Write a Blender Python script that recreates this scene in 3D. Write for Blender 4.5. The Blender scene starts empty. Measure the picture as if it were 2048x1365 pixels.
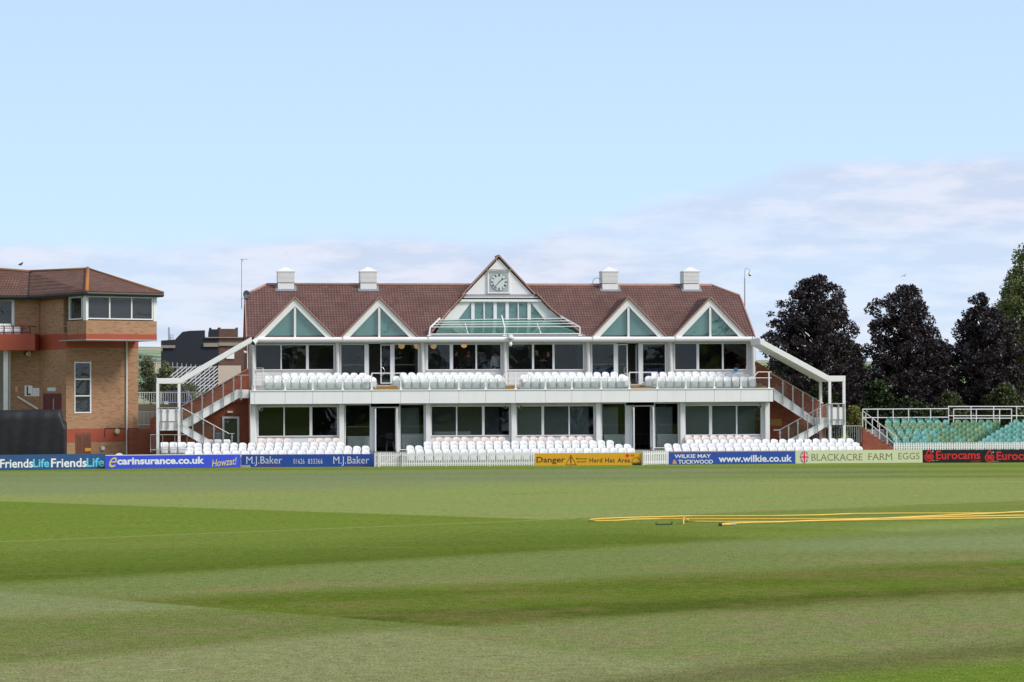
import bpy, bmesh, math, random
import numpy as np
from mathutils import Vector, Matrix
rad = math.radians
random.seed(7); rng = np.random.default_rng(7)
scene = bpy.context.scene

# ------------------------------------------------------------------ camera, sky, sun, exposure
F = 4800.0; CX, CY = 1024.0, 682.5
TH = math.atan(634/F); PITCH = math.atan(107.5/F); ROLL = 0.0045
CAM = Vector((0.0, -122.0, 3.4))
fw = Vector((math.sin(TH)*math.cos(PITCH), math.cos(TH)*math.cos(PITCH), math.sin(PITCH)))
rt0 = Vector((math.cos(TH), -math.sin(TH), 0)); up0 = rt0.cross(fw)
rt = rt0*math.cos(ROLL) - up0*math.sin(ROLL); up = rt.cross(fw)
cam_d = bpy.data.cameras.new('camera'); cam = bpy.data.objects.new('camera', cam_d)
scene.collection.objects.link(cam)
cam.matrix_world = Matrix(((rt.x, up.x, -fw.x, CAM.x), (rt.y, up.y, -fw.y, CAM.y), (rt.z, up.z, -fw.z, CAM.z), (0, 0, 0, 1)))
cam_d.sensor_width = 36.0; cam_d.lens = F/2048*36
cam_d.clip_start = 0.5; cam_d.clip_end = 20000
scene.camera = cam

SUN = Vector((0.78, -0.56, 0.86)).normalized()      # towards the sun
sun_el = math.asin(SUN.z); sun_az = math.atan2(SUN.x, SUN.y)
sd = bpy.data.lights.new('sun', 'SUN'); sd.energy = 2.3; sd.angle = rad(20); sd.color = (1.0, 0.965, 0.91)
so = bpy.data.objects.new('sun', sd); scene.collection.objects.link(so)
so.rotation_euler = (-SUN).to_track_quat('-Z', 'Y').to_euler(); so.location = (40, -60, 80)
scene.view_settings.view_transform = 'Standard'; scene.view_settings.look = 'None'
scene.view_settings.exposure = 0.40; scene.view_settings.gamma = 1.0

world = bpy.data.worlds.new('World'); scene.world = world; world.use_nodes = True
wn = world.node_tree.nodes; wl = world.node_tree.links; wn.clear()
def W(t, **k):
    n = wn.new(t)
    for a, b in k.items(): setattr(n, a, b)
    return n
def wmath(op, a, b=None, c=None, clamp=False):
    n = W('ShaderNodeMath', operation=op, use_clamp=clamp)
    for i, s in enumerate((a, b, c)):
        if s is None: continue
        if isinstance(s, (int, float)): n.inputs[i].default_value = s
        else: wl.new(s, n.inputs[i])
    return n.outputs[0]
def wmix(f, a, b, mode='MIX'):
    n = W('ShaderNodeMix', data_type='RGBA', blend_type=mode)
    for i, s in ((0, f), (6, a), (7, b)):
        if isinstance(s, (int, float)): n.inputs[i].default_value = s
        elif isinstance(s, tuple): n.inputs[i].default_value = (*s, 1)
        else: wl.new(s, n.inputs[i])
    return n.outputs[2]
sky = W('ShaderNodeTexSky', sky_type='NISHITA', sun_disc=False, sun_elevation=sun_el, sun_rotation=sun_az)
sky.air_density = 1.0; sky.dust_density = 0.3; sky.ozone_density = 2.0; sky.altitude = 50
tc = W('ShaderNodeTexCoord'); sep = W('ShaderNodeSeparateXYZ'); wl.new(tc.outputs['Generated'], sep.inputs[0])
X, Y, Z = sep.outputs
elev = wmath('ARCSINE', Z)                             # radians
az = wmath('ARCTAN2', X, Y)
comb = W('ShaderNodeCombineXYZ'); wl.new(az, comb.inputs[0]); wl.new(wmath('MULTIPLY', elev, 4.5), comb.inputs[1])
def wnoise(scale, detail, rough, off=0.0):
    n = W('ShaderNodeTexNoise', noise_dimensions='4D'); n.inputs['W'].default_value = off
    n.inputs['Scale'].default_value = scale; n.inputs['Detail'].default_value = detail; n.inputs['Roughness'].default_value = rough
    wl.new(comb.outputs[0], n.inputs['Vector']); return n.outputs['Fac']
n1 = wnoise(7, 8, 0.55, 1.3); n2 = wnoise(24, 6, 0.6, 4.1); n3 = wnoise(2.2, 3, 0.5, 9.0)
# cloud bank: its top climbs to the right (azimuth 0.13 = picture centre)
top = wmath('ADD', 0.066, wmath('MINIMUM', wmath('MULTIPLY', wmath('SUBTRACT', az, 0.125, clamp=True), 0.26), 0.031))
top = wmath('ADD', top, wmath('MULTIPLY', wmath('SUBTRACT', n1, 0.5), 0.024))
top = wmath('ADD', top, wmath('MULTIPLY', wmath('SUBTRACT', n2, 0.5), 0.010))
bank = wmath('MULTIPLY', wmath('SUBTRACT', top, elev), 130.0, clamp=True)
holes = wmath('MULTIPLY', wmath('SUBTRACT', n1, 0.40), 5.0, clamp=True)
bank = wmath('MULTIPLY', bank, wmath('ADD', 0.62, wmath('MULTIPLY', holes, 0.38)))
high = wmath('MULTIPLY', wmath('SUBTRACT', n3, 0.50), 5.0, clamp=True)      # broken cloud overhead
hgate = wmath('MULTIPLY', wmath('SUBTRACT', elev, 0.22), 6.0, clamp=True)
cover = wmath('MAXIMUM', bank, wmath('MULTIPLY', wmath('MULTIPLY', high, hgate), 0.8))
rear = wmath('MULTIPLY', wmath('ADD', wmath('MULTIPLY', Y, -1.6), 0.55), wmath('ADD', 0.75, wmath('MULTIPLY', n1, 0.5)), clamp=True)   # unseen cloud added behind the camera and overhead to neutralise light on whites
cover = wmath('MAXIMUM', cover, rear)
SKY_MUL = (0.098, 0.093, 0.088)
skyc = wmix(1.0, sky.outputs[0], SKY_MUL, 'MULTIPLY')
pale = wmix(wmath('MULTIPLY', wmath('SUBTRACT', 0.42, elev), 3.6, clamp=True), skyc, wmix(wmath('MULTIPLY', elev, 7.0, clamp=True), (0.52, 0.695, 0.825), (0.425, 0.585, 0.835)))
cl_col = wmix(wmath('MULTIPLY', wmath('SUBTRACT', n2, 0.42), 6.0, clamp=True), (0.475, 0.53, 0.66), (0.62, 0.625, 0.71))
full = wmix(wmath('MULTIPLY', cover, 0.84), pale, cl_col)
bg = W('ShaderNodeBackground'); bg.inputs[1].default_value = 1.0
wl.new(full, bg.inputs[0]); wo = W('ShaderNodeOutputWorld'); wl.new(bg.outputs[0], wo.inputs[0])

# ------------------------------------------------------------------ geometry of the view (photo pixels -> real points on real planes)
def ray(u, v): return fw + rt*((u-CX)/F) + up*((CY-v)/F)
def P(u, v, Yp):
    d = ray(u, v); return CAM + d*((Yp-CAM.y)/d.y)
def G(u, v, z=0.0):
    d = ray(u, v); return CAM + d*((z-CAM.z)/d.z)
def P3(u, v, depth):
    d = ray(u, v); return CAM + d*(depth/d.dot(fw))
class VP:                                              # a vertical plane through a with direction ang
    def __init__(s, a, ang=None, b=None):
        s.a = Vector((a.x, a.y, 0))
        s.t = Vector((math.cos(ang), math.sin(ang), 0)) if b is None else Vector((b.x-a.x, b.y-a.y, 0)).normalized()
        n = Vector((s.t.y, -s.t.x, 0))
        if n.dot(CAM-s.a) < 0: n = -n
        s.n = n
    def at(s, u, v):
        d = ray(u, v); k = (s.a-CAM).dot(s.n)/d.dot(s.n); p = CAM+d*k
        return (p-s.a).dot(s.t), p.z
    def w(s, a, z, out=0.0): return Vector((s.a.x+s.t.x*a+s.n.x*out, s.a.y+s.t.y*a+s.n.y*out, z))
FAC = {}
def fac(Yp):
    if Yp not in FAC: FAC[Yp] = VP(Vector((0, Yp, 0)), 0.0)
    return FAC[Yp]
def PX(u, Yp, v=760): return P(u, v, Yp).x
def PZ(v, Yp, u=1000): return P(u, v, Yp).z

# ------------------------------------------------------------------ materials
MATS = {}
def new_mat(name):
    m = bpy.data.materials.new(name); m.use_nodes = True; nt = m.node_tree
    for n in list(nt.nodes): nt.nodes.remove(n)
    o = nt.nodes.new('ShaderNodeOutputMaterial'); b = nt.nodes.new('ShaderNodeBsdfPrincipled')
    nt.links.new(b.outputs[0], o.inputs[0]); MATS[name] = m
    return m, nt, b, o
class N:                                               # little node-writing helper
    def __init__(s, nt): s.nt = nt
    def new(s, t, **k):
        n = s.nt.nodes.new(t)
        for a, b in k.items(): setattr(n, a, b)
        return n
    def put(s, inp, v):
        if isinstance(v, (int, float)): inp.default_value = v
        elif isinstance(v, tuple): inp.default_value = (*v, 1) if len(v) == 3 and inp.type == 'RGBA' else v
        else: s.nt.links.new(v, inp)
    def m(s, op, a, b=None, c=None, clamp=False):
        n = s.new('ShaderNodeMath', operation=op, use_clamp=clamp)
        for i, x in enumerate((a, b, c)):
            if x is not None: s.put(n.inputs[i], x)
        return n.outputs[0]
    def vm(s, op, a, b=None, out=0):
        n = s.new('ShaderNodeVectorMath', operation=op)
        s.put(n.inputs[0], a)
        if b is not None: s.put(n.inputs[1], b)
        return n.outputs[out]
    def mix(s, f, a, b, mode='MIX'):
        n = s.new('ShaderNodeMix', data_type='RGBA', blend_type=mode)
        s.put(n.inputs[0], f); s.put(n.inputs[6], a); s.put(n.inputs[7], b); return n.outputs[2]
    def noise(s, scale, detail=3, rough=0.55, vec=None, dist=0.0):
        n = s.new('ShaderNodeTexNoise'); n.inputs['Scale'].default_value = scale
        n.inputs['Detail'].default_value = detail; n.inputs['Roughness'].default_value = rough; n.inputs['Distortion'].default_value = dist
        if vec is not None: s.nt.links.new(vec, n.inputs['Vector'])
        return n.outputs['Fac']
    def pos(s): return s.new('ShaderNodeNewGeometry').outputs['Position']
    def obj(s): return s.new('ShaderNodeTexCoord').outputs['Object']
    def bump(s, h, strength, dist=0.02):
        n = s.new('ShaderNodeBump'); n.inputs['Strength'].default_value = strength; n.inputs['Distance'].default_value = dist
        s.put(n.inputs['Height'], h); return n.outputs[0]
def plain(name, col, rough=0.6, var=0.12, scale=3.0, metal=0.0, spec=0.4, bump=0.0, objspace=False):
    m, nt, b, o = new_mat(name); h = N(nt)
    v = h.obj() if objspace else h.pos()
    f = h.noise(scale, 4, 0.6, v)
    d = tuple(c*(1-var) for c in col); l = tuple(min(1, c*(1+var*0.6)) for c in col)
    nt.links.new(h.mix(f, d, l), b.inputs['Base Color'])
    b.inputs['Roughness'].default_value = rough; b.inputs['Metallic'].default_value = metal
    b.inputs['Specular IOR Level'].default_value = spec
    if bump: nt.links.new(h.bump(f, bump), b.inputs['Normal'])
    return m
def surf_uv(h):                                        # metres along and up any wall or roof face
    g = h.new('ShaderNodeNewGeometry'); nrm = g.outputs['True Normal']
    t = h.vm('NORMALIZE', h.vm('CROSS_PRODUCT', (0.0, 0.0, 1.0), nrm))
    s = h.vm('CROSS_PRODUCT', nrm, t)
    a = h.vm('DOT_PRODUCT', g.outputs['Position'], t, out=1); b = h.vm('DOT_PRODUCT', g.outputs['Position'], s, out=1)
    c = h.new('ShaderNodeCombineXYZ'); h.put(c.inputs[0], a); h.put(c.inputs[1], b)
    return c.outputs[0], a, b
def brick(name, c1, c2, mortar, bw=0.225, rh=0.075, patch=0.35, pale=None):
    m, nt, b, o = new_mat(name); h = N(nt); uv, a, bb = surf_uv(h)
    t = h.new('ShaderNodeTexBrick'); nt.links.new(uv, t.inputs['Vector'])
    t.inputs['Color1'].default_value = (*c1, 1); t.inputs['Color2'].default_value = (*c2, 1); t.inputs['Mortar'].default_value = (*mortar, 1)
    t.inputs['Scale'].default_value = 1.0; t.inputs['Brick Width'].default_value = bw; t.inputs['Row Height'].default_value = rh
    t.inputs['Mortar Size'].default_value = 0.008; t.inputs['Bias'].default_value = 0.0
    # each brick with its own tone
    ci = h.m('FLOOR', h.m('DIVIDE', bb, rh)); ai = h.m('FLOOR', h.m('DIVIDE', h.m('ADD', a, h.m('MULTIPLY', h.m('MODULO', ci, 2.0), bw/2)), bw))
    cc = h.new('ShaderNodeCombineXYZ'); h.put(cc.inputs[0], ai); h.put(cc.inputs[1], ci)
    wn_ = h.new('ShaderNodeTexWhiteNoise', noise_dimensions='2D'); nt.links.new(cc.outputs[0], wn_.inputs['Vector'])
    col = h.mix(h.m('MULTIPLY', h.m('GREATER_THAN', wn_.outputs['Value'], 0.82), 0.42), t.outputs['Color'], tuple(x*0.5 for x in c1))
    big = h.noise(0.7, 5, 0.6, h.pos())
    col = h.mix(h.m('MULTIPLY', h.m('SUBTRACT', big, 0.45, clamp=True), patch*4, clamp=True), col, tuple(x*0.66 for x in c1), 'MIX')
    if pale:
        sc = h.new('ShaderNodeMapping'); sc.inputs['Scale'].default_value = (0.6, 5.0, 1); nt.links.new(uv, sc.inputs[0])
        pn = h.noise(1.6, 5, 0.65, sc.outputs[0])
        col = h.mix(h.m('MULTIPLY', h.m('SUBTRACT', pn, 0.60, clamp=True), 7.0, clamp=True), col, pale)
    nt.links.new(col, b.inputs['Base Color']); b.inputs['Roughness'].default_value = 0.85; b.inputs['Specular IOR Level'].default_value = 0.25
    nt.links.new(h.bump(t.outputs['Fac'], -0.4, 0.008), b.inputs['Normal'])
    return m
def tiles(name, c1, c2, moss=None, cw=0.30, rh=0.24, roll=True):
    m, nt, b, o = new_mat(name); h = N(nt); uv, a, bb = surf_uv(h)
    fr = h.m('FRACT', h.m('DIVIDE', bb, rh)); fa = h.m('FRACT', h.m('DIVIDE', a, cw))
    ci = h.m('FLOOR', h.m('DIVIDE', bb, rh)); ai = h.m('FLOOR', h.m('DIVIDE', a, cw))
    cc = h.new('ShaderNodeCombineXYZ'); h.put(cc.inputs[0], ai); h.put(cc.inputs[1], ci)
    wn_ = h.new('ShaderNodeTexWhiteNoise', noise_dimensions='2D'); nt.links.new(cc.outputs[0], wn_.inputs['Vector'])
    col = h.mix(wn_.outputs['Value'], c1, c2)
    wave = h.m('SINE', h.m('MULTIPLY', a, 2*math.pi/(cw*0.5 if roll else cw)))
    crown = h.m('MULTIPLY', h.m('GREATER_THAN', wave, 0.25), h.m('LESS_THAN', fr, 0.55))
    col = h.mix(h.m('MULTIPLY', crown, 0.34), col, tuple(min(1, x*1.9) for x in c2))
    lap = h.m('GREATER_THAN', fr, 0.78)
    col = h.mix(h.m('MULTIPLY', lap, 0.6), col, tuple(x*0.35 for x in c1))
    big = h.noise(0.6, 6, 0.62, h.pos())
    col = h.mix(h.m('MULTIPLY', h.m('SUBTRACT', big, 0.42, clamp=True), 2.2, clamp=True), col, tuple(x*0.72 for x in c1))
    if moss:
        mn = h.noise(1.7, 8, 0.7, h.pos())
        col = h.mix(h.m('MULTIPLY', h.m('SUBTRACT', mn, 0.56, clamp=True), 6.0, clamp=True), col, moss)
    nt.links.new(col, b.inputs['Base Color']); b.inputs['Roughness'].default_value = 0.8; b.inputs['Specular IOR Level'].default_value = 0.3
    ht = h.m('ADD', h.m('MULTIPLY', wave, 0.5), h.m('MULTIPLY', h.m('SUBTRACT', 1.0, fr), 1.0))
    nt.links.new(h.bump(ht, 0.7, 0.03), b.inputs['Normal'])
    return m
def glass(name, tint, refl=1.0, base=None, basefac=0.0, wob=0.02, rough=0.0):
    m = bpy.data.materials.new(name); m.use_nodes = True; nt = m.node_tree; h = N(nt)
    for n in list(nt.nodes): nt.nodes.remove(n)
    o = nt.nodes.new('ShaderNodeOutputMaterial')
    tr = h.new('ShaderNodeBsdfTransparent'); tr.inputs[0].default_value = (*tint, 1)
    gl = h.new('ShaderNodeBsdfGlossy'); gl.inputs['Roughness'].default_value = rough; gl.inputs['Color'].default_value = (0.92, 0.98, 0.97, 1)
    nb = h.noise(0.9, 3, 0.5, h.pos(), 0.6); bp = h.bump(nb, wob, 0.5); nt.links.new(bp, gl.inputs['Normal'])
    fr = h.new('ShaderNodeFresnel'); fr.inputs['IOR'].default_value = 1.55; nt.links.new(bp, fr.inputs['Normal'])
    fac_ = h.m('MULTIPLY', fr.outputs[0], refl, clamp=True)
    under = tr.outputs[0]
    if base:
        df = h.new('ShaderNodeBsdfDiffuse')
        c = h.mix(h.noise(0.5, 3, 0.5, h.pos()), tuple(x*0.8 for x in base), tuple(x*1.2 for x in base)); nt.links.new(c, df.inputs[0])
        mx = h.new('ShaderNodeMixShader'); mx.inputs[0].default_value = basefac
        nt.links.new(tr.outputs[0], mx.inputs[1]); nt.links.new(df.outputs[0], mx.inputs[2]); under = mx.outputs[0]
    ms = h.new('ShaderNodeMixShader'); nt.links.new(fac_, ms.inputs[0]); nt.links.new(under, ms.inputs[1]); nt.links.new(gl.outputs[0], ms.inputs[2])
    nt.links.new(ms.outputs[0], o.inputs[0]); MATS[name] = m; return m

white = plain('white_paint', (0.84, 0.835, 0.82), 0.45, 0.07, 1.5)
def streaky(name, col, rough, amt):
    m, nt, b, o = new_mat(name); h = N(nt); mp = h.new('ShaderNodeMapping'); mp.inputs['Scale'].default_value = (2.2, 2.2, 0.5); nt.links.new(h.pos(), mp.inputs[0])
    f = h.m('MULTIPLY', h.m('SUBTRACT', h.noise(1.5, 5, 0.65, mp.outputs[0]), 0.48, clamp=True), amt, clamp=True)
    f2 = h.m('MULTIPLY', h.noise(0.6, 3, 0.5, h.pos()), 0.10)
    c = h.mix(f2, h.mix(f, col, tuple(x*0.72 for x in col)), tuple(x*0.8 for x in col)); nt.links.new(c, b.inputs['Base Color']); b.inputs['Roughness'].default_value = rough
    return m
clad = streaky('white_cladding', (0.85, 0.85, 0.84), 0.4, 0.8)
grime = plain('weathered_white', (0.70, 0.70, 0.67), 0.6, 0.14, 2.5)
offw = plain('render_white', (0.68, 0.67, 0.66), 0.65, 0.07, 1.2)
upvc = plain('window_frame_white', (0.76, 0.77, 0.77), 0.35, 0.03, 2)
soffit = plain('soffit_grey', (0.55, 0.55, 0.53), 0.6, 0.08, 2)
steel = plain('brushed_steel', (0.50, 0.50, 0.49), 0.35, 0.1, 8, metal=0.85)
galv = plain('galvanised_steel', (0.48, 0.50, 0.50), 0.5, 0.15, 6, metal=0.5)
lead = plain('lead_flashing', (0.27, 0.28, 0.31), 0.55, 0.2, 5, metal=0.2)
dark = plain('dark_plastic', (0.03, 0.03, 0.032), 0.5, 0.2, 5)
conc = plain('concrete', (0.36, 0.35, 0.32), 0.9, 0.2, 2, bump=0.2)
carpet = plain('carpet', (0.06, 0.05, 0.05), 0.95, 0.2, 3)
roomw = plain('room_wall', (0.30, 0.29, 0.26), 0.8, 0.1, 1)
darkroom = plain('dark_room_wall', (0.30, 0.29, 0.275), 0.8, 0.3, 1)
wood_y = plain('yellow_nosing', (0.48, 0.25, 0.05), 0.6, 0.2, 4)
brownwood = plain('brown_wood', (0.13, 0.07, 0.035), 0.5, 0.25, 4)
pav_brick = brick('red_brick', (0.36, 0.100, 0.055), (0.28, 0.075, 0.042), (0.20, 0.10, 0.07), patch=0.15)
buff = brick('buff_brick', (0.42, 0.225, 0.125), (0.35, 0.185, 0.10), (0.38, 0.27, 0.18), patch=0.28, pale=(0.50, 0.38, 0.29))
redpaint = plain('red_band_paint', (0.37, 0.075, 0.04), 0.6, 0.15, 1.5)
maroon = plain('maroon_paint', (0.12, 0.012, 0.016), 0.5, 0.15, 3)
rust = plain('rust_brown_shutter', (0.20, 0.075, 0.05), 0.6, 0.2, 4)
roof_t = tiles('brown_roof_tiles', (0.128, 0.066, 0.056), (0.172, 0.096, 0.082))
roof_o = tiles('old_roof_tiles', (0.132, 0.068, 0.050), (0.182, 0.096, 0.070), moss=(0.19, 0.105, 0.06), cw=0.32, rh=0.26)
ridge_t = plain('ridge_tile', (0.43, 0.25, 0.20), 0.8, 0.3, 6)
orange_l = plain('orange_lichen_tile', (0.44, 0.18, 0.055), 0.85, 0.4, 5)
gwin = glass('window_glass', (0.80, 0.83, 0.83), 0.62, wob=0.010)
gdoor = glass('door_glass', (0.82, 0.85, 0.85), 0.62, wob=0.010)
ggable = glass('gable_glass', (0.16, 0.28, 0.26), 2.4, base=(0.105, 0.255, 0.230), basefac=0.80, wob=0.03)
gbal = glass('balustrade_glass', (0.965, 0.98, 0.975), 0.25, base=(0.7, 0.75, 0.74), basefac=0.015, wob=0.0)
gcan = glass('canopy_glass', (0.32, 0.52, 0.46), 0.8, base=(0.105, 0.245, 0.200), basefac=0.88, wob=0.02)
seatw = plain('white_seat_plastic', (0.82, 0.83, 0.82), 0.35, 0.04, 2)
seatu = plain('seat_underside', (0.66, 0.69, 0.675), 0.45, 0.08, 3)
pinkp = plain('faded_pink_plastic', (0.78, 0.68, 0.64), 0.5, 0.08, 3)

# ------------------------------------------------------------------ object helpers
COL = scene.collection
def tag(o, label=None, cat=None, group=None, kind=None):
    if label: o['label'] = label
    if cat: o['category'] = cat
    if group: o['group'] = group
    if kind: o['kind'] = kind
    return o
def empty(name, loc=(0, 0, 0), rz=0.0):
    o = bpy.data.objects.new(name, None); COL.objects.link(o); o.location = loc; o.rotation_euler = (0, 0, rz)
    o.empty_display_size = 0.2; return o
def bake(root):                                        # parents keep children's world coordinates
    pass
class MB:
    def __init__(s): s.v = []; s.f = []; s.mi = []; s.cur = 0
    def add(s, vs, fs):
        k = len(s.v); s.v += [tuple(x) for x in vs]; s.f += [tuple(k+i for i in f) for f in fs]; s.mi += [s.cur]*len(fs)
    def box(s, x0, x1, y0, y1, z0, z1):
        if x0 > x1: x0, x1 = x1, x0
        if y0 > y1: y0, y1 = y1, y0
        if z0 > z1: z0, z1 = z1, z0
        s.add([(x0,y0,z0),(x1,y0,z0),(x1,y1,z0),(x0,y1,z0),(x0,y0,z1),(x1,y0,z1),(x1,y1,z1),(x0,y1,z1)],
              [(0,3,2,1),(4,5,6,7),(0,1,5,4),(1,2,6,5),(2,3,7,6),(3,0,4,7)])
    def sheet(s, x0, x1, y, z0, z1, t=0.012, j=0.018):     # a pane, never quite true in its frame
        a, b_, c, d = [y+random.uniform(-j, j) for _ in range(4)]; d = a+c-b_
        f = [(x0, a, z0), (x1, b_, z0), (x1, c, z1), (x0, d, z1)]; s.add(f+[(x, yy+t, z) for x, yy, z in f], [(0,1,2,3),(7,6,5,4),(0,4,5,1),(1,5,6,2),(2,6,7,3),(3,7,4,0)])
    def pbox(s, pl, a0, a1, z0, z1, o0, o1):            # box on a vertical plane; o = outwards
        if a0 > a1: a0, a1 = a1, a0
        q = [pl.w(a0,z0,o0),pl.w(a1,z0,o0),pl.w(a1,z0,o1),pl.w(a0,z0,o1),pl.w(a0,z1,o0),pl.w(a1,z1,o0),pl.w(a1,z1,o1),pl.w(a0,z1,o1)]
        s.add(q, [(0,1,2,3),(4,7,6,5),(0,4,5,1),(1,5,6,2),(2,6,7,3),(3,7,4,0)])
    def prism(s, pts, d):                               # polygon (list of Vectors) pushed by vector d
        n = len(pts); d = Vector(d)
        a = [Vector(p) for p in pts]; b = [p+d for p in a]
        s.add(a+b, [tuple(range(n-1, -1, -1)), tuple(range(n, 2*n))] + [(i, (i+1) % n, n+(i+1) % n, n+i) for i in range(n)])
    def ppoly(s, pl, pts, o0, o1):
        s.prism([pl.w(a, z, o1) for a, z in pts], pl.n*(o0-o1))
    def tube(s, pts, r, n=8, cap=True, r2=None):
        pts = [Vector(p) for p in pts]; rings = []; m = len(pts)
        for i, p in enumerate(pts):
            t = (pts[min(i+1, m-1)]-pts[max(i-1, 0)]).normalized()
            a = t.cross(Vector((0, 0, 1)))
            if a.length < 1e-3: a = t.cross(Vector((0, 1, 0)))
            a.normalize(); b = t.cross(a)
            rr = r if r2 is None else r+(r2-r)*i/(m-1)
            rings.append([p+(a*math.cos(q)+b*math.sin(q))*rr for q in [2*math.pi*j/n for j in range(n)]])
        vs = [x for g in rings for x in g]; fs = []
        for i in range(m-1):
            for j in range(n): fs.append((i*n+j, i*n+(j+1) % n, (i+1)*n+(j+1) % n, (i+1)*n+j))
        if cap: fs += [tuple(range(n-1, -1, -1)), tuple(range((m-1)*n, m*n))]
        s.add(vs, fs)
    def bar(s, p, q, w, h):                             # rectangular bar between two points
        p, q = Vector(p), Vector(q); t = (q-p).normalized(); a = t.cross(Vector((0, 0, 1)))
        if a.length < 1e-3: a = Vector((1, 0, 0))
        a.normalize(); b = a.cross(t); a *= w/2; b *= h/2
        s.add([p-a-b, p+a-b, p+a+b, p-a+b, q-a-b, q+a-b, q+a+b, q-a+b], [(0,1,2,3),(7,6,5,4),(0,4,5,1),(1,5,6,2),(2,6,7,3),(3,7,4,0)])
    def lathe(s, c, prof, n=16, axis='z'):
        vs = []; fs = []
        for r, z in prof:
            for j in range(n):
                q = 2*math.pi*j/n; x, y = r*math.cos(q), r*math.sin(q)
                vs.append((c[0]+x, c[1]+y, c[2]+z) if axis == 'z' else (c[0]+x, c[1]+z, c[2]+y))
        m = len(prof)
        for i in range(m-1):
            for j in range(n): fs.append((i*n+j, i*n+(j+1) % n, (i+1)*n+(j+1) % n, (i+1)*n+j))
        fs += [tuple(range(n-1, -1, -1)), tuple(range((m-1)*n, m*n))]
        s.add(vs, fs)
    def build(s, name, mat, parent=None, smooth=False, bevel=0.0):
        me = bpy.data.meshes.new(name); me.from_pydata([tuple(v) for v in s.v], [], s.f); 
        for m in (mat if isinstance(mat, (list, tuple)) else [mat]): me.materials.append(m)
        if any(s.mi): me.polygons.foreach_set('material_index', s.mi)
        bm = bmesh.new(); bm.from_mesh(me); bmesh.ops.recalc_face_normals(bm, faces=bm.faces); bm.to_mesh(me); bm.free()
        if smooth: me.polygons.foreach_set('use_smooth', [True]*len(me.polygons)); 
        me.update()
        o = bpy.data.objects.new(name, me); COL.objects.link(o)
        if bevel:
            b = o.modifiers.new('edge', 'BEVEL'); b.width = bevel; b.segments = 2; b.limit_method = 'ANGLE'
        if parent is not None: attach(o, parent)
        return o
def world_of(o):
    m = o.matrix_basis.copy()
    if o.parent is not None: return world_of(o.parent) @ o.matrix_parent_inverse @ m
    return m
def attach(o, parent):                                  # keep world coordinates
    o.parent = parent; o.matrix_parent_inverse = world_of(parent).inverted()
def copy_tree(o, parent=None):
    c = o.copy(); COL.objects.link(c)
    if parent is not None: c.parent = parent; c.matrix_parent_inverse = o.matrix_parent_inverse.copy()
    for ch in [x for x in CH.get(o.name, [])]: copy_tree(ch, c)
    return c
CH = {}
def index_children(o, kids, grand={}):
    CH[o.name] = kids
    for k, g in grand.items(): CH[k.name] = g

SERIF = {}
for c_, l_ in {'M': 'b0 b1 t0 t1', 'B': 'b0 t0', 'k': 'b0 t0 b1', 'r': 'b0 m0', 'J': 't1', 'A': 'b0 b1', 'L': 'b0 t0', 'K': 'b0 t0 b1 t1', 'C': '', 'R': 'b0 t0 b1',
               'E': 'b0 t0', 'F': 'b0 t0', 'a': '', 'e': '', 'u': 'm0', 'm': 'b0 b1', 'l': 'b0'}.items(): SERIF[c_] = l_.split()
def text(s, pl, a0, a1, z0, z1, out, mat, parent, name='lettering', bold=0.0, shear=0.0, serif=False, space=1.0, rot=0.0):
    cu = bpy.data.curves.new('txt', 'FONT'); cu.body = s; cu.size = 1.0; cu.offset = bold; cu.shear = shear; cu.space_character = space
    cu.resolution_u = 3; cu.fill_mode = 'BOTH'
    ob = bpy.data.objects.new('txt', cu); COL.objects.link(ob)
    dg = bpy.context.evaluated_depsgraph_get(); me = bpy.data.meshes.new_from_object(ob.evaluated_get(dg))
    vs = [v.co.copy() for v in me.vertices]; fs = [tuple(p.vertices) for p in me.polygons]
    bpy.data.objects.remove(ob); bpy.data.curves.remove(cu)
    if serif:                                           # slab ends on upright stems, found from the glyph outlines
        zs = sorted(v.y for v in vs); 
        comp = islands(len(vs), fs)
        for isl in comp:
            xs = [vs[i].x for i in isl]; ys = [vs[i].y for i in isl]
            x0, x1, y0, y1 = min(xs), max(xs), min(ys), max(ys)
            if y1-y0 < 0.3: continue
            for yy, tol in ((y0, 0.02), (y1, 0.02)):
                ends = sorted(vs[i].x for i in isl if abs(vs[i].y-yy) < tol)
                if not ends: continue
                runs = []; run = [ends[0]]
                for x in ends[1:]:
                    if x-run[-1] < 0.14: run.append(x)
                    else: runs.append(run); run = [x]
                runs.append(run)
                for r_ in runs:
                    if 0.02 < r_[-1]-r_[0] < 0.14 and len(r_) <= 4 and not (x1-x0 > 0.6 and yy == y1):
                        k = len(vs); e = 0.045; t = 0.035 if yy == y0 else -0.035
                        vs += [Vector((r_[0]-e, yy, 0)), Vector((r_[-1]+e, yy, 0)), Vector((r_[-1]+e, yy+t, 0)), Vector((r_[0]-e, yy+t, 0))]
                        fs.append((k, k+1, k+2, k+3) if t > 0 else (k+3, k+2, k+1, k))
    if rot:
        c, sn = math.cos(rot), math.sin(rot); vs = [Vector((v.x*c-v.y*sn, v.x*sn+v.y*c, 0)) for v in vs]
    x0, x1 = min(v.x for v in vs), max(v.x for v in vs); y0, y1 = min(v.y for v in vs), max(v.y for v in vs)
    b = MB(); b.add([pl.w(a0+(v.x-x0)/(x1-x0)*(a1-a0), z0+(v.y-y0)/(y1-y0)*(z1-z0), out) for v in vs], fs)
    me2 = bpy.data.meshes.new(name); me2.from_pydata([tuple(v) for v in b.v], [], b.f); me2.materials.append(mat)
    o = bpy.data.objects.new(name, me2); COL.objects.link(o)
    if parent is not None: attach(o, parent)
    return o
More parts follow.
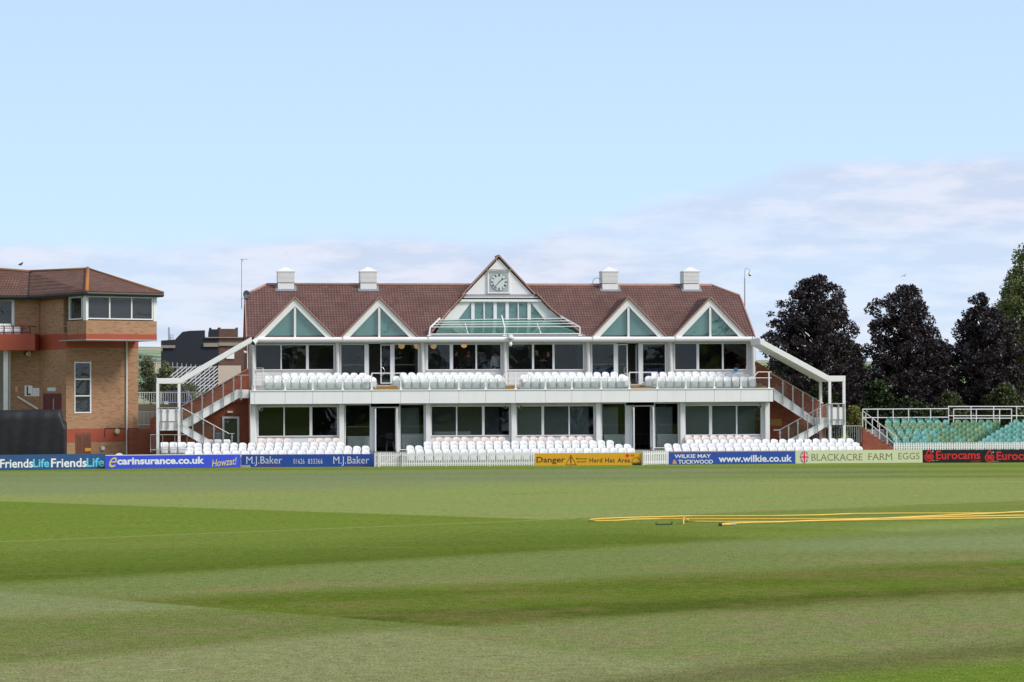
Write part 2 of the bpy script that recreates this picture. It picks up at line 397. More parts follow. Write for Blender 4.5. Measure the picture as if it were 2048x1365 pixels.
def islands(n, fs):
    par = list(range(n))
    def fnd(i):
        while par[i] != i: par[i] = par[par[i]]; i = par[i]
        return i
    for f in fs:
        r = fnd(f[0])
        for i in f[1:]: par[fnd(i)] = r
    g = {}
    for i in range(n): g.setdefault(fnd(i), []).append(i)
    return [x for x in g.values() if len(x) > 3]
def struct(o): o['kind'] = 'structure'; return o

# ------------------------------------------------------------------ ground: one mown sheet
m, nt, b, o_ = new_mat('mown_grass'); h = N(nt)
pos = h.pos(); sp = h.new('ShaderNodeSeparateXYZ'); nt.links.new(pos, sp.inputs[0]); gx, gy = sp.outputs[0], sp.outputs[1]
wob = h.m('MULTIPLY', h.m('SUBTRACT', h.noise(0.12, 4, 0.6, pos), 0.5), 4.0)
fine = h.m('MULTIPLY', h.m('SUBTRACT', h.noise(0.9, 4, 0.6, pos), 0.5), 1.6)
def half(p, q, soft, side=1, wk=1.0):                   # smooth 0..1 step across the line p-q (photo pixels on the ground)
    a, c = G(*p), G(*q); d = (c-a); d.z = 0; d.normalize(); nx, ny = -d.y*side, d.x*side
    k = h.m('ADD', h.m('MULTIPLY', gx, nx), h.m('MULTIPLY', gy, ny))
    k = h.m('SUBTRACT', k, a.x*nx+a.y*ny); k = h.m('ADD', k, h.m('MULTIPLY', h.m('ADD', wob, fine), wk*soft*0.35))
    return h.m('ADD', h.m('DIVIDE', k, soft), 0.5, clamp=True)
GRASS_H = dict(h=h, half=half)
def mul(*a):
    r = a[0]
    for x in a[1:]: r = h.m('MULTIPLY', r, x)
    return r
# tones
MID = (0.195, 0.255, 0.052); DARKG = (0.115, 0.165, 0.026); LIGHT = (0.265, 0.335, 0.105); DRY = (0.33, 0.28, 0.125); GREY = (0.235, 0.285, 0.100)
col = h.mix(h.noise(0.05, 4, 0.6, pos), MID, tuple(x*1.12 for x in MID))
# far bands: long passes of the mower seen edge-on
FARB = (0.125, 0.175, 0.036)
def bandm(p0, q0, p1, q1, soft=1.5, wk=0.5): return mul(half(p0, q0, soft, -1, wk), half(p1, q1, soft, 1, wk))
for va, vb, col_, k_ in ((936, 939, FARB, .7), (941.5, 944.5, (0.24, 0.28, 0.11), .6), (946.5, 950, FARB, .75), (952, 955, (0.25, 0.27, 0.13), .6), (956.5, 960.5, (0.12, 0.16, 0.045), .8), (962, 966, (0.235, 0.285, 0.085), .6), (969, 971, (0.145, 0.185, 0.06), .5), (977, 981, (0.15, 0.19, 0.06), .35)):
    col = h.mix(h.m('MULTIPLY', bandm((0, va+4), (2048, va-5), (0, vb+4), (2048, vb-5), 2.5, 0.9), k_), col, col_)
# pale broad swathe across the middle distance
A = half((0, 1003), (1040, 1038), 0.35, 1, 0.3)          # beyond line A
Bl = half((0, 1084), (1024, 1043), 0.8, 1, 0.3)         # beyond line B
midz = mul(A, h.m('SUBTRACT', 1.0, half((0, 965), (2048, 955), 8)))
col = h.mix(h.m('MULTIPLY', midz, 0.9), col, LIGHT)
lg = mul(A, half((0, 990), (1700, 962), 4, 1), half((0, 946), (2048, 934), 6, -1), half((500, 1000), (1500, 950), 14, 1))
col = h.mix(h.m('MULTIPLY', lg, 0.7), col, (0.225, 0.26, 0.14))
hum = mul(half((1100, 970), (2048, 955), 6, -1), half((1100, 1045), (2048, 1040), 3), A)
streak = h.m('ADD', h.m('MULTIPLY', h.m('SINE', h.m('MULTIPLY', h.m('ADD', gy, h.m('MULTIPLY', gx, -0.10)), 1.1)), 0.5), 0.5)
col = h.mix(mul(hum, streak, 0.35), col, DRY)
# dark wedge between lines A and B
wedge = mul(h.m('SUBTRACT', 1.0, A), Bl)
col = h.mix(h.m('MULTIPLY', wedge, 0.70), col, (0.160, 0.228, 0.034))
# just this side of line B
n2b = h.m('SUBTRACT', 1.0, Bl)
band1 = mul(n2b, half((0, 1165), (1400, 1080), 3))
col = h.mix(h.m('MULTIPLY', band1, 0.7), col, (0.165, 0.220, 0.042))
d1 = mul(half((0, 1118), (1400, 1056), 5, -1), half((0, 1170), (1450, 1083), 1.6), half((1290, 1062), (1750, 1090), 3, -1))
col = h.mix(h.m('MULTIPLY', d1, 0.80), col, DARKG)
d1b = mul(half((0, 1148), (1400, 1078), 1.5, -1), half((0, 1170), (1450, 1083), 1.2), half((1290, 1062), (1750, 1090), 3, -1))
col = h.mix(h.m('MULTIPLY', d1b, 0.35), col, (0.080, 0.118, 0.018))
lb = mul(half((0, 1170), (1450, 1083), 1.6, -1), half((0, 1212), (2048, 1122), 1.8))
col = h.mix(h.m('MULTIPLY', lb, 0.85), col, (0.195, 0.235, 0.085))
lr = mul(half((1500, 1082), (2048, 1070), 2, -1), half((1700, 1100), (2048, 1098), 2), half((1700, 1060), (1500, 1110), 8, 1))
col = h.mix(h.m('MULTIPLY', lr, 0.6), col, (0.27, 0.31, 0.15))
drypat = h.m('MULTIPLY', h.m('SUBTRACT', h.noise(0.34, 6, 0.7, pos), 0.46, clamp=True), 7.0, clamp=True)
lowb = mul(lb, half((0, 1192), (2048, 1098), 2, -1))
col = h.mix(mul(lowb, drypat, 0.75), col, (0.27, 0.225, 0.105))
L3 = half((0, 1183), (1000, 1262), 0.35, 1, 0.6)        # beyond the long diagonal edge
d2 = mul(L3, half((0, 1210), (2048, 1122), 1.6, -1), half((850, 1262), (2048, 1192), 1.8))
col = h.mix(h.m('MULTIPLY', d2, 0.95), col, (0.112, 0.158, 0.022))
d2m = mul(L3, half((0, 1232), (2048, 1148), 1.0, -1), half((0, 1258), (2048, 1166), 1.2))
col = h.mix(h.m('MULTIPLY', d2m, 0.50), col, (0.150, 0.200, 0.032))
d2l = mul(L3, half((0, 1262), (2048, 1170), 0.9, -1), half((850, 1262), (2048, 1192), 1.4))
col = h.mix(h.m('MULTIPLY', d2l, 0.55), col, (0.072, 0.088, 0.018))
col = h.mix(mul(d2, drypat, 0.55), col, (0.215, 0.18, 0.07))
brn = mul(L3, half((0, 1192), (1024, 1180), 1.5, -1), half((0, 1232), (900, 1216), 2.5), half((100, 1260), (500, 1150), 2, 1), half((900, 1150), (1100, 1260), 4, -1))
col = h.mix(h.m('MULTIPLY', brn, 0.45), col, (0.23, 0.195, 0.09))
near = mul(h.m('SUBTRACT', 1.0, L3))
below = h.m('SUBTRACT', 1.0, half((850, 1262), (2048, 1192), 1.8))
under = h.m('MAXIMUM', near, below)
col = h.mix(h.m('MULTIPLY', under, 0.85), col, (0.200, 0.245, 0.080))
nl = mul(near, half((0, 1236), (600, 1206), 0.8, 1))
col = h.mix(h.m('MULTIPLY', nl, 0.75), col, (0.250, 0.290, 0.130))
nb1 = mul(near, half((0, 1240), (700, 1210), 1.0, -1), half((0, 1328), (760, 1262), 0.8))
col = h.mix(h.m('MULTIPLY', nb1, 0.85), col, (0.160, 0.200, 0.052))
col = h.mix(mul(nb1, drypat, 0.45), col, (0.215, 0.185, 0.09))
tan = mul(half((0, 1330), (760, 1264), 0.9, -1), half((800, 1262), (1560, 1345), 1.0, -1))
col = h.mix(h.m('MULTIPLY', tan, 0.75), col, (0.290, 0.295, 0.140))
br = mul(below, half((850, 1262), (1560, 1345), 1.0, 1), half((1300, 1335), (2048, 1285), 1.5))
col = h.mix(h.m('MULTIPLY', br, 0.55), col, (0.220, 0.250, 0.095))
ramp_dry = h.m('MULTIPLY', h.m('SUBTRACT', h.noise(0.8, 6, 0.72, pos), 0.46, clamp=True), 6.0, clamp=True)
col = h.mix(mul(br, ramp_dry, 0.55), col, (0.27, 0.225, 0.12))
col = h.mix(mul(under, ramp_dry, 0.50), col, (0.255, 0.215, 0.115))
dr = mul(half((1500, 1330), (2048, 1280), 1.0, -1), half((1500, 1372), (2048, 1318), 1.0, 1))
col = h.mix(h.m('MULTIPLY', dr, 0.70), col, (0.125, 0.130, 0.042))
col = h.mix(h.m('MULTIPLY', half((1500, 1372), (2048, 1318), 1.2, -1), 0.85), col, (0.145, 0.215, 0.026))
# patchy wear and blades
mps = h.new('ShaderNodeMapping'); mps.inputs['Rotation'].default_value = (0, 0, 0.45); mps.inputs['Scale'].default_value = (0.35, 1.3, 1); nt.links.new(pos, mps.inputs[0])
patch = h.noise(0.55, 7, 0.72, mps.outputs[0])
col = h.mix(h.m('MULTIPLY', h.m('SUBTRACT', patch, 0.53, clamp=True), 2.2, clamp=True), col, (0.29, 0.24, 0.09))
col = h.mix(h.m('MULTIPLY', h.m('SUBTRACT', 0.46, patch, clamp=True), 2.6, clamp=True), col, (0.135, 0.195, 0.026))
blade = h.noise(26, 3, 0.75, pos); blade2 = h.noise(5, 5, 0.75, pos)
gr = h.m('ADD', 0.96, h.m('ADD', h.m('MULTIPLY', h.m('SUBTRACT', blade, 0.5), 3.4), h.m('MULTIPLY', h.m('SUBTRACT', blade2, 0.5), 1.6)))
gr = h.m('MAXIMUM', h.m('ADD', gr, h.m('MULTIPLY', h.m('SUBTRACT', h.noise(60, 2, 0.8, pos), 0.5), 2.6)), 0.2)
gc = h.new('ShaderNodeCombineColor'); h.put(gc.inputs[0], gr); h.put(gc.inputs[1], h.m('MULTIPLY', h.m('ADD', gr, 0.12), 0.9)); h.put(gc.inputs[2], h.m('MULTIPLY', gr, 0.95))
col = h.mix(1.0, col, gc.outputs[0], 'MULTIPLY')
# straw-coloured tips where the turf is dry
straw = h.m('MULTIPLY', h.m('SUBTRACT', h.noise(40, 3, 0.8, pos), 0.58, clamp=True), 6.0, clamp=True)
col = h.mix(h.m('MULTIPLY', straw, h.m('ADD', 0.15, h.m('MULTIPLY', near, 0.5))), col, (0.38, 0.34, 0.19))
spk = h.m('GREATER_THAN', h.noise(55, 2, 0.8, pos), 0.735)
col = h.mix(h.m('MULTIPLY', spk, 0.55), col, (0.5, 0.46, 0.3))
# worn line marks
def line(p, q, wd, w_=1.0):
    a, c = G(*p), G(*q); d = (c-a); d.z = 0; L = d.length; d.normalize()
    k = h.m('SUBTRACT', h.m('ADD', h.m('MULTIPLY', gx, -d.y), h.m('MULTIPLY', gy, d.x)), -a.x*d.y+a.y*d.x)
    t = h.m('SUBTRACT', h.m('ADD', h.m('MULTIPLY', gx, d.x), h.m('MULTIPLY', gy, d.y)), a.x*d.x+a.y*d.y)
    k = h.m('ADD', k, h.m('MULTIPLY', wob, 0.05))
    return mul(h.m('LESS_THAN', h.m('ABSOLUTE', k), wd), h.m('GREATER_THAN', t, 0.0), h.m('LESS_THAN', t, L), w_)
col = h.mix(line((-400, 1100), (1100, 1040), 0.10, 0.6), col, (0.36, 0.34, 0.14))
col = h.mix(line((1500, 1022), (2400, 1000), 0.14, 0.55), col, (0.36, 0.23, 0.13))
col = h.mix(line((1200, 968), (2300, 962), 0.5, 0.5), col, (0.34, 0.31, 0.16))
col = h.mix(line((310, 1342), (370, 1337), 0.04, 0.25), col, (0.6, 0.6, 0.5))
nt.links.new(col, b.inputs['Base Color']); b.inputs['Roughness'].default_value = 0.9; b.inputs['Specular IOR Level'].default_value = 0.0
nt.links.new(h.bump(blade, 0.6, 0.04), b.inputs['Normal'])
g = MB(); g.add([(-6000,-6000,0),(6000,-6000,0),(6000,9000,0),(-6000,9000,0)], [(0,1,2,3)])
struct(g.build('ground', m))

# ------------------------------------------------------------------ far hills, field patches
m, nt, b, o_ = new_mat('hill_fields'); h = N(nt); pos = h.pos()
vr = h.new('ShaderNodeTexVoronoi', feature='F1'); vr.inputs['Scale'].default_value = 0.0040; nt.links.new(pos, vr.inputs['Vector'])
c = h.mix(h.new('ShaderNodeSeparateColor').outputs[0] if False else vr.outputs['Color'], (0.20, 0.30, 0.14), (0.26, 0.36, 0.17))
hs = h.new('ShaderNodeSeparateColor'); nt.links.new(vr.outputs['Color'], hs.inputs[0])
c = h.mix(hs.outputs[0], (0.19, 0.29, 0.13), (0.30, 0.37, 0.19)); c = h.mix(h.m('GREATER_THAN', hs.outputs[1], 0.75), c, (0.35, 0.34, 0.20))  # field and hedge tones kept pale, standing in for distance haze
ve = h.new('ShaderNodeTexVoronoi', feature='DISTANCE_TO_EDGE'); ve.inputs['Scale'].default_value = 0.0040; nt.links.new(pos, ve.inputs['Vector'])
c = h.mix(h.m('LESS_THAN', ve.outputs['Distance'], 0.045), c, (0.09, 0.15, 0.10)); nt.links.new(c, b.inputs['Base Color']); b.inputs['Roughness'].default_value = 0.95
g = MB(); nx, ny = 90, 14; vs = []; fs = []
for j in range(ny+1):
    for i in range(nx+1):
        x = -2600+i*5200/nx; t = j/ny; y = 1300+t*2300
        z = -1 + (54+33*math.exp(-((x+200)/300)**2)+3*math.sin(x*0.008)+2*math.sin(x*0.021+2))*t**1.2
        vs.append((x, y, z))
for j in range(ny):
    for i in range(nx): k = j*(nx+1)+i; fs.append((k, k+1, k+nx+2, k+nx+1))
g.add(vs, fs); hill = g.build('hills', m, smooth=True); struct(hill)

# ------------------------------------------------------------------ pavilion
XL, XR = 2.88, 28.67; BAY = (XR-XL)/6; XC = (XL+XR)/2
YU, YLo, YF = 0.0, -2.9, -3.7                            # upper glazing, lower glazing, balcony front
Z0, ZB, ZT, ZUF, ZE = 0.60, 3.0, 3.65, 3.93, 6.08
pav = empty('pavilion', (XC, 0, 0))
tag(pav, 'long two storey white cricket pavilion with brown tiled roof, triangular gables and a clock', 'pavilion')
def part(b, name, mat, par=pav, **k): return b.build(name, mat, par, **k)

# floors, terraces, ceilings
b = MB(); b.box(XL-0.3, XR+0.3, -3.55, 8.4, 0.0, Z0); part(b, 'floor_slab', conc)
b = MB(); b.box(XL-0.1, XR+0.1, YLo+0.32, 8.2, Z0+0.002, Z0+0.02); b.box(XL-0.1, XR+0.1, YU+0.3, 8.2, ZUF+0.002, ZUF+0.02); part(b, 'carpet', carpet)
b = MB(); b.box(XL-0.15, XR+0.12, YF+0.10, 8.4, ZB+0.02, ZT-0.02)
b.box(XL-0.1, XR+0.1, -2.65, -1.80, ZT-0.02, 3.79); b.box(XL-0.1, XR+0.1, -1.80, 8.3, ZT-0.02, 3.92); part(b, 'balcony_deck', soffit)
joints = [500.5, 509.5, 570.3, 625.5, 685.4, 743.4, 801.4, 858.8, 917.7, 971.3, 1031.4, 1090.7, 1143.6, 1202.3, 1258.6, 1314.7, 1371.4, 1428.8, 1481.9, 1538.0, 1546.5]
JX = [PX(u, YF, 795) for u in joints]
fas = MB()
for i in range(len(JX)-1): fas.box(JX[i]+0.006, JX[i+1]-0.006, YF, YF+0.05, ZB, ZT-0.02)
fas.box(JX[0], JX[0]+0.05, YF+0.052, -1.9, ZB, ZT-0.02); fas.box(JX[-1]-0.05, JX[-1], YF+0.052, -1.9, ZB, ZT-0.02)
part(fas, 'balcony_front', clad)
b = MB(); b.box(JX[0]+0.06, JX[-1]-0.06, YF+0.052, YF+0.09, ZB+0.01, ZT-0.03); part(b, 'panel_backing', lead)
b = MB(); b.box(JX[0]-0.03, JX[-1]+0.03, YF-0.04, YF+0.16, ZT-0.015, ZT+0.03); part(b, 'balcony_coping', white)

# window helper on a facade plane
def window(par, Yp, u0, u1, v0, v1, splits, fr=0.055, name='window', mat=gwin, openpane=None, dots=False, vref=None, thick=None):
    """a frame with mullions and one pane per opening; splits = list of (left,right) pane pixel edges"""
    um = (u0+u1)/2
    x0, x1 = PX(u0, Yp, (v0+v1)/2), PX(u1, Yp, (v0+v1)/2); z1, z0 = PZ(v0, Yp, um), PZ(v1, Yp, um)
    f = MB(); yf = Yp-0.03
    f.box(x0-fr, x1+fr, yf, Yp+0.07, z1, z1+fr); f.box(x0-fr, x1+fr, yf, Yp+0.07, z0-fr, z0)
    xs = [(PX(a, Yp, (v0+v1)/2), PX(c_, Yp, (v0+v1)/2)) for a, c_ in splits]
    f.box(x0-fr, xs[0][0], yf+0.004, Yp+0.066, z0, z1); f.box(xs[-1][1], x1+fr, yf+0.004, Yp+0.066, z0, z1)
    for i in range(len(xs)-1): f.box(xs[i][1], xs[i+1][0], yf+0.004, Yp+0.066, z0, z1)
    fo = f.build(name, upvc, par)
    for i, (a, c_) in enumerate(xs):
        if openpane == i: continue
        p = MB(); p.sheet(a-0.01, c_+0.01, Yp+0.025, z0-0.01, z1+0.01)
        po = p.build('pane', mat, fo)
        if dots:
            for zz in dots:
                q = MB(); n = int((c_-a)/0.075)
                for k in range(n): xx = a+0.04+k*(c_-a-0.08)/max(1, n-1); q.box(xx-0.011, xx+0.011, Yp+0.012, Yp+0.019, zz-0.011, zz+0.011)
                q.build('safety_dots', upvc, fo)
    return fo, x0, x1, z0, z1

wallU = MB(); wallL = MB()
def solidU(u0, u1, z0, z1): wallU.box(PX(u0, YU, 715), PX(u1, YU, 715), YU+0.075, YU+0.28, z0, z1)
def solidL(u0, u1, z0, z1): wallL.box(PX(u0, YLo, 840), PX(u1, YLo, 840), YLo+0.075, YLo+0.30, z0, z1)
ub = [(512, 667), (682, 836), (853, 1001), (1017, 1166), (1184, 1330), (1350, 1493)]
uw = [[(512, 561), (563.5, 612), (617.5, 667)], None, [(856, 899.5), (906, 951), (954, 1001)], [(1017, 1064), (1068, 1105), (1109, 1166)], None, [(1350, 1393), (1398, 1444), (1447, 1493)]]
lb_ = [(517, 674), (691, 847), (863.5, 1018), (1034, 1187), (1203, 1355), (1371, 1521)]
lw = [[(517, 567), (569.5, 619), (624.5, 674)], None, [(863.5, 912), (914.5, 964), (969, 1018)], [(1034, 1083), (1088, 1137), (1139.5, 1187)], None, [(1371, 1418), (1424, 1472), (1474.5, 1521)]]
DU = [4.45, 4.95]; DL = [1.35, 1.85]
for i in range(6):
    u0, u1 = ub[i]
    if uw[i]:
        fo, x0, x1, z0, z1 = window(pav, YU, u0, u1, 690.5-0.003*(u0-600), 739, uw[i], openpane={2: 1, 3: 1}.get(i))
        wallU.box(x0-0.06, x1+0.06, YU+0.06, YU+0.28, ZT, z0-0.055); wallU.box(x0-0.06, x1+0.06, YU+0.06, YU+0.28, z1+0.055, ZE+0.1)
        p = MB(); w_ = (x1-x0)/3
        for k in range(3): p.box(x0+k*w_+0.012, x0+(k+1)*w_-0.012, YU+0.03, YU+0.058, ZUF-0.05, z0-0.06)
        p.build('sill_panel', offw, pav)
    u0, u1 = lb_[i]
    if lw[i]:
        fo, x0, x1, z0, z1 = window(pav, YLo, u0, u1, 814.5-0.003*(u0-600), 871.5-0.003*(u0-600), lw[i])
        wallL.box(x0-0.06, x1+0.06, YLo+0.06, YLo+0.3, Z0, z0-0.055); wallL.box(x0-0.06, x1+0.06, YLo+0.06, YLo+0.3, z1+0.055, ZB+0.02)
        p = MB(); w_ = (x1-x0)/3
        for k in range(3): p.box(x0+k*w_-0.03, x0+(k+1)*w_-0.05, YLo+0.03, YLo+0.058, Z0+0.05, z0-0.07)
        p.build('sill_panel', white, pav)
# door bays
def doorbay(Yp, wall, zf, ztop, w1, leafs, opening, w2, dots, right_gap):
    """leafs: (u0,u1) fixed or part-open leaf shown beside the opening"""
    pass
def glazed(Yp, u0, u1, z0, z1, dots, name='window', mat=gdoor):
    x0, x1 = PX(u0, Yp, 740), PX(u1, Yp, 740); f = MB(); fr = 0.05; yf = Yp-0.03
    f.box(x0-fr, x0, yf, Yp+0.07, z0-fr, z1+fr); f.box(x1, x1+fr, yf, Yp+0.07, z0-fr, z1+fr)
    f.box(x0, x1, yf+0.004, Yp+0.066, z1, z1+fr); f.box(x0, x1, yf+0.004, Yp+0.066, z0-fr, z0)
    fo = f.build(name, upvc, pav); p = MB(); p.sheet(x0-0.01, x1+0.01, Yp+0.025, z0-0.01, z1+0.01); p.build('pane', mat, fo)
    for zz in dots:
        q = MB(); n = max(3, int((x1-x0)/0.11))
        for k in range(n):
            xx = x0+0.04+k*(x1-x0-0.08)/(n-1); q.box(xx-0.012, xx+0.012, Yp+0.010, Yp+0.018, zz-0.010, zz+0.010)
        q.build('safety_dots', upvc, fo)
    return x0, x1
zu1 = 5.98
for (a, c_, d0, d1, l0, l1, e, f_) in ((682.5, 729, 737, 759.5, 763, 780.5, 789, 836), (1184.5, 1227.5, 1257, 1278, 1236, 1253.5, 1286, 1330)):
    glazed(YU, a, c_, ZUF+0.08, zu1, DU); glazed(YU, e, f_, ZUF+0.08, zu1, DU)
    X0, X1 = glazed(YU, l0, l1, ZUF+0.12, zu1-0.04, DU, 'door_leaf')
    hb = MB(); hx = X0-0.01 if l0 > d0 else X1+0.01; sg = 1 if l0 > d0 else -1      # big half-ring pull handle
    hb.tube([(hx+sg*0.17*math.sin(t*math.pi/8), YU-0.07, 4.62+0.20*math.cos(t*math.pi/8)) for t in range(9)], 0.016, 6); part(hb, 'door_handle', steel)
    wallU.box(PX(a, YU)-0.05, PX(f_, YU)+0.05, YU+0.06, YU+0.28, zu1+0.05, ZE+0.1)
    g0, g1 = sorted((PX(c_, YU), PX(min(d0, l0), YU)))
    j = MB(); j.box(PX(c_, YU)+0.052, PX(min(d0, l0), YU)-(0.002 if d0 < l0 else 0.052), YU-0.02, YU+0.08, ZUF, zu1+0.05)
    j.box(PX(max(d1, l1), YU)+(0.052 if l1 > d1 else 0.002), PX(e, YU)-0.052, YU-0.02, YU+0.08, ZUF, zu1+0.05); part(j, 'door_jamb', upvc)
    # open leaf swung inwards
    ol = MB(); xo = PX(d0 if d0 < l0 else d1, YU)
    ol.box(xo-0.03, xo+0.03, YU+0.07, YU+0.12, ZUF, zu1); ol.box(xo-0.03, xo+0.03, YU+0.75, YU+0.80, ZUF, zu1)
    ol.box(xo-0.03, xo+0.03, YU+0.12, YU+0.75, ZUF, ZUF+0.1); ol.box(xo-0.03, xo+0.03, YU+0.12, YU+0.75, zu1-0.08, zu1); part(ol, 'open_door', upvc)
zl1 = 2.98; zd = 2.78
for (a, c_, d0, d1, e, f_) in ((691, 739, 747.5, 792.5, 800.5, 847), (1203.5, 1249.5, 1261, 1302, 1309.5, 1355)):
    glazed(YLo, a, c_, Z0+0.12, zl1-0.06, DL); glazed(YLo, e, f_, Z0+0.12, zl1-0.06, DL)
    x0, x1 = PX(d0, YLo, 840), PX(d1, YLo, 840)
    j = MB(); j.box(PX(c_, YLo)+0.052, x0, YLo-0.035, YLo+0.08, Z0, zd+0.05); j.box(x1, PX(e, YLo)-0.052, YLo-0.035, YLo+0.08, Z0, zd+0.05)
    j.box(x0, x1, YLo-0.033, YLo+0.078, zd, zd+0.05); part(j, 'door_frame', upvc)
    t = MB(); t.box(PX(c_, YLo)+0.06, PX(e, YLo)-0.06, YLo+0.03, YLo+0.04, zd+0.05, ZB-0.01); part(t, 'transom_light', gwin)
    for xo, s_ in ((x0+0.03, 1), (x1-0.03, -1)):
        ol = MB(); ol.box(xo-0.03, xo+0.03, YLo-0.80, YLo-0.74, Z0+0.02, zd-0.03); ol.box(xo-0.03, xo+0.03, YLo-0.10, YLo-0.04, Z0+0.02, zd-0.03)
        ol.box(xo-0.03, xo+0.03, YLo-0.74, YLo-0.10, Z0+0.02, Z0+0.14); ol.box(xo-0.03, xo+0.03, YLo-0.74, YLo-0.10, zd-0.12, zd-0.03)
        oo = part(ol, 'open_door', upvc); p = MB(); p.box(xo-0.006, xo+0.006, YLo-0.75, YLo-0.09, Z0+0.12, zd-0.1); p.build('pane', gdoor, oo)
        p = MB(); p.tube([(xo+s_*0.05, YLo-0.7, 1.55), (xo+s_*0.05, YLo-0.55, 1.55)], 0.014, 6); p.build('handle', steel, oo)
    wallL.box(PX(a, YLo)-0.05, PX(c_, YLo)+0.05, YLo+0.075, YLo+0.28, zl1-0.01, ZB+0.02); wallL.box(PX(e, YLo)-0.05, PX(f_, YLo)+0.05, YLo+0.075, YLo+0.28, zl1-0.01, ZB+0.02)
# piers between the bays
ue = [(498, 512)]+[(ub[i][1], ub[i+1][0]) for i in range(5)]+[(1493, 1512)]
le = [(500, 517)]+[(lb_[i][1], lb_[i+1][0]) for i in range(5)]+[(1521, 1538)]
for k, (a, c_) in enumerate(ue):
    x0, x1 = PX(a, YU, 715), PX(c_, YU, 715); e0 = 0.0 if k == 0 else 0.053; e1 = 0.0 if k == 6 else 0.053
    wallU.box(x0+e0, x1-e1, YU+0.0, YU+0.28, ZT, ZE+0.1)
    b = MB(); xm = (x0+x1)/2 if 0 < k < 6 else (x0+0.2 if k == 0 else x1-0.2)
    b.box(xm-0.085, xm+0.085, YU-0.24, YU-0.002, ZUF-0.02, ZE-0.02); b.tube([(xm, YU-0.24, ZUF), (xm, YU-0.24, ZE-0.02)], 0.085, 12); part(b, 'upper_column', grime)
for k, (a, c_) in enumerate(le):
    x0, x1 = PX(a, YLo, 840), PX(c_, YLo, 840); e0 = 0.0 if k == 0 else 0.053; e1 = 0.0 if k == 6 else 0.053
    wallL.box(x0+e0, x1-e1, YLo+0.0, YLo+0.30, Z0, ZB+0.02)
    b = MB(); xm = (x0+x1)/2 if 0 < k < 6 else (x0+0.15 if k == 0 else x1-0.15)
    b.box(xm-0.12, xm+0.12, YLo-0.30, YLo-0.002, Z0, ZB+0.01); b.box(xm-0.15, xm+0.15, YLo-0.32, YLo-0.002, Z0, Z0+0.12); part(b, 'lower_column', white, bevel=0.02)
part(wallU, 'upper_front_wall', offw); part(wallL, 'lower_front_wall', white)
# inner rooms
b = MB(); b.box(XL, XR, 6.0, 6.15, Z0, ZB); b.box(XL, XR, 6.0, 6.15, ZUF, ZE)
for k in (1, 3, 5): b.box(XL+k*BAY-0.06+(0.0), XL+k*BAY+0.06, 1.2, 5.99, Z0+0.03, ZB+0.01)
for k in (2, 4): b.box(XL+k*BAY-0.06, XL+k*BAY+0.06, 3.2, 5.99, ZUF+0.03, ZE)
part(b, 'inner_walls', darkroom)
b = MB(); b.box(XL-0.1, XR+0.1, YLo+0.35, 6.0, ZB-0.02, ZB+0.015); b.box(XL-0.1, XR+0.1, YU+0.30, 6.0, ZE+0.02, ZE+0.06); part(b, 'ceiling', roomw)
b = MB()
for k in (0.6, 2.3, 2.6, 3.4, 4.6): 
    xx = XL+k*BAY; b.box(xx-0.5, xx+0.5, 5.96, 5.995, 4.7, 5.5)
part(b, 'wall_pictures', roomw)
b = MB()
for k0, k1, yy in ((2.05, 2.95, 1.0), (3.05, 3.95, -1.3), (4.05, 4.30, -1.4), (4.72, 4.95, -1.5), (5.05, 5.95, -1.6), (1.72, 1.95, -0.6)):
    b.box(XL+k0*BAY, XL+k1*BAY, yy, yy+0.06, Z0+0.02, ZB-0.25)
part(b, 'added_pale_board', plain('added_board_pale_blue', (0.42, 0.47, 0.50), 0.7, 0.25, 0.8))  # added boards that lighten the panes, like sky reflected in the glass
# side walls (brick) with the half-hipped verge
RS = (8.67-6.35)/3.55                                     # roof slope
EY = -0.55; EZ = 6.36
RY = EY+(9.20-EZ)/RS; 
def rz(y): return EZ+(y-EY)*RS
HZ = 8.62; HY = EY+(HZ-EZ)/RS
for x0, x1 in ((2.60, 2.80), (XR-0.02, XR+0.16)):
    b = MB(); y2 = 2*RY-EY
    prof = [(x0, YLo+0.02, 0), (x0, YLo+0.02, ZB+0.3), (x0, YU+0.02, ZB+0.3), (x0, YU+0.02, rz(YU)-0.12), (x0, HY, HZ-0.12), (x0, 2*RY-HY, HZ-0.12), (x0, y2-0.4, EZ-0.1), (x0, y2-0.4, 0)]
    b.prism([Vector(p) for p in prof], (x1-x0, 0, 0)); part(b, 'side_wall', pav_brick)
b = MB(); b.box(2.81, XR-0.03, 2*RY-EY-0.6, 2*RY-EY-0.42, 0, EZ-0.1); part(b, 'rear_wall', pav_brick)
# main roof, half-hipped ends
x0, x1 = 2.56, 28.72; T = 0.09
rx0, rx1 = 3.70, 27.40
def slab(name, quad, mat, t=T, par=pav):
    q = [Vector(p) for p in quad]; n = (q[1]-q[0]).cross(q[2]-q[1]).normalized()
    if n.z < 0: n = -n
    b = MB(); b.prism([p for p in q], -n*t); return part(b, name, mat, par)
yB = 2*RY-EY
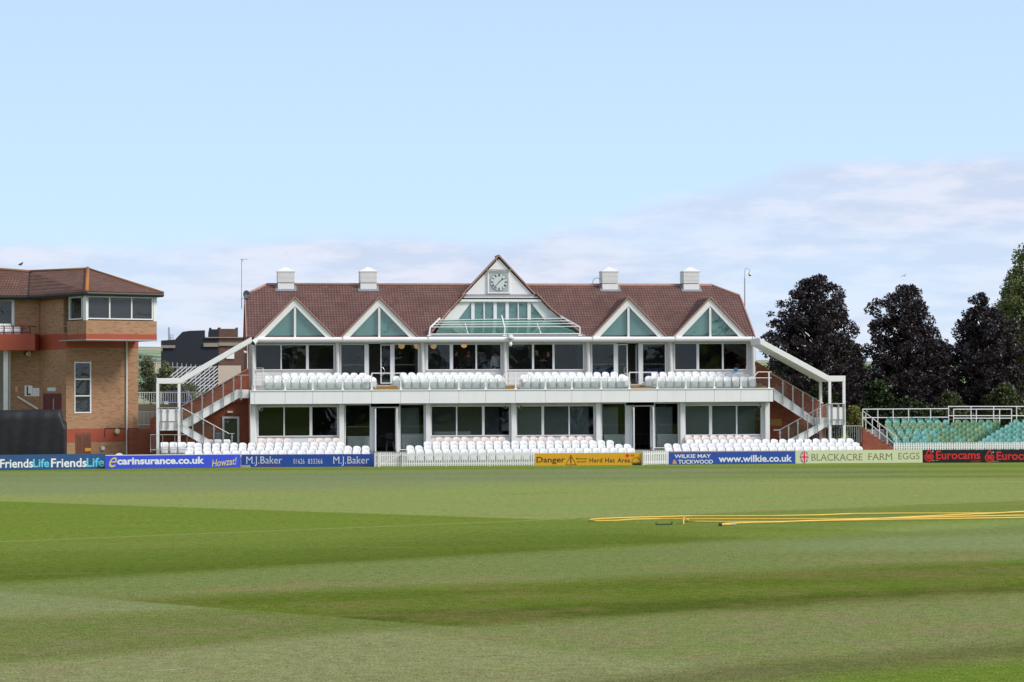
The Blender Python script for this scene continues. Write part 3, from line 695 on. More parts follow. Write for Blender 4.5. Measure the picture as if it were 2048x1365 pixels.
# the front slope is cut by the four dormers and the central gable (they cover it from above, so it can run through)
YC, YW = 2.6, 1.8; az = PZ(513.5, YC, 997); KS = 0.945
def hw(z): return KS*(az-z)
XC = (XL+XR)/2
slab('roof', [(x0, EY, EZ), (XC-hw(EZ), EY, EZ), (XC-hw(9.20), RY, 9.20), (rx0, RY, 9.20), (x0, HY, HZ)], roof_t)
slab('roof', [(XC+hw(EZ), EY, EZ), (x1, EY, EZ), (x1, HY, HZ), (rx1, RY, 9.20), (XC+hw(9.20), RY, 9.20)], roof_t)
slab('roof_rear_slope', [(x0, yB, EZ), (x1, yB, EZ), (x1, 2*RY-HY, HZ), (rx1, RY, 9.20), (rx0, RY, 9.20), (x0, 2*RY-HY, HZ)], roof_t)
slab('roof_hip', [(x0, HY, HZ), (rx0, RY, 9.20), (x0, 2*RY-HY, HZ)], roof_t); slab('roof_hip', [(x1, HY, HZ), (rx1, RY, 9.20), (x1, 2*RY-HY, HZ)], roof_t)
b = MB(); b.tube([(rx0, RY, 9.205), (rx1, RY, 9.205)], 0.09, 8)
for s_, xr, xx in ((1, rx0, x0), (1, rx1, x1)): b.tube([(xr, RY, 9.205), (xx, HY, HZ+0.01)], 0.07, 8); b.tube([(xr, RY, 9.205), (xx, 2*RY-HY, HZ+0.01)], 0.07, 8)
part(b, 'ridge_tiles', ridge_t, smooth=True)
for xx in (x0, x1): b = MB(); b.bar((xx, EY, EZ-0.03), (xx, HY, HZ-0.03), 0.05, 0.14); part(b, 'verge', ridge_t)
# eaves: awning-like white roll, soffit
b = MB(); ye = -0.66
b.lathe((XL-0.05, ye, 6.235), [(0.135, 0)], 4) if False else None
pts = []
for k in range(9): 
    a = math.pi/2 + k*math.pi/8; pts.append((ye-0.02+0.12*math.cos(a)*1.0-0.0, 6.23+0.125*math.sin(a)))
prof = [(EY+0.12, 6.355)]+[(ye+0.14*(math.cos(math.pi/2+k*math.pi/8)), 6.23+0.125*math.sin(math.pi/2+k*math.pi/8)) for k in range(9)]+[(EY+0.12, 6.105)]
xe0, xe1 = PX(513, ye, 680), PX(1508, ye, 680)
b.prism([Vector((xe0, y, z)) for y, z in prof], (xe1-xe0, 0, 0)); part(b, 'eaves_roll', white)
b = MB(); b.box(xe0, xe1, EY-0.02, YU+0.3, 6.06, 6.10); part(b, 'soffit', soffit)
b = MB()
for u in (515, 686, 857, 1020, 1186, 1352, 1506): xx = PX(u, -0.8, 682); b.box(xx-0.012, xx+0.012, -0.815, -0.68, 6.10, 6.37)
part(b, 'eaves_brackets', soffit)
b = MB()
for u in (590, 928, 1094, 1418): xx = PX(u, -0.45, 686); b.lathe((xx, -0.45, 6.0), [(0.03, 0), (0.055, 0.01), (0.055, 0.05), (0.02, 0.06)], 10)
part(b, 'downlights', steel)

# dormers
def dormer(uc, uL, uR, va=597.5):
    yf = -0.62; ax = PX(uc, yf, 600); az = PZ(va, yf, uc); xl, xr = PX(uL, yf, 672), PX(uR, yf, 672); bz = EZ-0.02
    g_ = MB(); w_ = 0.27
    dl = (Vector((ax, yf, az))-Vector((xl, yf, bz))); dr_ = (Vector((ax, yf, az))-Vector((xr, yf, bz)))
    hl = dl.length; ox = w_*hl/dl.z; oz = w_*hl/abs(dl.x)
    g_.prism([Vector((xl, yf, bz)), Vector((ax, yf, az)), Vector((ax, yf, az-oz)), Vector((xl+ox, yf, bz))], (0, 0.12, 0))
    g_.prism([Vector((xr, yf, bz)), Vector((xr-ox, yf, bz)), Vector((ax, yf, az-oz)), Vector((ax, yf, az))], (0, 0.12, 0))
    go = part(g_, 'gable', white)
    mz = az-oz; mu = MB(); mu.prism([Vector((ax-0.055, yf+0.03, bz)), Vector((ax+0.055, yf+0.03, bz)), Vector((ax+0.055, yf+0.03, mz-0.04)), Vector((ax, yf+0.03, mz)), Vector((ax-0.055, yf+0.03, mz-0.04))], (0, 0.1, 0)); mu.build('mullion', upvc, go)
    for sx, xo in ((-1, xl+ox), (1, xr-ox)):
        p = MB(); p.prism([Vector((xo-sx*(-0.0), yf+0.20, bz)), Vector((ax+sx*0.04, yf+0.20, bz)), Vector((ax+sx*0.04, yf+0.20, mz))], (0, 0.012, 0)); p.build('pane', ggable, go)
    fr_ = MB(); fr_.bar((xl+ox, yf+0.17, bz+0.02), (ax, yf+0.17, mz+0.02), 0.09, 0.05); fr_.bar((xr-ox, yf+0.17, bz+0.02), (ax, yf+0.17, mz+0.02), 0.09, 0.05); fr_.build('glazing_bar', soffit, go)
    # back of the attic behind the glass
    bk = MB(); bk.prism([Vector((xl+ox, yf+0.9, bz)), Vector((xr-ox, yf+0.9, bz)), Vector((ax, yf+0.9, mz))], (0, 0.02, 0)); bk.build('attic_lining', darkroom, go)
    # tiled cheeks running back into the main roof
    t = 0.05; yb = EY+(az+0.04-EZ)/RS
    for xo in (xl, xr):
        sgn = -1 if xo == xl else 1
        q = [Vector((xo+sgn*0.10, yf-0.05, bz-0.02)), Vector((ax, yf-0.05, az+0.07)), Vector((ax, yb+0.1, az+0.07)), Vector((xo+sgn*0.10, EY+0.05, bz-0.02))]
        n = (q[1]-q[0]).cross(q[2]-q[1]).normalized(); n = n if n.z > 0 else -n
        r_ = MB(); r_.prism(q, -n*t); part(r_, 'dormer_roof', roof_t)
        e = MB(); e.bar(q[0]+Vector((0, -0.02, 0.0)), q[1]+Vector((0, -0.02, 0.0)), 0.05, 0.055); part(e, 'dormer_verge', ridge_t)
    return go
dormer(590, 513, 667); dormer(758.5, 684, 834); dormer(1257, 1185, 1331); dormer(1420.5, 1348, 1493)

# central gable with clock
YC, YW = 2.6, 1.8; az = PZ(513.5, YC, 997); KS = 0.945
def hw(z): return KS*(az-z)
zc0 = PZ(589, YC, 998); zw1 = PZ(600, YW, 1001); zw0 = PZ(638, YW, 1003)
b = MB(); b.prism([Vector((XC-hw(zc0)+0.10, YC, zc0)), Vector((XC+hw(zc0)-0.10, YC, zc0)), Vector((XC, YC, az-0.12))], (0, 0.15, 0)); part(b, 'clock_gable', white)
b = MB(); b.prism([Vector((XC-hw(9.0)+0.12, YC+1.08, 9.0)), Vector((XC+hw(9.0)-0.12, YC+1.08, 9.0)), Vector((XC, YC+1.08, az-0.12))], (0, 0.12, 0)); part(b, 'rear_gable_wall', white)
for s_ in (-1, 1):
    zlo = zc0-0.05; q = [Vector((XC, YC-0.05, az+0.03)), Vector((XC+s_*(hw(zlo)+0.03), YC-0.05, zlo)), Vector((XC+s_*(hw(zlo)+0.03), YC+1.25, zlo)), Vector((XC, YC+1.25, az+0.03))]
    n = (q[1]-q[0]).cross(q[2]-q[1]).normalized(); n = n if n.z > 0 else -n
    r_ = MB(); r_.prism(q, -n*0.05); part(r_, 'gable_roof', roof_t)
    e = MB(); e.bar(q[0]+Vector((0, -0.03, 0.03)), q[1]+Vector((0, -0.03, 0.01)), 0.07, 0.07); part(e, 'gable_verge', ridge_t)
    # tiled cheek from the main roof forward to the window storey, boarded lining below it
    def yr_(z): return EY+(z-EZ)/RS
    zx = EZ+(YW-0.12-EY)*RS
    q = [Vector((XC+s_*hw(zc0), YW-0.15, zc0)), Vector((XC+s_*hw(zx), YW-0.12, zx)), Vector((XC+s_*hw(zc0), yr_(zc0)+0.2, zc0))]
    n = (q[1]-q[0]).cross(q[2]-q[1]).normalized(); n = n if n.z > 0 else -n
    r_ = MB(); r_.prism(q, -n*0.08); part(r_, 'gable_roof', roof_t)
    xo = -0.10*s_
    q = [Vector((XC+s_*hw(zx)+xo, YW+0.3, zx)), Vector((XC+s_*hw(zx)+xo, YW-0.12, zx)), Vector((XC+s_*hw(EZ)+xo, EY+0.02, EZ)), Vector((XC+s_*hw(EZ)+xo, YW+0.3, EZ))]
    r_ = MB(); r_.prism(q, (0.03*s_, 0, -0.03)); part(r_, 'gable_lining', white)
    e = MB(); p0_, p1_, p2_ = Vector((XC+s_*hw(zc0), YW-0.20, zc0+0.02)), Vector((XC+s_*hw(zx), YW-0.20, zx+0.02)), Vector((XC+s_*hw(EZ), EY-0.03, EZ+0.02))
    e.bar(p0_, p1_, 0.06, 0.055); e.bar(p1_, p2_, 0.06, 0.05); part(e, 'gable_verge', ridge_t)
b = MB(); b.box(XC-0.05, XC+0.05, YC-0.08, YC+1.27, az+0.02, az+0.09); part(b, 'ridge_tiles', ridge_t)
b = MB(); b.prism([Vector((XC-hw(zc0)-0.12, YC-0.9, zc0-0.16)), Vector((XC+hw(zc0)+0.12, YC-0.9, zc0-0.16)), Vector((XC+hw(zc0)-0.02, YC-0.02, zc0)), Vector((XC-hw(zc0)+0.02, YC-0.02, zc0))], (0, 0.02, -0.05)); part(b, 'lead_ledge', lead)
b = MB(); b.box(XC-hw(zw1)+0.0, XC+hw(zw1)-0.0, YW-0.12, YW+0.1, zw1-0.10, zw1+0.02); part(b, 'cornice', white)
b = MB(); b.box(XC-hw(zw1)+0.10, XC+hw(zw1)-0.10, YW-0.10, YW+0.2, zw1+0.09, zw1+0.16); part(b, 'cornice', grime)
# window storey: white wall built of pieces around seven openings
wall = MB(); zs0 = zw0; zs1 = zw1-0.13
def xw(u): return PX(u, YW, 620)
ops = [(842+0, 0)]
edges = [(949, 967), (969.5, 987), (993.5, 1011), (1017.5, 1035.5), (1037.5, 1055)]
triL = (916, 942.5); triR = (1061.5, 1089)
wall.prism([Vector((XC-hw(zs0-0.05)+0.05, YW, zs0-0.05)), Vector((xw(triL[0]), YW, zs0-0.05)), Vector((xw(triL[1]), YW, zs1)), Vector((xw(949), YW, zs1)), Vector((xw(949), YW, zw1-0.02)), Vector((XC-hw(zw1)+0.05, YW, zw1-0.02))], (0, 0.15, 0))
wall.prism([Vector((XC+hw(zs0-0.05)-0.05, YW, zs0-0.05)), Vector((XC+hw(zw1)-0.05, YW, zw1-0.02)), Vector((xw(1055), YW, zw1-0.02)), Vector((xw(1055), YW, zs1)), Vector((xw(triR[0]), YW, zs1)), Vector((xw(triR[1]), YW, zs0-0.05))], (0, 0.15, 0))
wall.box(xw(949), xw(1055), YW, YW+0.15, zs1, zw1-0.021)
for a, c_ in ((942.5, 949), (967, 969.5), (987, 993.5), (1011, 1017.5), (1035.5, 1037.5), (1055, 1061.5)): wall.box(xw(a), xw(c_), YW-0.01, YW+0.10, zs0-0.05, zs1+(0.0 if a not in (942.5, 1055) else -0.01))
wo_ = part(wall, 'window_storey_wall', white)
for a, c_ in edges: p = MB(); p.box(xw(a), xw(c_), YW+0.06, YW+0.07, zs0-0.05, zs1); p.build('pane', ggable, wo_)
p = MB(); p.prism([Vector((xw(triL[0]), YW+0.06, zs0-0.05)), Vector((xw(triL[1]), YW+0.06, zs0-0.05)), Vector((xw(triL[1]), YW+0.06, zs1-0.02))], (0, 0.01, 0)); p.build('pane', ggable, wo_)
p = MB(); p.prism([Vector((xw(triR[1]), YW+0.06, zs0-0.05)), Vector((xw(triR[0]), YW+0.06, zs1-0.02)), Vector((xw(triR[0]), YW+0.06, zs0-0.05))], (0, 0.01, 0)); p.build('pane', ggable, wo_)
b = MB(); b.box(XC-hw(zs0)+0.6, XC+hw(zs0)-0.6, YW+0.8, YW+0.85, zs0-0.3, zs1); part(b, 'attic_lining', darkroom)
# sloping glazed canopy below it
cz1, cy1 = zw0-0.08, YW-0.02; cz0, cy0 = 6.52, -0.42
def hc(z): return KS*(az-z)+0.02
q = [Vector((XC-hc(cz1)+0.2, cy1, cz1)), Vector((XC+hc(cz1)-0.2, cy1, cz1)), Vector((XC+hc(cz0)-0.25, cy0, cz0)), Vector((XC-hc(cz0)+0.25, cy0, cz0))]
b = MB(); b.prism(q, (0, 0, -0.02)); part(b, 'canopy_glass', gcan)
b = MB(); b.prism([p_+Vector((0, 0.25, -0.35)) for p_ in q], (0, 0, -0.02)); part(b, 'canopy_lining', darkroom)
b = MB(); b.box(XC-hc(cz0)-0.1, XC+hc(cz0)+0.1, EY, cy0+0.3, EZ+0.0, EZ+0.14); part(b, 'lead_apron', lead)
# louvred frame standing proud of it
b = MB(); zt, zb_ = PZ(637, 0.5, 1004), PZ(671, -1.0, 1010)
fl = [Vector((PX(880, 0.5, 637), 0.6, PZ(637, 0.6, 880))), Vector((PX(860, -0.5, 657), -0.5, PZ(656, -0.5, 860))), Vector((PX(858, -0.55, 671), -0.55, PZ(671, -0.55, 858)))]
fr2 = [Vector((PX(1122, 0.5, 634), 0.6, PZ(633, 0.6, 1122))), Vector((PX(1160, -0.5, 655), -0.5, PZ(655, -0.5, 1160))), Vector((PX(1160, -0.55, 671), -0.55, PZ(670, -0.55, 1160)))]
fm = [Vector((PX(1004, 0.5, 632), 0.6, PZ(632, 0.6, 1004))), Vector((PX(1009.5, -0.5, 656), -0.5, PZ(656, -0.5, 1010))), Vector((PX(1009, -0.55, 671), -0.55, PZ(671, -0.55, 1010)))]
for pth in (fl, fr2, fm):
    for k in range(2): b.bar(pth[k], pth[k+1], 0.055, 0.07)
for t in (0.18, 0.42, 0.66, 0.92):
    b.bar(fl[0].lerp(fl[1], t), fr2[0].lerp(fr2[1], t), 0.10, 0.035)
b.bar(fl[2]+Vector((0, 0, 0.06)), fr2[2]+Vector((0, 0, 0.06)), 0.05, 0.05)
for ut, ubm in ((930, 936), (1074, 1082)): b.bar((PX(ut, 0.2, 648), 0.15, PZ(647, 0.15, ut)), (PX(ubm, -0.5, 668), -0.5, PZ(668, -0.5, ubm)), 0.04, 0.04)
for pth in (fl, fr2, fm): b.box(pth[2].x-0.1, pth[2].x+0.1, -0.62, -0.45, pth[2].z-0.05, pth[2].z+0.0)
part(b, 'canopy_frame', white)
# clock
clk = MB(); cz = PZ(564.5, YC-0.1, 998); cx = XC+0.0; HWc = 0.50
clk.box(cx-HWc-0.10, cx+HWc+0.10, YC-0.10, YC-0.001, cz-HWc-0.10, cz+HWc+0.08); ck = part(clk, 'clock', white)
p = MB(); p.box(cx-HWc-0.14, cx+HWc+0.14, YC-0.20, YC-0.09, cz+HWc+0.10, cz+HWc+0.15); p.build('hood', lead, ck)
p = MB(); p.box(cx-HWc, cx+HWc, YC-0.115, YC-0.101, cz-HWc, cz+HWc); p.build('clock_panel', plain('clock_grey', (0.42, 0.46, 0.46), 0.5, 0.05), ck)
p = MB(); p.lathe((cx, YC-0.13, cz), [(HWc-0.04, 0.012), (HWc-0.04, 0.0)], 40, 'y'); p.build('clock_face', plain('clock_pale', (0.60, 0.68, 0.66), 0.5, 0.04), ck)
num = plain('clock_black', (0.045, 0.05, 0.05), 0.5)
ns = MB()
for k, s in enumerate(['XII', 'I', 'II', 'III', 'IIII', 'V', 'VI', 'VII', 'VIII', 'IX', 'X', 'XI']):
    a = k*math.pi/6; r0, r1 = 0.30, 0.42; er = Vector((math.sin(a), 0, math.cos(a))); et = Vector((math.cos(a), 0, -math.sin(a)))
    wd = {'I': 0.022, 'V': 0.055, 'X': 0.055}; tot = sum(wd[c] for c in s)+0.006*(len(s)-1); pz = -tot/2; cc0 = Vector((cx, YC-0.137, cz))
    for c in s:
        m_ = pz+wd[c]/2; w2 = wd[c]/2-0.004
        if c == 'I': segs = [((m_, r0), (m_, r1))]
        elif c == 'V': segs = [((m_-w2, r1), (m_, r0)), ((m_+w2, r1), (m_, r0))]
        else: segs = [((m_-w2, r1), (m_+w2, r0)), ((m_+w2, r1), (m_-w2, r0))]
        for (a0, b0), (a1, b1) in segs: ns.bar(cc0+et*a0+er*b0, cc0+et*a1+er*b1, 0.016, 0.012)
        pz += wd[c]+0.006
for rr in (0.455, 0.275):
    for j in range(36):
        a0, a1 = j*math.pi/18, (j+1)*math.pi/18
        if rr > 0.3: ns.bar((cx+rr*math.sin(a0), YC-0.137, cz+rr*math.cos(a0)), (cx+rr*math.sin(a1), YC-0.137, cz+rr*math.cos(a1)), 0.008, 0.008)
ns.build('numerals', num, ck)
def hand(ang, L, w_, tail):
    p = MB(); er = Vector((math.sin(ang), 0, math.cos(ang))); c0 = Vector((cx, YC-0.15, cz)); p.bar(c0-er*tail, c0+er*L, 0.012, w_)
    if w_ > 0.03: p.lathe(tuple(c0+er*(L-0.03)), [(0.045, 0), (0.045, 0.012)], 12, 'y')
    p.build('clock_hand', num, ck)
hand(rad(49), 0.27, 0.034, 0.05); hand(rad(222), 0.40, 0.026, 0.08)
# roof ventilators
for u in (572, 737, 1220.5, 1383):
    yv = RY-0.42; x = PX(u, yv, 560); hwv = 0.42; zb0, zb1, zt_, za = 9.02, 9.27, PZ(543, yv, u), PZ(534, RY, u)
    rv = MB(); rv.box(x-hwv, x+hwv, yv, yv+2*hwv, 8.9, zb1); ro = part(rv, 'roof_ventilator', white)
    lv = MB(); n = 9
    for k in range(n):
        z = zb1+0.03+k*(zt_-zb1-0.03)/n; dz = (zt_-zb1-0.03)/n
        for (a, c_) in (((x-hwv-0.01, yv-0.01), (x+hwv+0.01, yv-0.01)), ((x-hwv-0.01, yv+2*hwv+0.01), (x+hwv+0.01, yv+2*hwv+0.01))):
            lv.bar((a[0], a[1], z+dz*0.5), (c_[0], c_[1], z+dz*0.5), 0.05, dz*0.82)
        for xx in (x-hwv-0.01, x+hwv+0.01): lv.bar((xx, yv, z+dz*0.5), (xx, yv+2*hwv, z+dz*0.5), 0.05, dz*0.82)
    lv.build('louvres', white, ro); co = MB(); co.box(x-hwv+0.05, x+hwv-0.05, yv+0.05, yv+2*hwv-0.05, zb1, zt_); co.build('core', grime, ro)
    cp = MB(); e = hwv+0.05; c0 = Vector((x, yv+hwv, za)); cr = [(x-e, yv+hwv-e, zt_+0.02), (x+e, yv+hwv-e, zt_+0.02), (x+e, yv+hwv+e, zt_+0.02), (x-e, yv+hwv+e, zt_+0.02)]
    cr2 = [(a_, b_, c_-0.05) for a_, b_, c_ in cr]
    cp.add(cr+[c0]+cr2, [(0,1,4),(1,2,4),(2,3,4),(3,0,4),(5,6,1,0),(6,7,2,1),(7,8,3,2),(8,5,0,3),(8,7,6,5)]); cp.build('cap', white, ro)
    fl_ = MB(); fl_.prism([Vector((x-hwv-0.13, yv-0.16, rz(yv-0.16)+0.02)), Vector((x+hwv+0.13, yv-0.16, rz(yv-0.16)+0.02)), Vector((x+hwv+0.13, yv+0.3, rz(yv+0.3)+0.02)), Vector((x-hwv-0.13, yv+0.3, rz(yv+0.3)+0.02))], (0, 0, 0.02)); fl_.build('flashing', lead, ro)

# balcony railing: posts at the panel joints, glass between, raised bars at the gangways
yR = YF+0.08; zr = PZ(758, yR, 1000); zh = PZ(746, yR, 1000)
rail = MB(); rl = part(MB() if False else rail, 'balcony_rail', white) if False else None
def gx_(u): return PX(u, yR, 765)
spans = [(545, 743.4, 0), (743.4, 801.4, 1), (801.4, 1003, 0), (1048, 1258.6, 0), (1258.6, 1314.7, 1), (1314.7, 1508, 0)]
rb = MB()
for a, c_, hi in spans:
    z = zh if hi else zr; rb.bar((gx_(a), yR, z), (gx_(c_), yR, z), 0.05, 0.035 if not hi else 0.05)
rb.bar((gx_(513), yR, zh), (gx_(532), yR, zh), 0.045, 0.045); rb.bar((gx_(532), yR, zh), (gx_(545), yR, zr), 0.045, 0.045); rb.bar((gx_(508), yR, zr), (gx_(545), yR, zr), 0.04, 0.035)
rb.bar((gx_(1003), yR, zr), (gx_(1012), yR, zh), 0.045, 0.045); rb.bar((gx_(1012), yR, zh), (gx_(1053), yR, zh), 0.045, 0.045); rb.bar((gx_(1053), yR, zh), (gx_(1066), yR, zr), 0.045, 0.045); rb.bar((gx_(1003), yR, zr), (gx_(1066), yR, zr), 0.04, 0.035)
rb.bar((gx_(1505), yR, zr), (gx_(1516), yR, zh), 0.045, 0.045); rb.bar((gx_(1516), yR, zh), (gx_(1543), yR, zh), 0.045, 0.045); rb.bar((gx_(1505), yR, zr), (gx_(1543), yR, zr), 0.04, 0.035)
ro = part(rb, 'balcony_rail', white)
for u in joints[1:-1]:
    hi = u in (743.4, 801.4, 1258.6, 1314.7, 1031.4) or u > 1530 or u < 520
    p = MB(); x = gx_(u); p.box(x-0.035, x+0.035, yR-0.03, yR+0.03, ZT+0.03, (zh if hi else zr)-0.02); p.box(x-0.06, x+0.06, yR-0.045, yR+0.05, ZT+0.03, ZT+0.08); p.build('rail_post', white, ro)
for i in range(1, len(joints)-2):
    p = MB(); a, c_ = gx_(joints[i])+0.06, gx_(joints[i+1])-0.06; p.box(a, c_, yR-0.005, yR+0.005, ZT+0.07, zr-0.04); p.build('glass_panel', gbal, ro)
# raised access barriers at both ends, behind the front rail
b = MB()
for u0, u1, vt in ((509, 526, 736.5), (1493, 1511, 733)):
    a, c_ = PX(u0, -2.0, 760), PX(u1, -2.0, 760); zt_ = PZ(vt, -2.0, u0); b.tube([(a, -2.0, 3.75), (a, -2.0, zt_), (c_, -2.0, zt_), (c_, -2.0, 3.75)], 0.025, 6); b.bar((a, -2.0, 4.35), (c_, -2.0, 4.35), 0.04, 0.04)
part(b, 'end_barrier', white)
# yellow-nosed steps in the gangways
for u0, u1 in ((745, 800), (1009, 1041), (1261, 1312), (1512, 1534)):
    st = MB(); a, c_ = PX(u0, -3.2, 776), PX(u1, -3.2, 776)
    st.cur = 0; st.box(a, c_, -3.10, -2.66, ZT, ZT+0.085); st.box(a, c_-0.12, -2.66, -2.0, ZT, 3.83)
    st.cur = 1; st.box(a, c_, -3.13, -3.09, ZT+0.01, ZT+0.10); st.box(a, c_-0.12, -2.69, -2.65, ZT+0.11, 3.86)
    part(st, 'gangway_step', [dark, wood_y])
# shallow concrete terraces in front, under the ground-floor seats
b = MB()
for y0, y1, z in ((-4.7, -3.56, 0.50), (-5.5, -4.7, 0.32), (-6.4, -5.5, 0.14)): b.box(PX(330, -5, 890), PX(1722, -5, 890), y0, y1, 0.0, z)
tag(b.build('concrete_terrace', conc), 'low stepped concrete terrace under the rows of white ground floor seats', 'terrace')

# ------------------------------------------------------------------ seats
def rounded(w, h0, h1, r, n=6):                          # outline with a rounded top, z from h0 to h1
    pts = [(-w/2*0.94, h0), (w/2*0.94, h0)]
    for k in range(n+1): a = k*math.pi/2/n; pts.append((w/2-r+r*math.cos(a), h1-r+r*math.sin(a)))
    for k in range(n+1): a = math.pi/2+k*math.pi/2/n; pts.append((-w/2+r+r*math.cos(a), h1-r+r*math.sin(a)))
    return pts
def shell(b, outline, y_of, t):
    n = len(outline); f = [(x, y_of(x, z), z) for x, z in outline]; k = [(x*0.97, y_of(x, z)+t, z) for x, z in outline]
    cz_ = sum(z for x, z in outline)/n; f.append((0, y_of(0, cz_), cz_)); k.append((0, y_of(0, cz_)+t, cz_))
    b.add(f+k, [(i, (i+1) % n, n) for i in range(n)]+[(n+1+(i+1) % n, n+1+i, n+1+n) for i in range(n)]+[((i+1) % n, i, n+1+i, n+1+(i+1) % n) for i in range(n)])
def seat_proto(name, mb, mu_, ml=galv, square=False, w_=0.385):
    r = empty(name); b = MB(); rr = 0.06 if square else 0.15
    zs = [0.29, 0.40, 0.50, 0.545, 0.58, 0.605, 0.62]; nxs = 8; f = []; k_ = []
    for z in zs:
        hwz = w_/2*(0.93+0.07*min(1, (z-0.29)/0.15)); d = z-(0.62-rr)
        if d > 0: hwz = w_/2-rr+math.sqrt(max(0, rr*rr-d*d))
        for i in range(nxs+1):
            x = -hwz+2*hwz*i/nxs; y = 0.02+0.16*(z-0.30)-1.0*x*x+max(0, z-0.53)*1.1
            f.append((x, y, z)); k_.append((x*0.98, y+0.03, z-0.004))
    b.v = f+k_; n0 = len(f); m_ = nxs+1; fs = []
    for j in range(len(zs)-1):
        for i in range(nxs): q = (j*m_+i, j*m_+i+1, (j+1)*m_+i+1, (j+1)*m_+i); fs += [q, tuple(n0+t for t in reversed(q))]
    rim = [i for i in range(m_)]+[j*m_+nxs for j in range(1, len(zs))]+[(len(zs)-1)*m_+i for i in range(nxs-1, -1, -1)]+[j*m_ for j in range(len(zs)-2, 0, -1)]
    for a_, c_ in zip(rim, rim[1:]+rim[:1]): fs.append((c_, a_, n0+a_, n0+c_))
    b.f = fs; b.mi = [0]*len(fs); bk = b.build('backrest', mb, r, smooth=True)
    b = MB(); kx = w_/0.385; pts = [(-0.17, 0.10), (-0.14, 0.075), (0.14, 0.075), (0.17, 0.10), (0.185, 0.28), (0.15, 0.345), (0.07, 0.372), (-0.07, 0.372), (-0.15, 0.345), (-0.185, 0.28)]
    pts = [(x*kx*0.93, z) for x, z in pts]
    shell(b, pts, lambda x, z: -0.075-0.10*(z-0.08)+0.25*x*x, 0.035)
    b.cur = 0 if mu_ is not mb else 0
    pts2 = [(x*0.74, 0.225+(z-0.225)*0.72) for x, z in pts]; b.prism([Vector((x, -0.092-0.08*(z-0.08), z)) for x, z in pts2], (0, 0.015, 0)); pn = b.build('seat_pan', mu_, r)
    b = MB()
    for s_ in (-1, 1): b.box(s_*0.205*kx-0.006, s_*0.205*kx+0.006, -0.06, 0.06, 0.0, 0.34)
    b.box(-0.21*kx, 0.21*kx, -0.02, 0.02, 0.035, 0.065); b.prism([Vector((x*1.05, -0.055-0.09*(z-0.08), z+0.014)) for x, z in pts], (0, 0.012, 0)); bb = b.build('bracket', ml, r)  # last, a dark plate behind the pan paints shade along its top edge
    index_children(r, [bk, pn, bb]); return r
ORD = 'zeroth first second third fourth fifth sixth seventh eighth ninth tenth eleventh twelfth thirteenth fourteenth fifteenth sixteenth seventeenth eighteenth nineteenth twentieth twenty-first twenty-second twenty-third twenty-fourth twenty-fifth twenty-sixth twenty-seventh twenty-eighth'.split()
def seat_row(proto, state, xs, y, z, label, group, cat='seat', rot=None):
    for k, x in enumerate(xs):
        o = proto if not state['used'] else copy_tree(proto); state['used'] = True
        o.location = (x, y, z); o.rotation_euler = (random.uniform(-0.05, 0.03), random.uniform(-0.012, 0.012), (rot[k] if rot else 0)+random.uniform(-0.05, 0.05))
        tag(o, label.format(ORD[k+1]), cat, group)
def span(u0, u1, Yp, v, pitch=0.435):
    a, c_ = PX(u0, Yp, v), PX(u1, Yp, v); n = max(1, int(round((c_-a)/pitch))); return [a+(c_-a)*i/n for i in range(n+1)]
bp_ = seat_proto('balcony_chair', seatw, seatu); bs = {'used': False}
rows = [(-3.28, ZT+0.01, 'front'), (-2.42, 3.795, 'middle'), (-1.60, 3.925, 'back')]
blocks = [("first", [(537, 731), (537, 736), (571, 725)], 746), ("second", [(814, 1003), (812, 997), (807, 974)], None),
          ("third", [(1053, 1240), (1048, 1245), (1060, 1228)], None), ("fourth", [(1322, 1504), (1310, 1493), (1310, 1457)], None)]
for bn, rr, extra in blocks:
    for (y, z, rn), (a, c_) in zip(rows, rr):
        seat_row(bp_, bs, span(a, c_, y, 765), y, z, f"white seat, {{}} from the left in the {rn} row of the balcony's {bn} block", 'white tip-up seats on the balcony')
for u, y, z, rt_, lb in ((746, -2.9, ZT+0.05, 0.35, 'white seat turned askew, left of the balcony gangway nearest the brick tower'),
                    (792, -2.5, 3.75, -0.2, 'white seat turned askew, right of the balcony gangway nearest the brick tower'),
                    (1253, -2.9, ZT+0.05, 0.3, 'white seat turned askew, left of the balcony gangway nearest the purple trees'),
                    (1297, -2.9, ZT+0.05, -0.3, 'white seat turned askew, right of the balcony gangway nearest the purple trees')):
    o = copy_tree(bp_); o.location = (PX(u, y, 770), y, z); o.rotation_euler = (0, 0, rt_); tag(o, lb, 'seat', 'white tip-up seats on the balcony')
tp = seat_proto('terrace_chair', seatw, seatw); ts = {'used': False}
R3 = [(-5.95, 0.16, 'front'), (-5.10, 0.33, 'middle'), (-4.28, 0.51, 'back')]
for bn, rr in (("left", [(378, 731), (378, 731), (378, 681)]), ("centre", [(822, 1262), (820, 1255), (855, 1220)]), ("right", [(1338, 1718), (1336, 1712), (1380, 1700)])):
    for (y, z, rn), (a, c_) in zip(R3, rr):
        seat_row(tp, ts, span(a, c_, y, 890), y, z, f"white seat, {{}} from the left in the {rn} row of the ground floor's {bn} block", 'white seats on the ground terrace')
sq = seat_proto('square_chair', seatw, seatw, square=True); ss = {'used': False}
seat_row(sq, ss, [PX(u, -4.6, 885) for u in (329, 346.5, 363.5, 381.5)], -4.55, 0.56, 'square-backed white seat, {} from the left under the staircase landing', 'square white seats by the stairs')
seat_row(sq, ss, [PX(u, -4.45, 885) for u in (400.5, 418, 435.5, 453)], -3.85, 0.66, 'square-backed white seat, {} from the left below the sloping stair flight', 'square white seats by the stairs')
pk = seat_proto('pink_chair', pinkp, pinkp); ps = {'used': False}
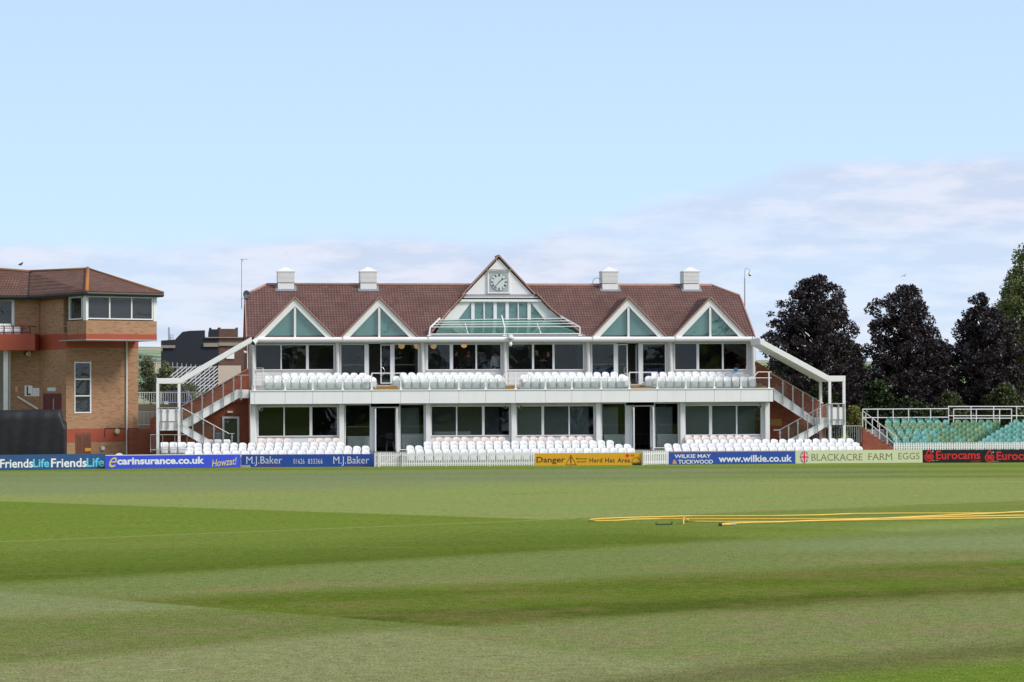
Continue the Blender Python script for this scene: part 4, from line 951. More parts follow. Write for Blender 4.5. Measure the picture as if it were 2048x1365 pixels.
for bn, runs in (('first window bay', [(523, 574.5), (622, 672)]), ('third window bay', [(878, 929), (953, 1003)]), ('fourth window bay', [(1050, 1101), (1127, 1177)]), ('last window bay', [(1377, 1493)])):
    xs = []
    for a, c_ in runs: xs += span(a, c_, -3.3, 885)
    seat_row(pk, ps, xs, -3.34, 0.70, f'faded pink seat, {{}} from the left under the windows of the {bn}', 'faded pink seats under the windows')

# green stand, rows fan back from the boundary
def gplain(n_, c_): return plain(n_, c_, 0.4, 0.12, 3)
gcols = [gplain('teal_seat', (0.095, 0.30, 0.24)), gplain('pale_teal_seat', (0.14, 0.36, 0.33)), gplain('green_seat', (0.09, 0.21, 0.10)), gplain('olive_seat', (0.15, 0.26, 0.12)), gplain('deep_green_seat', (0.025, 0.15, 0.09))]
gprot = [seat_proto('stand_chair', c_, c_, dark, w_=0.34) for c_ in gcols]; gst = [{'used': False} for _ in gcols]
gnames = ['teal', 'pale teal', 'faded green', 'olive green', 'deep green']
SY = [-4.2+0.72*r for r in range(10)]; SZ = [PZ(883-5.35*r, SY[r], 1850)-0.62 for r in range(10)]
def lin(a, c_, t): return a+(c_-a)*t
stand_b = MB()
for r in range(10):
    t = r/9.0; y, z = SY[r], SZ[r]
    stand_b.box(PX(1789-63*t, y, 870), PX(2130, y, 850), y-0.36, y+(0.36 if r < 9 else 1.2), 0.0, z-0.004*r)
    blks = [('first', lin(1799, 1790, t)-(0 if r < 8 else -4) - (20*t), lin(1838, 1900, t), 0), ('second', lin(1847, 1916+10, t), lin(1930, 1998, t)+4, 1), ('third', lin(1962, 2043, t), 2120, 2)]
    if r == 9: blks = [('first', 1779, 1872, 0)]
    for bn, a, c_, bi in blks:
        if c_-a < 10: continue
        xs = span(a, c_, y, 870, 0.455)
        for k, x in enumerate(xs):
            if bi == 2: ci = random.choice([0, 1, 1, 0, 0])
            elif bi == 1: ci = 2 if r > 1 and random.random() < 0.75 else random.choice([0, 3, 2])
            else: ci = {0: 0, 1: 0, 2: 1, 3: 3, 4: 1, 5: 0, 6: 3, 7: 3, 8: 1, 9: 4}[r]
            if bi < 2 and random.random() < 0.10: ci = random.choice([0, 1, 2, 3])
            o = gprot[ci] if not gst[ci]['used'] else copy_tree(gprot[ci]); gst[ci]['used'] = True
            o.location = (x, y+0.05, z+0.0); o.rotation_euler = (random.uniform(-0.05, 0.03), 0, random.uniform(-0.06, 0.02)-0.05)
            tag(o, f"{gnames[ci]} seat, {ORD[k+1]} from left, {ORD[r+1]} row up, green stand's {bn} block", 'seat', 'green and teal seats in the open stand')
for pr, st_ in zip(gprot, gst):
    if not st_['used']:
        for ch in CH[pr.name]: bpy.data.objects.remove(ch)
        bpy.data.objects.remove(pr)
tag(stand_b.build('concrete_stand', conc), 'stepped concrete terrace carrying the rows of green and teal seats', 'stand')
# brick steps at the left of the stand
b = MB()
for k in range(8):
    u = 1783-7.6*k; x0_, x1_ = PX(1722, -4.6+0.5*k, 880), PX(u, -4.6+0.5*k, 880)
    b.box(x0_, x1_+0.0, -4.9+0.50*k, -4.4+0.50*k, 0, PZ(894-5.0*k, -4.9+0.5*k, u))
tag(b.build('brick_steps', pav_brick), 'red brick steps climbing beside the end of the green stand', 'steps')
# white rails of the stand
wr = empty('stand_railing', P(1725, 895, -1.0)); tag(wr, 'white tubular railing along the back and stepped end of the green stand', 'railing')
def railtube(pts, par, nm, r=0.027, mat=white): b = MB(); b.tube(pts, r, 6); return b.build(nm, mat, par)
Yb = SY[9]+0.8
railtube([P(1725, 819, Yb), P(1896, 818, Yb)], wr, 'top_rail'); railtube([P(1725, 836, Yb), P(1896, 835, Yb)], wr, 'lower_rail')
for u in (1725, 1755.5, 1786, 1817, 1861): railtube([P(u, 819, Yb), P(u, 840, Yb)-Vector((0, 0, 0.4))], wr, 'post')
sl0, sl1 = P(1725, 822, Yb-0.1), P(1792, 873, -4.6); railtube([sl0, sl1], wr, 'handrail'); sm0, sm1 = P(1727, 838, Yb-0.1), P(1786, 886, -4.6); railtube([sm0, sm1], wr, 'lower_handrail')
for t in (0.1, 0.3, 0.52, 0.74): 
    p_ = sl0.lerp(sl1, t); q_ = p_-Vector((0, 0, 1.0)); railtube([p_, q_], wr, 'post')
railtube([sl1, sl1-Vector((0, 0, 0.55))], wr, 'post')
wr2 = empty('raised_railing', P(1897, 850, Yb+1)); tag(wr2, 'white railing standing higher behind the back row of the green stand', 'railing')
for v in (813.5, 832): railtube([P(1896, v, Yb+1), P(2120, v, Yb+1)], wr2, 'rail')
for u in (1897, 1942, 1987, 2033, 2078): railtube([P(u, 813.5, Yb+1), P(u, 840, Yb+1)-Vector((0, 0, 0.6))], wr2, 'post')
wr3 = empty('aisle_railing', P(1907, 850, Yb)); tag(wr3, 'white railing with three bays over the top of the green stand aisle', 'railing')
for v in (819, 837): railtube([P(1907, v, Yb), P(2024, v, Yb)], wr3, 'rail')
for u in (1907, 1952.5, 1999, 2023): railtube([P(u, 819, Yb), P(u, 849, Yb)], wr3, 'post')

# ------------------------------------------------------------------ boundary: boards, picket fence, gates
class Board:
    def __init__(s, name, u0, vb0, vt0, u1, vb1, vt1, mat, label, depth_fix=None):
        a, c_ = G(u0, vb0), G(u1, vb1); s.pl = VP(a, b=c_); s.L = (c_-a).length
        z1 = (s.pl.at(u0, vt0)[1]+s.pl.at(u1, vt1)[1])/2; s.z1 = z1
        s.o = empty(name, (a+c_)/2); b = MB(); b.pbox(s.pl, 0, s.L, 0.01, z1, -0.04, 0.0); b.build('board_panel', mat, s.o)
        b = MB(); n = max(2, int(s.L/1.8))
        for k in range(n+1): t = 0.05+(s.L-0.1)*k/n; b.pbox(s.pl, t-0.03, t+0.03, 0.0, z1-0.04, -0.10, -0.042)
        b.build('support', grime, s.o); tag(s.o, label, 'advertising board', 'advertising boards round the boundary')
    def txt(s, st, u0, v0, u1, v1, mat, **k):
        a0, z1 = s.pl.at(u0, v0); a1, _ = s.pl.at(u1, v0); _, z0 = s.pl.at((u0+u1)/2, v1); _, z1 = s.pl.at((u0+u1)/2, v0)
        return text(st, s.pl, a0, a1, z0, z1, 0.006, mat, s.o, **k)
    def seg(s, pts, w_, mat, name, closed=False):
        q = [s.pl.at(*p) for p in pts]; b = MB()
        for i in range(len(q)-(0 if closed else 1)):
            a, c_ = q[i], q[(i+1) % len(q)]; d = Vector((c_[0]-a[0], c_[1]-a[1])); L = d.length
            if L < 1e-5: continue
            d /= L; n_ = Vector((-d.y, d.x))*w_/2; e = d*w_*0.3
            b.ppoly(s.pl, [(a[0]-e.x+n_.x, a[1]-e.y+n_.y), (a[0]-e.x-n_.x, a[1]-e.y-n_.y), (c_[0]+e.x-n_.x, c_[1]+e.y-n_.y), (c_[0]+e.x+n_.x, c_[1]+e.y+n_.y)], 0.003+0.0004*(i % 3), 0.006+0.0004*(i % 3))
        return b.build(name, mat, s.o)
    def disc(s, u, v, r, mat, name, out=0.006, n=28, sx=1.0, r0=0.0):
        a, z = s.pl.at(u, v); b = MB(); b.ppoly(s.pl, [(a+r*sx*math.cos(2*math.pi*k/n), z+r*math.sin(2*math.pi*k/n)) for k in range(n)], out-0.003, out); return b.build(name, mat, s.o)
def ink(n_, c_):
    m = plain(n_, c_, 0.45, 0.10 if 'board' in n_ else 0.04, 0.7); nt = m.node_tree; h = N(nt); b = nt.nodes['Principled BSDF'] if 'Principled BSDF' in nt.nodes else [q for q in nt.nodes if q.type == 'BSDF_PRINCIPLED'][0]
    nt.links.new(h.bump(h.noise(1.6, 4, 0.6, h.pos()), 0.12, 0.05), b.inputs['Normal']); return m
W_ = ink('ink_white', (0.80, 0.82, 0.84)); YEL = ink('ink_yellow', (0.72, 0.58, 0.12)); CY_ = ink('ink_cyan', (0.12, 0.60, 0.80)); REDI = ink('ink_red', (0.70, 0.035, 0.035)); BLK = ink('ink_black', (0.05, 0.03, 0.02))
B1 = Board('advertising_board', -120, 943, 911, 210.5, 938, 908.5, ink('board_navy', (0.030, 0.090, 0.22)), 'navy board with repeated white and cyan lettering, below the brick tower')
B1.txt('Friends', 0, 918.5, 66, 936, W_, bold=0.02); B1.txt('Life', 66, 918, 98.5, 935, CY_, bold=0.02); B1.txt('Friends', 102, 917, 173, 935, W_, bold=0.02); B1.txt('Life', 173, 916, 208.5, 934, CY_, bold=0.02)
B1.txt('Life', -36, 919, -3, 936.5, CY_, bold=0.02)
B2 = Board('advertising_board', 211, 938.5, 911.5, 481, 935.5, 909.5, ink('board_bright_blue', (0.045, 0.085, 0.70)), 'bright blue board with white web address and slanting yellow lettering')
B2.txt('e', 218, 915, 234, 935, YEL, shear=0.4); B2.txt('carinsurance.co.uk', 234.5, 914.5, 408.5, 929, W_, bold=0.035); B2.txt('Howzat!', 424, 915, 473, 934, YEL, bold=0.01, shear=0.2, rot=0.07)
B2b = MB(); B2b.pbox(B2.pl, 0, B2.L, B2.z1, B2.z1+0.03, -0.05, 0.0); B2b.build('top_edge', white, B2.o)
B3 = Board('advertising_board', 483, 935, 909.5, 748, 934, 908.5, ink('board_royal_blue', (0.020, 0.075, 0.36)), 'royal blue board with a phone number between two white serif names')
for dx in (0, 174): B3.txt('M.J.Baker', 492+dx, 913.5, 564+dx, 932.3, W_, serif=True, bold=-0.010); B3.txt('CONTRACTORS LTD', 516+dx, 930.5, 564+dx, 933.5, ink('ink_dull_red', (0.40, 0.03, 0.12)))
B3.txt('01626', 587, 918, 609, 928, W_, bold=-0.01, space=1.1); B3.txt('833366', 616, 918, 645, 928, W_, bold=-0.01, space=1.1)
B4 = Board('advertising_board', 1069.5, 932.5, 907.5, 1284, 931, 906, ink('board_amber', (0.72, 0.38, 0.015)), 'amber warning board with black lettering, warning triangle and hard hat')
B4.txt('Danger', 1073, 914, 1130, 929, BLK, bold=0.012); [B4.txt(w_, a_, 916.5, c_, 925.5, BLK, bold=0.012, space=1.1) for w_, a_, c_ in (('Hard', 1179, 1204.5), ('Hat', 1210.5, 1229.5), ('Area', 1235, 1260))]
B4.txt('Batsmen', 1152.5, 915.5, 1174, 919.5, BLK); B4.txt('at work', 1154, 921.5, 1173, 925.5, BLK, space=0.8)
B4.seg([(1141.5, 911), (1131.5, 930), (1152.5, 930)], 0.022, BLK, 'warning_triangle', True); B4.seg([(1141.7, 915), (1141.7, 925)], 0.05, BLK, 'exclamation_bar'); B4.disc(1141.7, 927.3, 0.035, REDI, 'exclamation_dot')
B4.disc(1254.8, 911.8, 0.085, REDI, 'red_ball'); B4.seg([(1262, 911.5), (1266.5, 911.5)], 0.015, BLK, 'arrow'); B4.seg([(1264, 909.8), (1262, 911.5), (1264, 913.3)], 0.014, BLK, 'arrow_head'); B4.seg([(1267.5, 908.5), (1266.5, 914.5)], 0.018, BLK, 'bat_mark')
B4.seg([(1272.5-8.5*math.cos(math.pi*k/10), 925.5-10*math.sin(math.pi*k/10)) for k in range(11)], 0.022, BLK, 'hat_outline'); B4.seg([(1262.5, 926), (1282, 926)], 0.026, BLK, 'hat_brim'); B4.seg([(1266, 929.2), (1280.5, 929.2)], 0.10, ink('ink_dark_green', (0.02, 0.03, 0.015)), 'hat_base')
B5 = Board('advertising_board', 1337.5, 929.8, 905.5, 1590.5, 928, 903.5, ink('board_cobalt', (0.025, 0.085, 0.42)), 'cobalt blue board with two-line white name and long web address')
B5.txt('WILKIE MAY', 1349, 909, 1421.5, 916.5, W_, bold=0.02); B5.txt('TUCKWOOD', 1356.5, 920, 1426, 928, W_, bold=0.02); B5.txt('&', 1345, 920, 1354, 928.5, ink('ink_orange', (0.85, 0.38, 0.06)), bold=0.02); B5.txt('www.wilkie.co.uk', 1437, 910.5, 1584, 924.5, W_, bold=0.025)
tb = MB(); tb.pbox(B5.pl, 0, B5.L, B5.z1, B5.z1+0.05, -0.05, 0.01); tb.build('wooden_top_edge', plain('tan_wood', (0.45, 0.26, 0.12), 0.7, 0.2, 3), B5.o)
B6 = Board('advertising_board', 1591, 928, 901.5, 1845, 926.2, 899.5, ink('board_cream', (0.66, 0.70, 0.44)), 'pale cream board with thin olive capitals and a flag oval')
B6.txt('BLACKACRE', 1623, 908, 1725, 921.5, ink('ink_olive', (0.20, 0.20, 0.10)), serif=True, bold=-0.006); B6.txt('FARM', 1736, 907, 1785, 920, MATS['ink_olive'], serif=True, bold=-0.006); B6.txt('EGGS', 1797, 906, 1839, 919, MATS['ink_olive'], serif=True, bold=-0.006)
NAVY = ink('ink_navy', (0.03, 0.07, 0.25)); B6.disc(1608.5, 914.5, 0.285, NAVY, 'flag_oval', 0.006, sx=0.72)
def clipseg(p, q, w_, mat, out):
    a0, zc = B6.pl.at(1608.5, 914.5); ry, rx = 0.28, 0.20; b = MB(); d = Vector((q[0]-p[0], q[1]-p[1])); 
    d.normalize(); n_ = Vector((-d.y, d.x))*w_/2
    L = 1/math.sqrt((d.x/rx)**2+(d.y/ry)**2)*0.96
    b.ppoly(B6.pl, [(a0-d.x*L+n_.x, zc-d.y*L+n_.y), (a0-d.x*L-n_.x, zc-d.y*L-n_.y), (a0+d.x*L-n_.x, zc+d.y*L-n_.y), (a0+d.x*L+n_.x, zc+d.y*L+n_.y)], out-0.002, out); return b
for d_ in ((1, 1), (1, -1)): clipseg((0, 0), d_, 0.085, W_, 0.0085+0.0006*d_[1]).build('flag_saltire', W_, B6.o); clipseg((0, 0), d_, 0.035, REDI, 0.011+0.0006*d_[1]).build('flag_saltire_red', REDI, B6.o)
for d_ in ((1, 0), (0, 1)): clipseg((0, 0), d_, 0.14, W_, 0.0135+0.0006*d_[1]).build('flag_cross', W_, B6.o); clipseg((0, 0), d_, 0.08, REDI, 0.0160+0.0006*d_[1]).build('flag_cross_red', REDI, B6.o)
B7 = Board('advertising_board', 1845.5, 926.2, 899.2, 2160, 925.2, 901, ink('board_black', (0.012, 0.012, 0.014)), 'black board with bold red lettering and red drop shaped emblems')
for dx, dy in ((0, 0), (121, 1.3)):
    B7.txt('Eurocams', 1872+dx, 902+dy, 1960.5+dx, 919+dy, REDI, serif=True, bold=0.018)
    pts = [(1858+dx+8.2*math.sin(a)*(1.0 if math.cos(a) < 0.2 else 0.62+0.0*a), 913.5+dy-(9.0*math.cos(a) if math.cos(a) < 0.2 else 12.3*math.cos(a))) for a in [2*math.pi*k/22 for k in range(22)]]
    B7.seg(pts, 0.055, REDI, 'drop_emblem', True); B7.txt('e', 1853+dx, 909+dy, 1863.5+dx, 919+dy, REDI, bold=0.03)
    B7.disc(1865.5+dx, 903.5+dy, 0.03, W_, 'emblem_dot'); B7.txt('Reg. TM', 1864.5+dx, 921+dy, 1876+dx, 922.8+dy, W_); B7.txt('Limited', 1942+dx, 920.5+dy, 1960+dx, 924+dy, REDI)

def picket(name, u0, vb0, u1, vb1, hgt, label, cat, parent_z=0.0, Yfix=None, pitch=0.11, wd=0.055, group=None, brace=False, posts=True):
    if Yfix is None: a, c_ = G(u0, vb0), G(u1, vb1)
    else: a, c_ = P(u0, vb0, Yfix), P(u1, vb1, Yfix)
    zb_ = 0.03 if Yfix is None else min(a.z, c_.z)
    pl = VP(a, b=c_); L = (Vector((c_.x-a.x, c_.y-a.y, 0))).length; root = empty(name, ((a.x+c_.x)/2, (a.y+c_.y)/2, 0)); tag(root, label, cat, group)
    b = MB(); n = int(L/pitch)
    for k in range(n+1):
        t = 0.03+k*(L-0.06)/n; hh = zb_+hgt+random.uniform(-0.006, 0.006)
        b.ppoly(pl, [(t-wd/2, zb_), (t+wd/2, zb_), (t+wd/2, hh-0.03), (t, hh), (t-wd/2, hh-0.03)], -0.018, 0.0)
    b.build('pickets', white, root)
    for zz in (zb_+0.12, zb_+hgt-0.14): b = MB(); b.pbox(pl, 0, L, zz-0.03, zz+0.03, -0.05, -0.019); b.build('rail', white, root)
    if brace:
        b = MB(); p_, q_ = pl.w(0.05, zb_+0.12, -0.04), pl.w(L-0.05, zb_+hgt-0.14, -0.04); b.bar(p_, q_, 0.03, 0.06); b.build('brace', white, root)
    if posts:
        m_ = max(1, int(L/1.9))
        for k in range(m_+1): t = 0.04+k*(L-0.08)/m_; b = MB(); b.pbox(pl, t-0.04, t+0.04, 0.0, zb_+hgt-0.05, -0.13, -0.052); b.build('post', white, root)
    return root, pl
picket('picket_fence', 749, 934.5, 758, 934.5, 0.66, 'short stub of white picket fence beside the royal blue board', 'picket fence', group='white picket fencing on the boundary')
picket('picket_gate', 760, 934.3, 802, 934, 0.66, 'white picket gate between the royal blue board and the long picket fence', 'gate', brace=True, posts=False, group='white picket gates')
picket('picket_fence', 804, 934.2, 1068.5, 932.5, 0.66, 'long white picket fence running up to the amber warning board', 'picket fence', group='white picket fencing on the boundary')
picket('picket_gate', 1287, 931.2, 1337, 930, 0.66, 'white picket gate between the amber warning board and the cobalt board', 'gate', brace=False, posts=True, group='white picket gates')
picket('picket_fence', 1788, 899.5, 2120, 898, 0.37, 'white picket fence at the foot of the green stand', 'picket fence', Yfix=-5.3, pitch=0.125, wd=0.075)
b = MB(); b.box(PX(350, -6.9, 905), PX(1720, -6.9, 905), -6.75, -6.41, 0, 0.10); struct(b.build('path', conc))

exec_marker = None
# ------------------------------------------------------------------ outside staircases
def staircase(side):
    L = side == 'L'; YA, YM, YBk = -4.1, -3.05, -2.0
    if L:
        roofp = [(503, 674), (358, 757), (313, 757), (313, 768), (361, 768), (504, 685)]; posts = [(315.3, YA), (358.2, YA), (315.3, YBk), (358.2, YBk)]; ptop, pbot = 766, 905
        upT = [(497.5, 779.6), (473.7, 779.6), (365, 842)]; upB = [(365, 862), (477, 796.7), (497.5, 796.7)]
        land = (317, 361, 845.5, 861.5); lowT = [(359, 845.5), (440, 892)]; lowB = [(404, 888), (359, 862.5)]
        railU = [(363.5, 812), (473.7, 751), (497.5, 751)]; pU = [(383.3, 0), (404.4, 0), (425.3, 0), (446.4, 0), (467.3, 0), (482.3, 0)]
        railD = [(363.5, 816), (457.8, 867.7), (469, 867.7)]; pD = [364, 385.6, 406.7, 427.8, 446.4, 464]; railL = [(317, 816), (358, 816)]; pL = [323, 336, 353]
        lab = 'white covered outside staircase with steel balustrade, next to the brick tower'
    else:
        roofp = [(1519, 676.5), (1658, 752), (1691, 752), (1691, 763.5), (1657, 763.5), (1521, 689)]; posts = [(1660, YA), (1688.5, YA), (1638.5+2, YBk)]; ptop, pbot = 762, 900
        upT = [(1547.5, 777), (1628, 836)]; upB = [(1628, 852), (1548, 800)]
        land = (1640, 1691, 837, 850.5); lowT = [(1657, 838), (1570, 884)]; lowB = [(1604, 884), (1657, 851)]
        railU = [(1541, 747), (1646, 807)]; pU = [(1565.5, 0), (1585.5, 0), (1605.5, 0), (1625.5, 0), (1643, 0)]
        railD = [(1654, 808), (1559, 860.7), (1547, 860.7)]; pD = [1654, 1634.5, 1615, 1595.5, 1577, 1560]; railL = [(1656, 808), (1691, 808)]; pL = [1664, 1677, 1688]
        lab = 'white covered outside staircase with steel balustrade, in front of the purple trees'
    r = empty('outside_staircase', P(posts[0][0], 905, YM)); tag(r, lab, 'staircase', 'covered outside staircases')
    pl = fac(YA); b = MB(); b.prism([P(u, v, YA) for u, v in roofp], (0, YBk-YA, 0)); b.build('canopy', white, r, bevel=0.015)
    for u, y in posts:
        uu = u; x = PX(uu, y, 800) if not (L and y == YBk) else PX(u, YA, 800); zt_ = PZ(ptop, YA, u) - 0.01
        p = MB(); p.box(x-0.065, x+0.065, (y if y == YA else y-0.13), (y+0.13 if y == YA else y), 0.0, zt_); p.build('post', white, r)
    def strg(top, bot, y, nm):
        b = MB(); b.prism([P(u, v, y) for u, v in top+bot], (0, 0.05, 0)); return b.build(nm, white, r)
    for y in (-3.0, -2.15): strg(upT, upB, y, 'upper_stringer')
    for y in (-4.05, -3.2): strg(lowT, lowB, y, 'lower_stringer')
    u0, u1, va, vb = land; b = MB(); b.box(PX(u0, YA, va), PX(u1, YA, va), -4.06, -2.1, PZ(vb, YA, u0), PZ(va, YA, u0)+0.01); b.build('landing', white, r)
    # treads
    for (tp_, y0, y1) in ((upT[-2:], -2.95, -2.16), (lowT, -4.0, -3.21)):
        a, c_ = P(*tp_[0], y0), P(*tp_[1], y0); n = 11; b = MB()
        for k in range(n):
            q = a.lerp(c_, (k+0.5)/n); dx = abs(c_.x-a.x)/n; b.box(q.x-dx/2-0.02, q.x+dx/2+0.02, y0, y1, q.z-0.20, q.z-0.15)
        b.build('treads', galv, r)
    def hr(path, y, nm='handrail'):
        b = MB(); b.tube([P(u, v, y) for u, v in path], 0.024, 8); return b.build(nm, steel, r)
    def yat(path, u):
        q = sorted(path)
        for (a, va_), (c_, vc) in zip(q, q[1:]):
            if a <= u <= c_: return va_+(vc-va_)*(u-a)/(c_-a)
        return q[0][1] if u < q[0][0] else q[-1][1]
    for path, us, y, tops in ((railU, [u for u, _ in pU], -3.08, upT), (railD, pD, -4.13, lowT), (railL, pL, -4.13, None)):
        hr(path, y); 
        if tops: hr([(u, v) for u, v in path], y+0.88)
        for u in us:
            v0 = yat(path, u); x = PX(u, y, v0); zt_ = PZ(v0, y, u); zb_ = zt_-1.22 if tops else zt_-1.05
            p = MB(); p.box(x-0.03, x+0.03, y-0.022, y+0.022, max(0.3, zb_), zt_); 
            for dz in (0.14, 0.82): p.box(x-0.07, x+0.07, y-0.026, y+0.026, zt_-dz-0.035, zt_-dz); 
            p.build('baluster', steel, r)
        if tops:
            q = [p_ for p_ in path]
            a, c_ = (q[0], q[1]); b = MB(); A1, C1 = P(*a, y+0.03), P(*c_, y+0.03)
            b.prism([A1-Vector((0, 0, 0.10)), C1-Vector((0, 0, 0.10)), C1-Vector((0, 0, 0.85)), A1-Vector((0, 0, 0.85))], (0, 0.01, 0)); b.build('glass_panel', gbal, r)
    b = MB(); u0, u1 = railL[0][0], railL[1][0]; b.box(PX(u0+1, -4.1, 820), PX(u1-3, -4.1, 820), -4.11, -4.09, PZ(843, -4.1, u0)+(0.1 if not L else 0), PZ(819, -4.1, u0)+(0.1 if not L else 0)); b.build('landing_panel', white, r)
    return r
staircase('L'); staircase('R')
# brick walls that carry the stairs, following their slope
b = MB(); b.prism([P(u, v, -1.80) for u, v in ((498, 738), (470, 752), (362, 815), (300, 838), (300, 925), (498, 925))], (0, 0.25, 0))
sw = b.build('stair_wall', pav_brick); tag(sw, 'dark red brick wall with sloping top behind the staircase next to the brick tower', 'wall', 'brick walls behind the staircases')
b = MB(); b.prism([P(u, v, -1.80) for u, v in ((1512, 723), (1520, 728), (1652, 812), (1652, 925), (1512, 925))], (0, 0.25, 0))
sw2 = b.build('stair_wall', pav_brick); tag(sw2, 'orange red brick wall with sloping top behind the staircase by the purple trees', 'wall', 'brick walls behind the staircases')
b = MB(); b.bar(P(498, 737, -1.7), P(362, 814, -1.7), 0.34, 0.05); b.build('coping', ridge_t, sw)
# door and fittings on the left stair wall
dr_ = empty('side_door', P(461, 905, -1.82)); tag(dr_, 'white framed glass door set in the dark brick wall under the stairs', 'door')
x0, x1, zt_ = PX(444.5, -1.83, 860), PX(478.5, -1.83, 860), PZ(833.5, -1.83, 461)
b = MB(); b.box(x0, x0+0.10, -1.87, -1.79, 0.5, zt_); b.box(x1-0.10, x1, -1.87, -1.79, 0.5, zt_); b.box(x0+0.1, x1-0.1, -1.868, -1.79, zt_-0.10, zt_); b.box(x0+0.1, x1-0.1, -1.868, -1.79, 0.5, 0.62); b.build('door_frame', offw, dr_)
b = MB(); b.box(x0+0.1, x1-0.1, -1.835, -1.825, 0.62, zt_-0.1); b.build('door_glass', glass('side_glass', (0.1, 0.12, 0.12), 1.4, base=(0.05, 0.06, 0.06), basefac=0.8), dr_)
b = MB(); b.box(x0+0.1, x1-0.1, -1.822, -1.802, 0.62, zt_-0.1); b.build('door_backing', dark, dr_)
b = MB(); b.box(PX(454.5, -1.9, 825), PX(466, -1.9, 825), -1.93, -1.80, PZ(826.5, -1.9, 460), PZ(822.5, -1.9, 460)); tag(b.build('bulkhead_light', white, bevel=0.02), 'small white bulkhead light on the brick wall above the side door', 'wall light')
def sign_sq(name, u0, u1, v0, v1, y, mat, label, cat='sign'):
    b = MB(); b.box(PX(u0, y, v0), PX(u1, y, v0), y-0.012, y+0.02, PZ(v1, y, u0), PZ(v0, y, u0)); o = b.build(name, mat); tag(o, label, cat); return o
bluei = ink('sign_blue', (0.05, 0.20, 0.36))
s1 = sign_sq('assembly_sign', 431.5, 441, 866.5, 877, -1.83, W_, 'square blue notice on the brick wall beside the side door')
b = MB(); pl = fac(-1.85); a, z = PX(436.2, -1.85, 871), PZ(871.6, -1.85, 436); b.box(a-0.11, a+0.11, -1.853, -1.846, z-0.11, z+0.11); b.build('blue_field', bluei, s1)
b = MB(); b.lathe((a, -1.862, z), [(0.075, 0.006), (0.075, 0)], 20, 'y'); b.build('disc', ink('sign_pale_blue', (0.10, 0.33, 0.5)), s1)
b = MB(); a, z = PX(1471.5, -0.02, 743), PZ(743, -0.02, 1471); b.lathe((a, -0.05, z+0.08), [(0.11, 0.03), (0.11, 0)], 24, 'y'); o = b.build('round_sign', bluei); tag(o, 'small round blue sign on the white wall under the last balcony window', 'sign')
s2 = sign_sq('wall_notice', 1539, 1563, 838.5, 852, -1.83, plain('old_yellow_notice', (0.40, 0.24, 0.04), 0.7, 0.25, 6), 'faded yellow notice on the orange brick wall beneath the stairs')

# ------------------------------------------------------------------ lamps, speakers, aerials and the like on the pavilion
def horn(u, v, y, rx, name, label, cat, down=True, r=0.16):
    c0 = P(u, v, y); root = empty(name, c0); tag(root, label, cat)
    b = MB(); b.lathe((c0.x, c0.y, c0.z), [(0.05, 0.16), (0.10, 0.15), (r*0.8, 0.06), (r, -0.05), (r*0.95, -0.06)], 14); b.build('housing', grime, root, smooth=True)
    b = MB(); b.lathe((c0.x, c0.y, c0.z-0.075), [(r*0.75, 0.01), (r*0.75, 0)], 14); b.build('lens', dark, root); return root
horn(1021, 676, -0.95, 0, 'floodlight', 'bell shaped floodlight under the eaves at the middle of the pavilion', 'floodlight', r=0.19)
b = MB(); c0 = P(1021, 689.5, -0.95); b.lathe(tuple(c0), [(0.02, 0.14), (0.085, 0.08), (0.095, 0.0), (0.06, -0.08), (0.01, -0.10)], 14); tag(b.build('dome_camera', white, smooth=True), 'small white dome camera hanging below the middle floodlight', 'security camera')
def spot(u, v, y, dr, L, r, name, label, cat, mat=grime):
    c0 = P(u, v, y); d = Vector(dr).normalized(); root = empty(name, c0); tag(root, label, cat)
    b = MB(); b.tube([c0, c0+d*L*0.6, c0+d*L], r*0.75, 12, r2=r); b.build('housing', mat, root, smooth=False); b = MB(); b.tube([c0+d*(L+0.001), c0+d*(L+0.01)], r*0.8, 12); b.build('lens', dark, root)
    b = MB(); b.tube([c0, c0+Vector((0, 0.12, 0.16))], 0.02, 6); b.build('arm', galv, root)
spot(514, 679, -0.95, (-0.6, -0.5, -0.55), 0.34, 0.15, 'floodlight', 'drum floodlight on the pavilion corner beside the white stair canopy', 'floodlight')
spot(1515, 681, -0.95, (0.2, -0.8, -0.5), 0.3, 0.14, 'floodlight', 'drum floodlight on the pavilion corner facing the purple trees', 'floodlight')
spot(494, 705, -0.9, (-1, -0.3, 0.1), 0.18, 0.07, 'security_camera', 'small white camera on the pavilion corner under the drum floodlight', 'security camera')
spot(1519, 703, -0.9, (1, -0.3, 0.1), 0.18, 0.07, 'security_camera', 'small white camera on the pavilion corner below the purple tree side floodlight', 'security camera')
spot(520, 817, -3.3, (0.4, -1, -0.3), 0.16, 0.09, 'wall_speaker', 'small round white speaker over the first ground floor window', 'speaker')
spot(1013, 813, -3.3, (-0.5, -1, -0.3), 0.14, 0.08, 'wall_speaker', 'small white speaker high on the middle ground floor column, facing the brick tower', 'speaker')
spot(1038, 813, -3.3, (0.5, -1, -0.3), 0.14, 0.08, 'wall_speaker', 'small white speaker high on the middle ground floor column, facing the purple trees', 'speaker')
spot(1521, 812, -3.3, (-0.4, -1, -0.3), 0.15, 0.08, 'wall_speaker', 'small white speaker high on the last ground floor column', 'speaker')
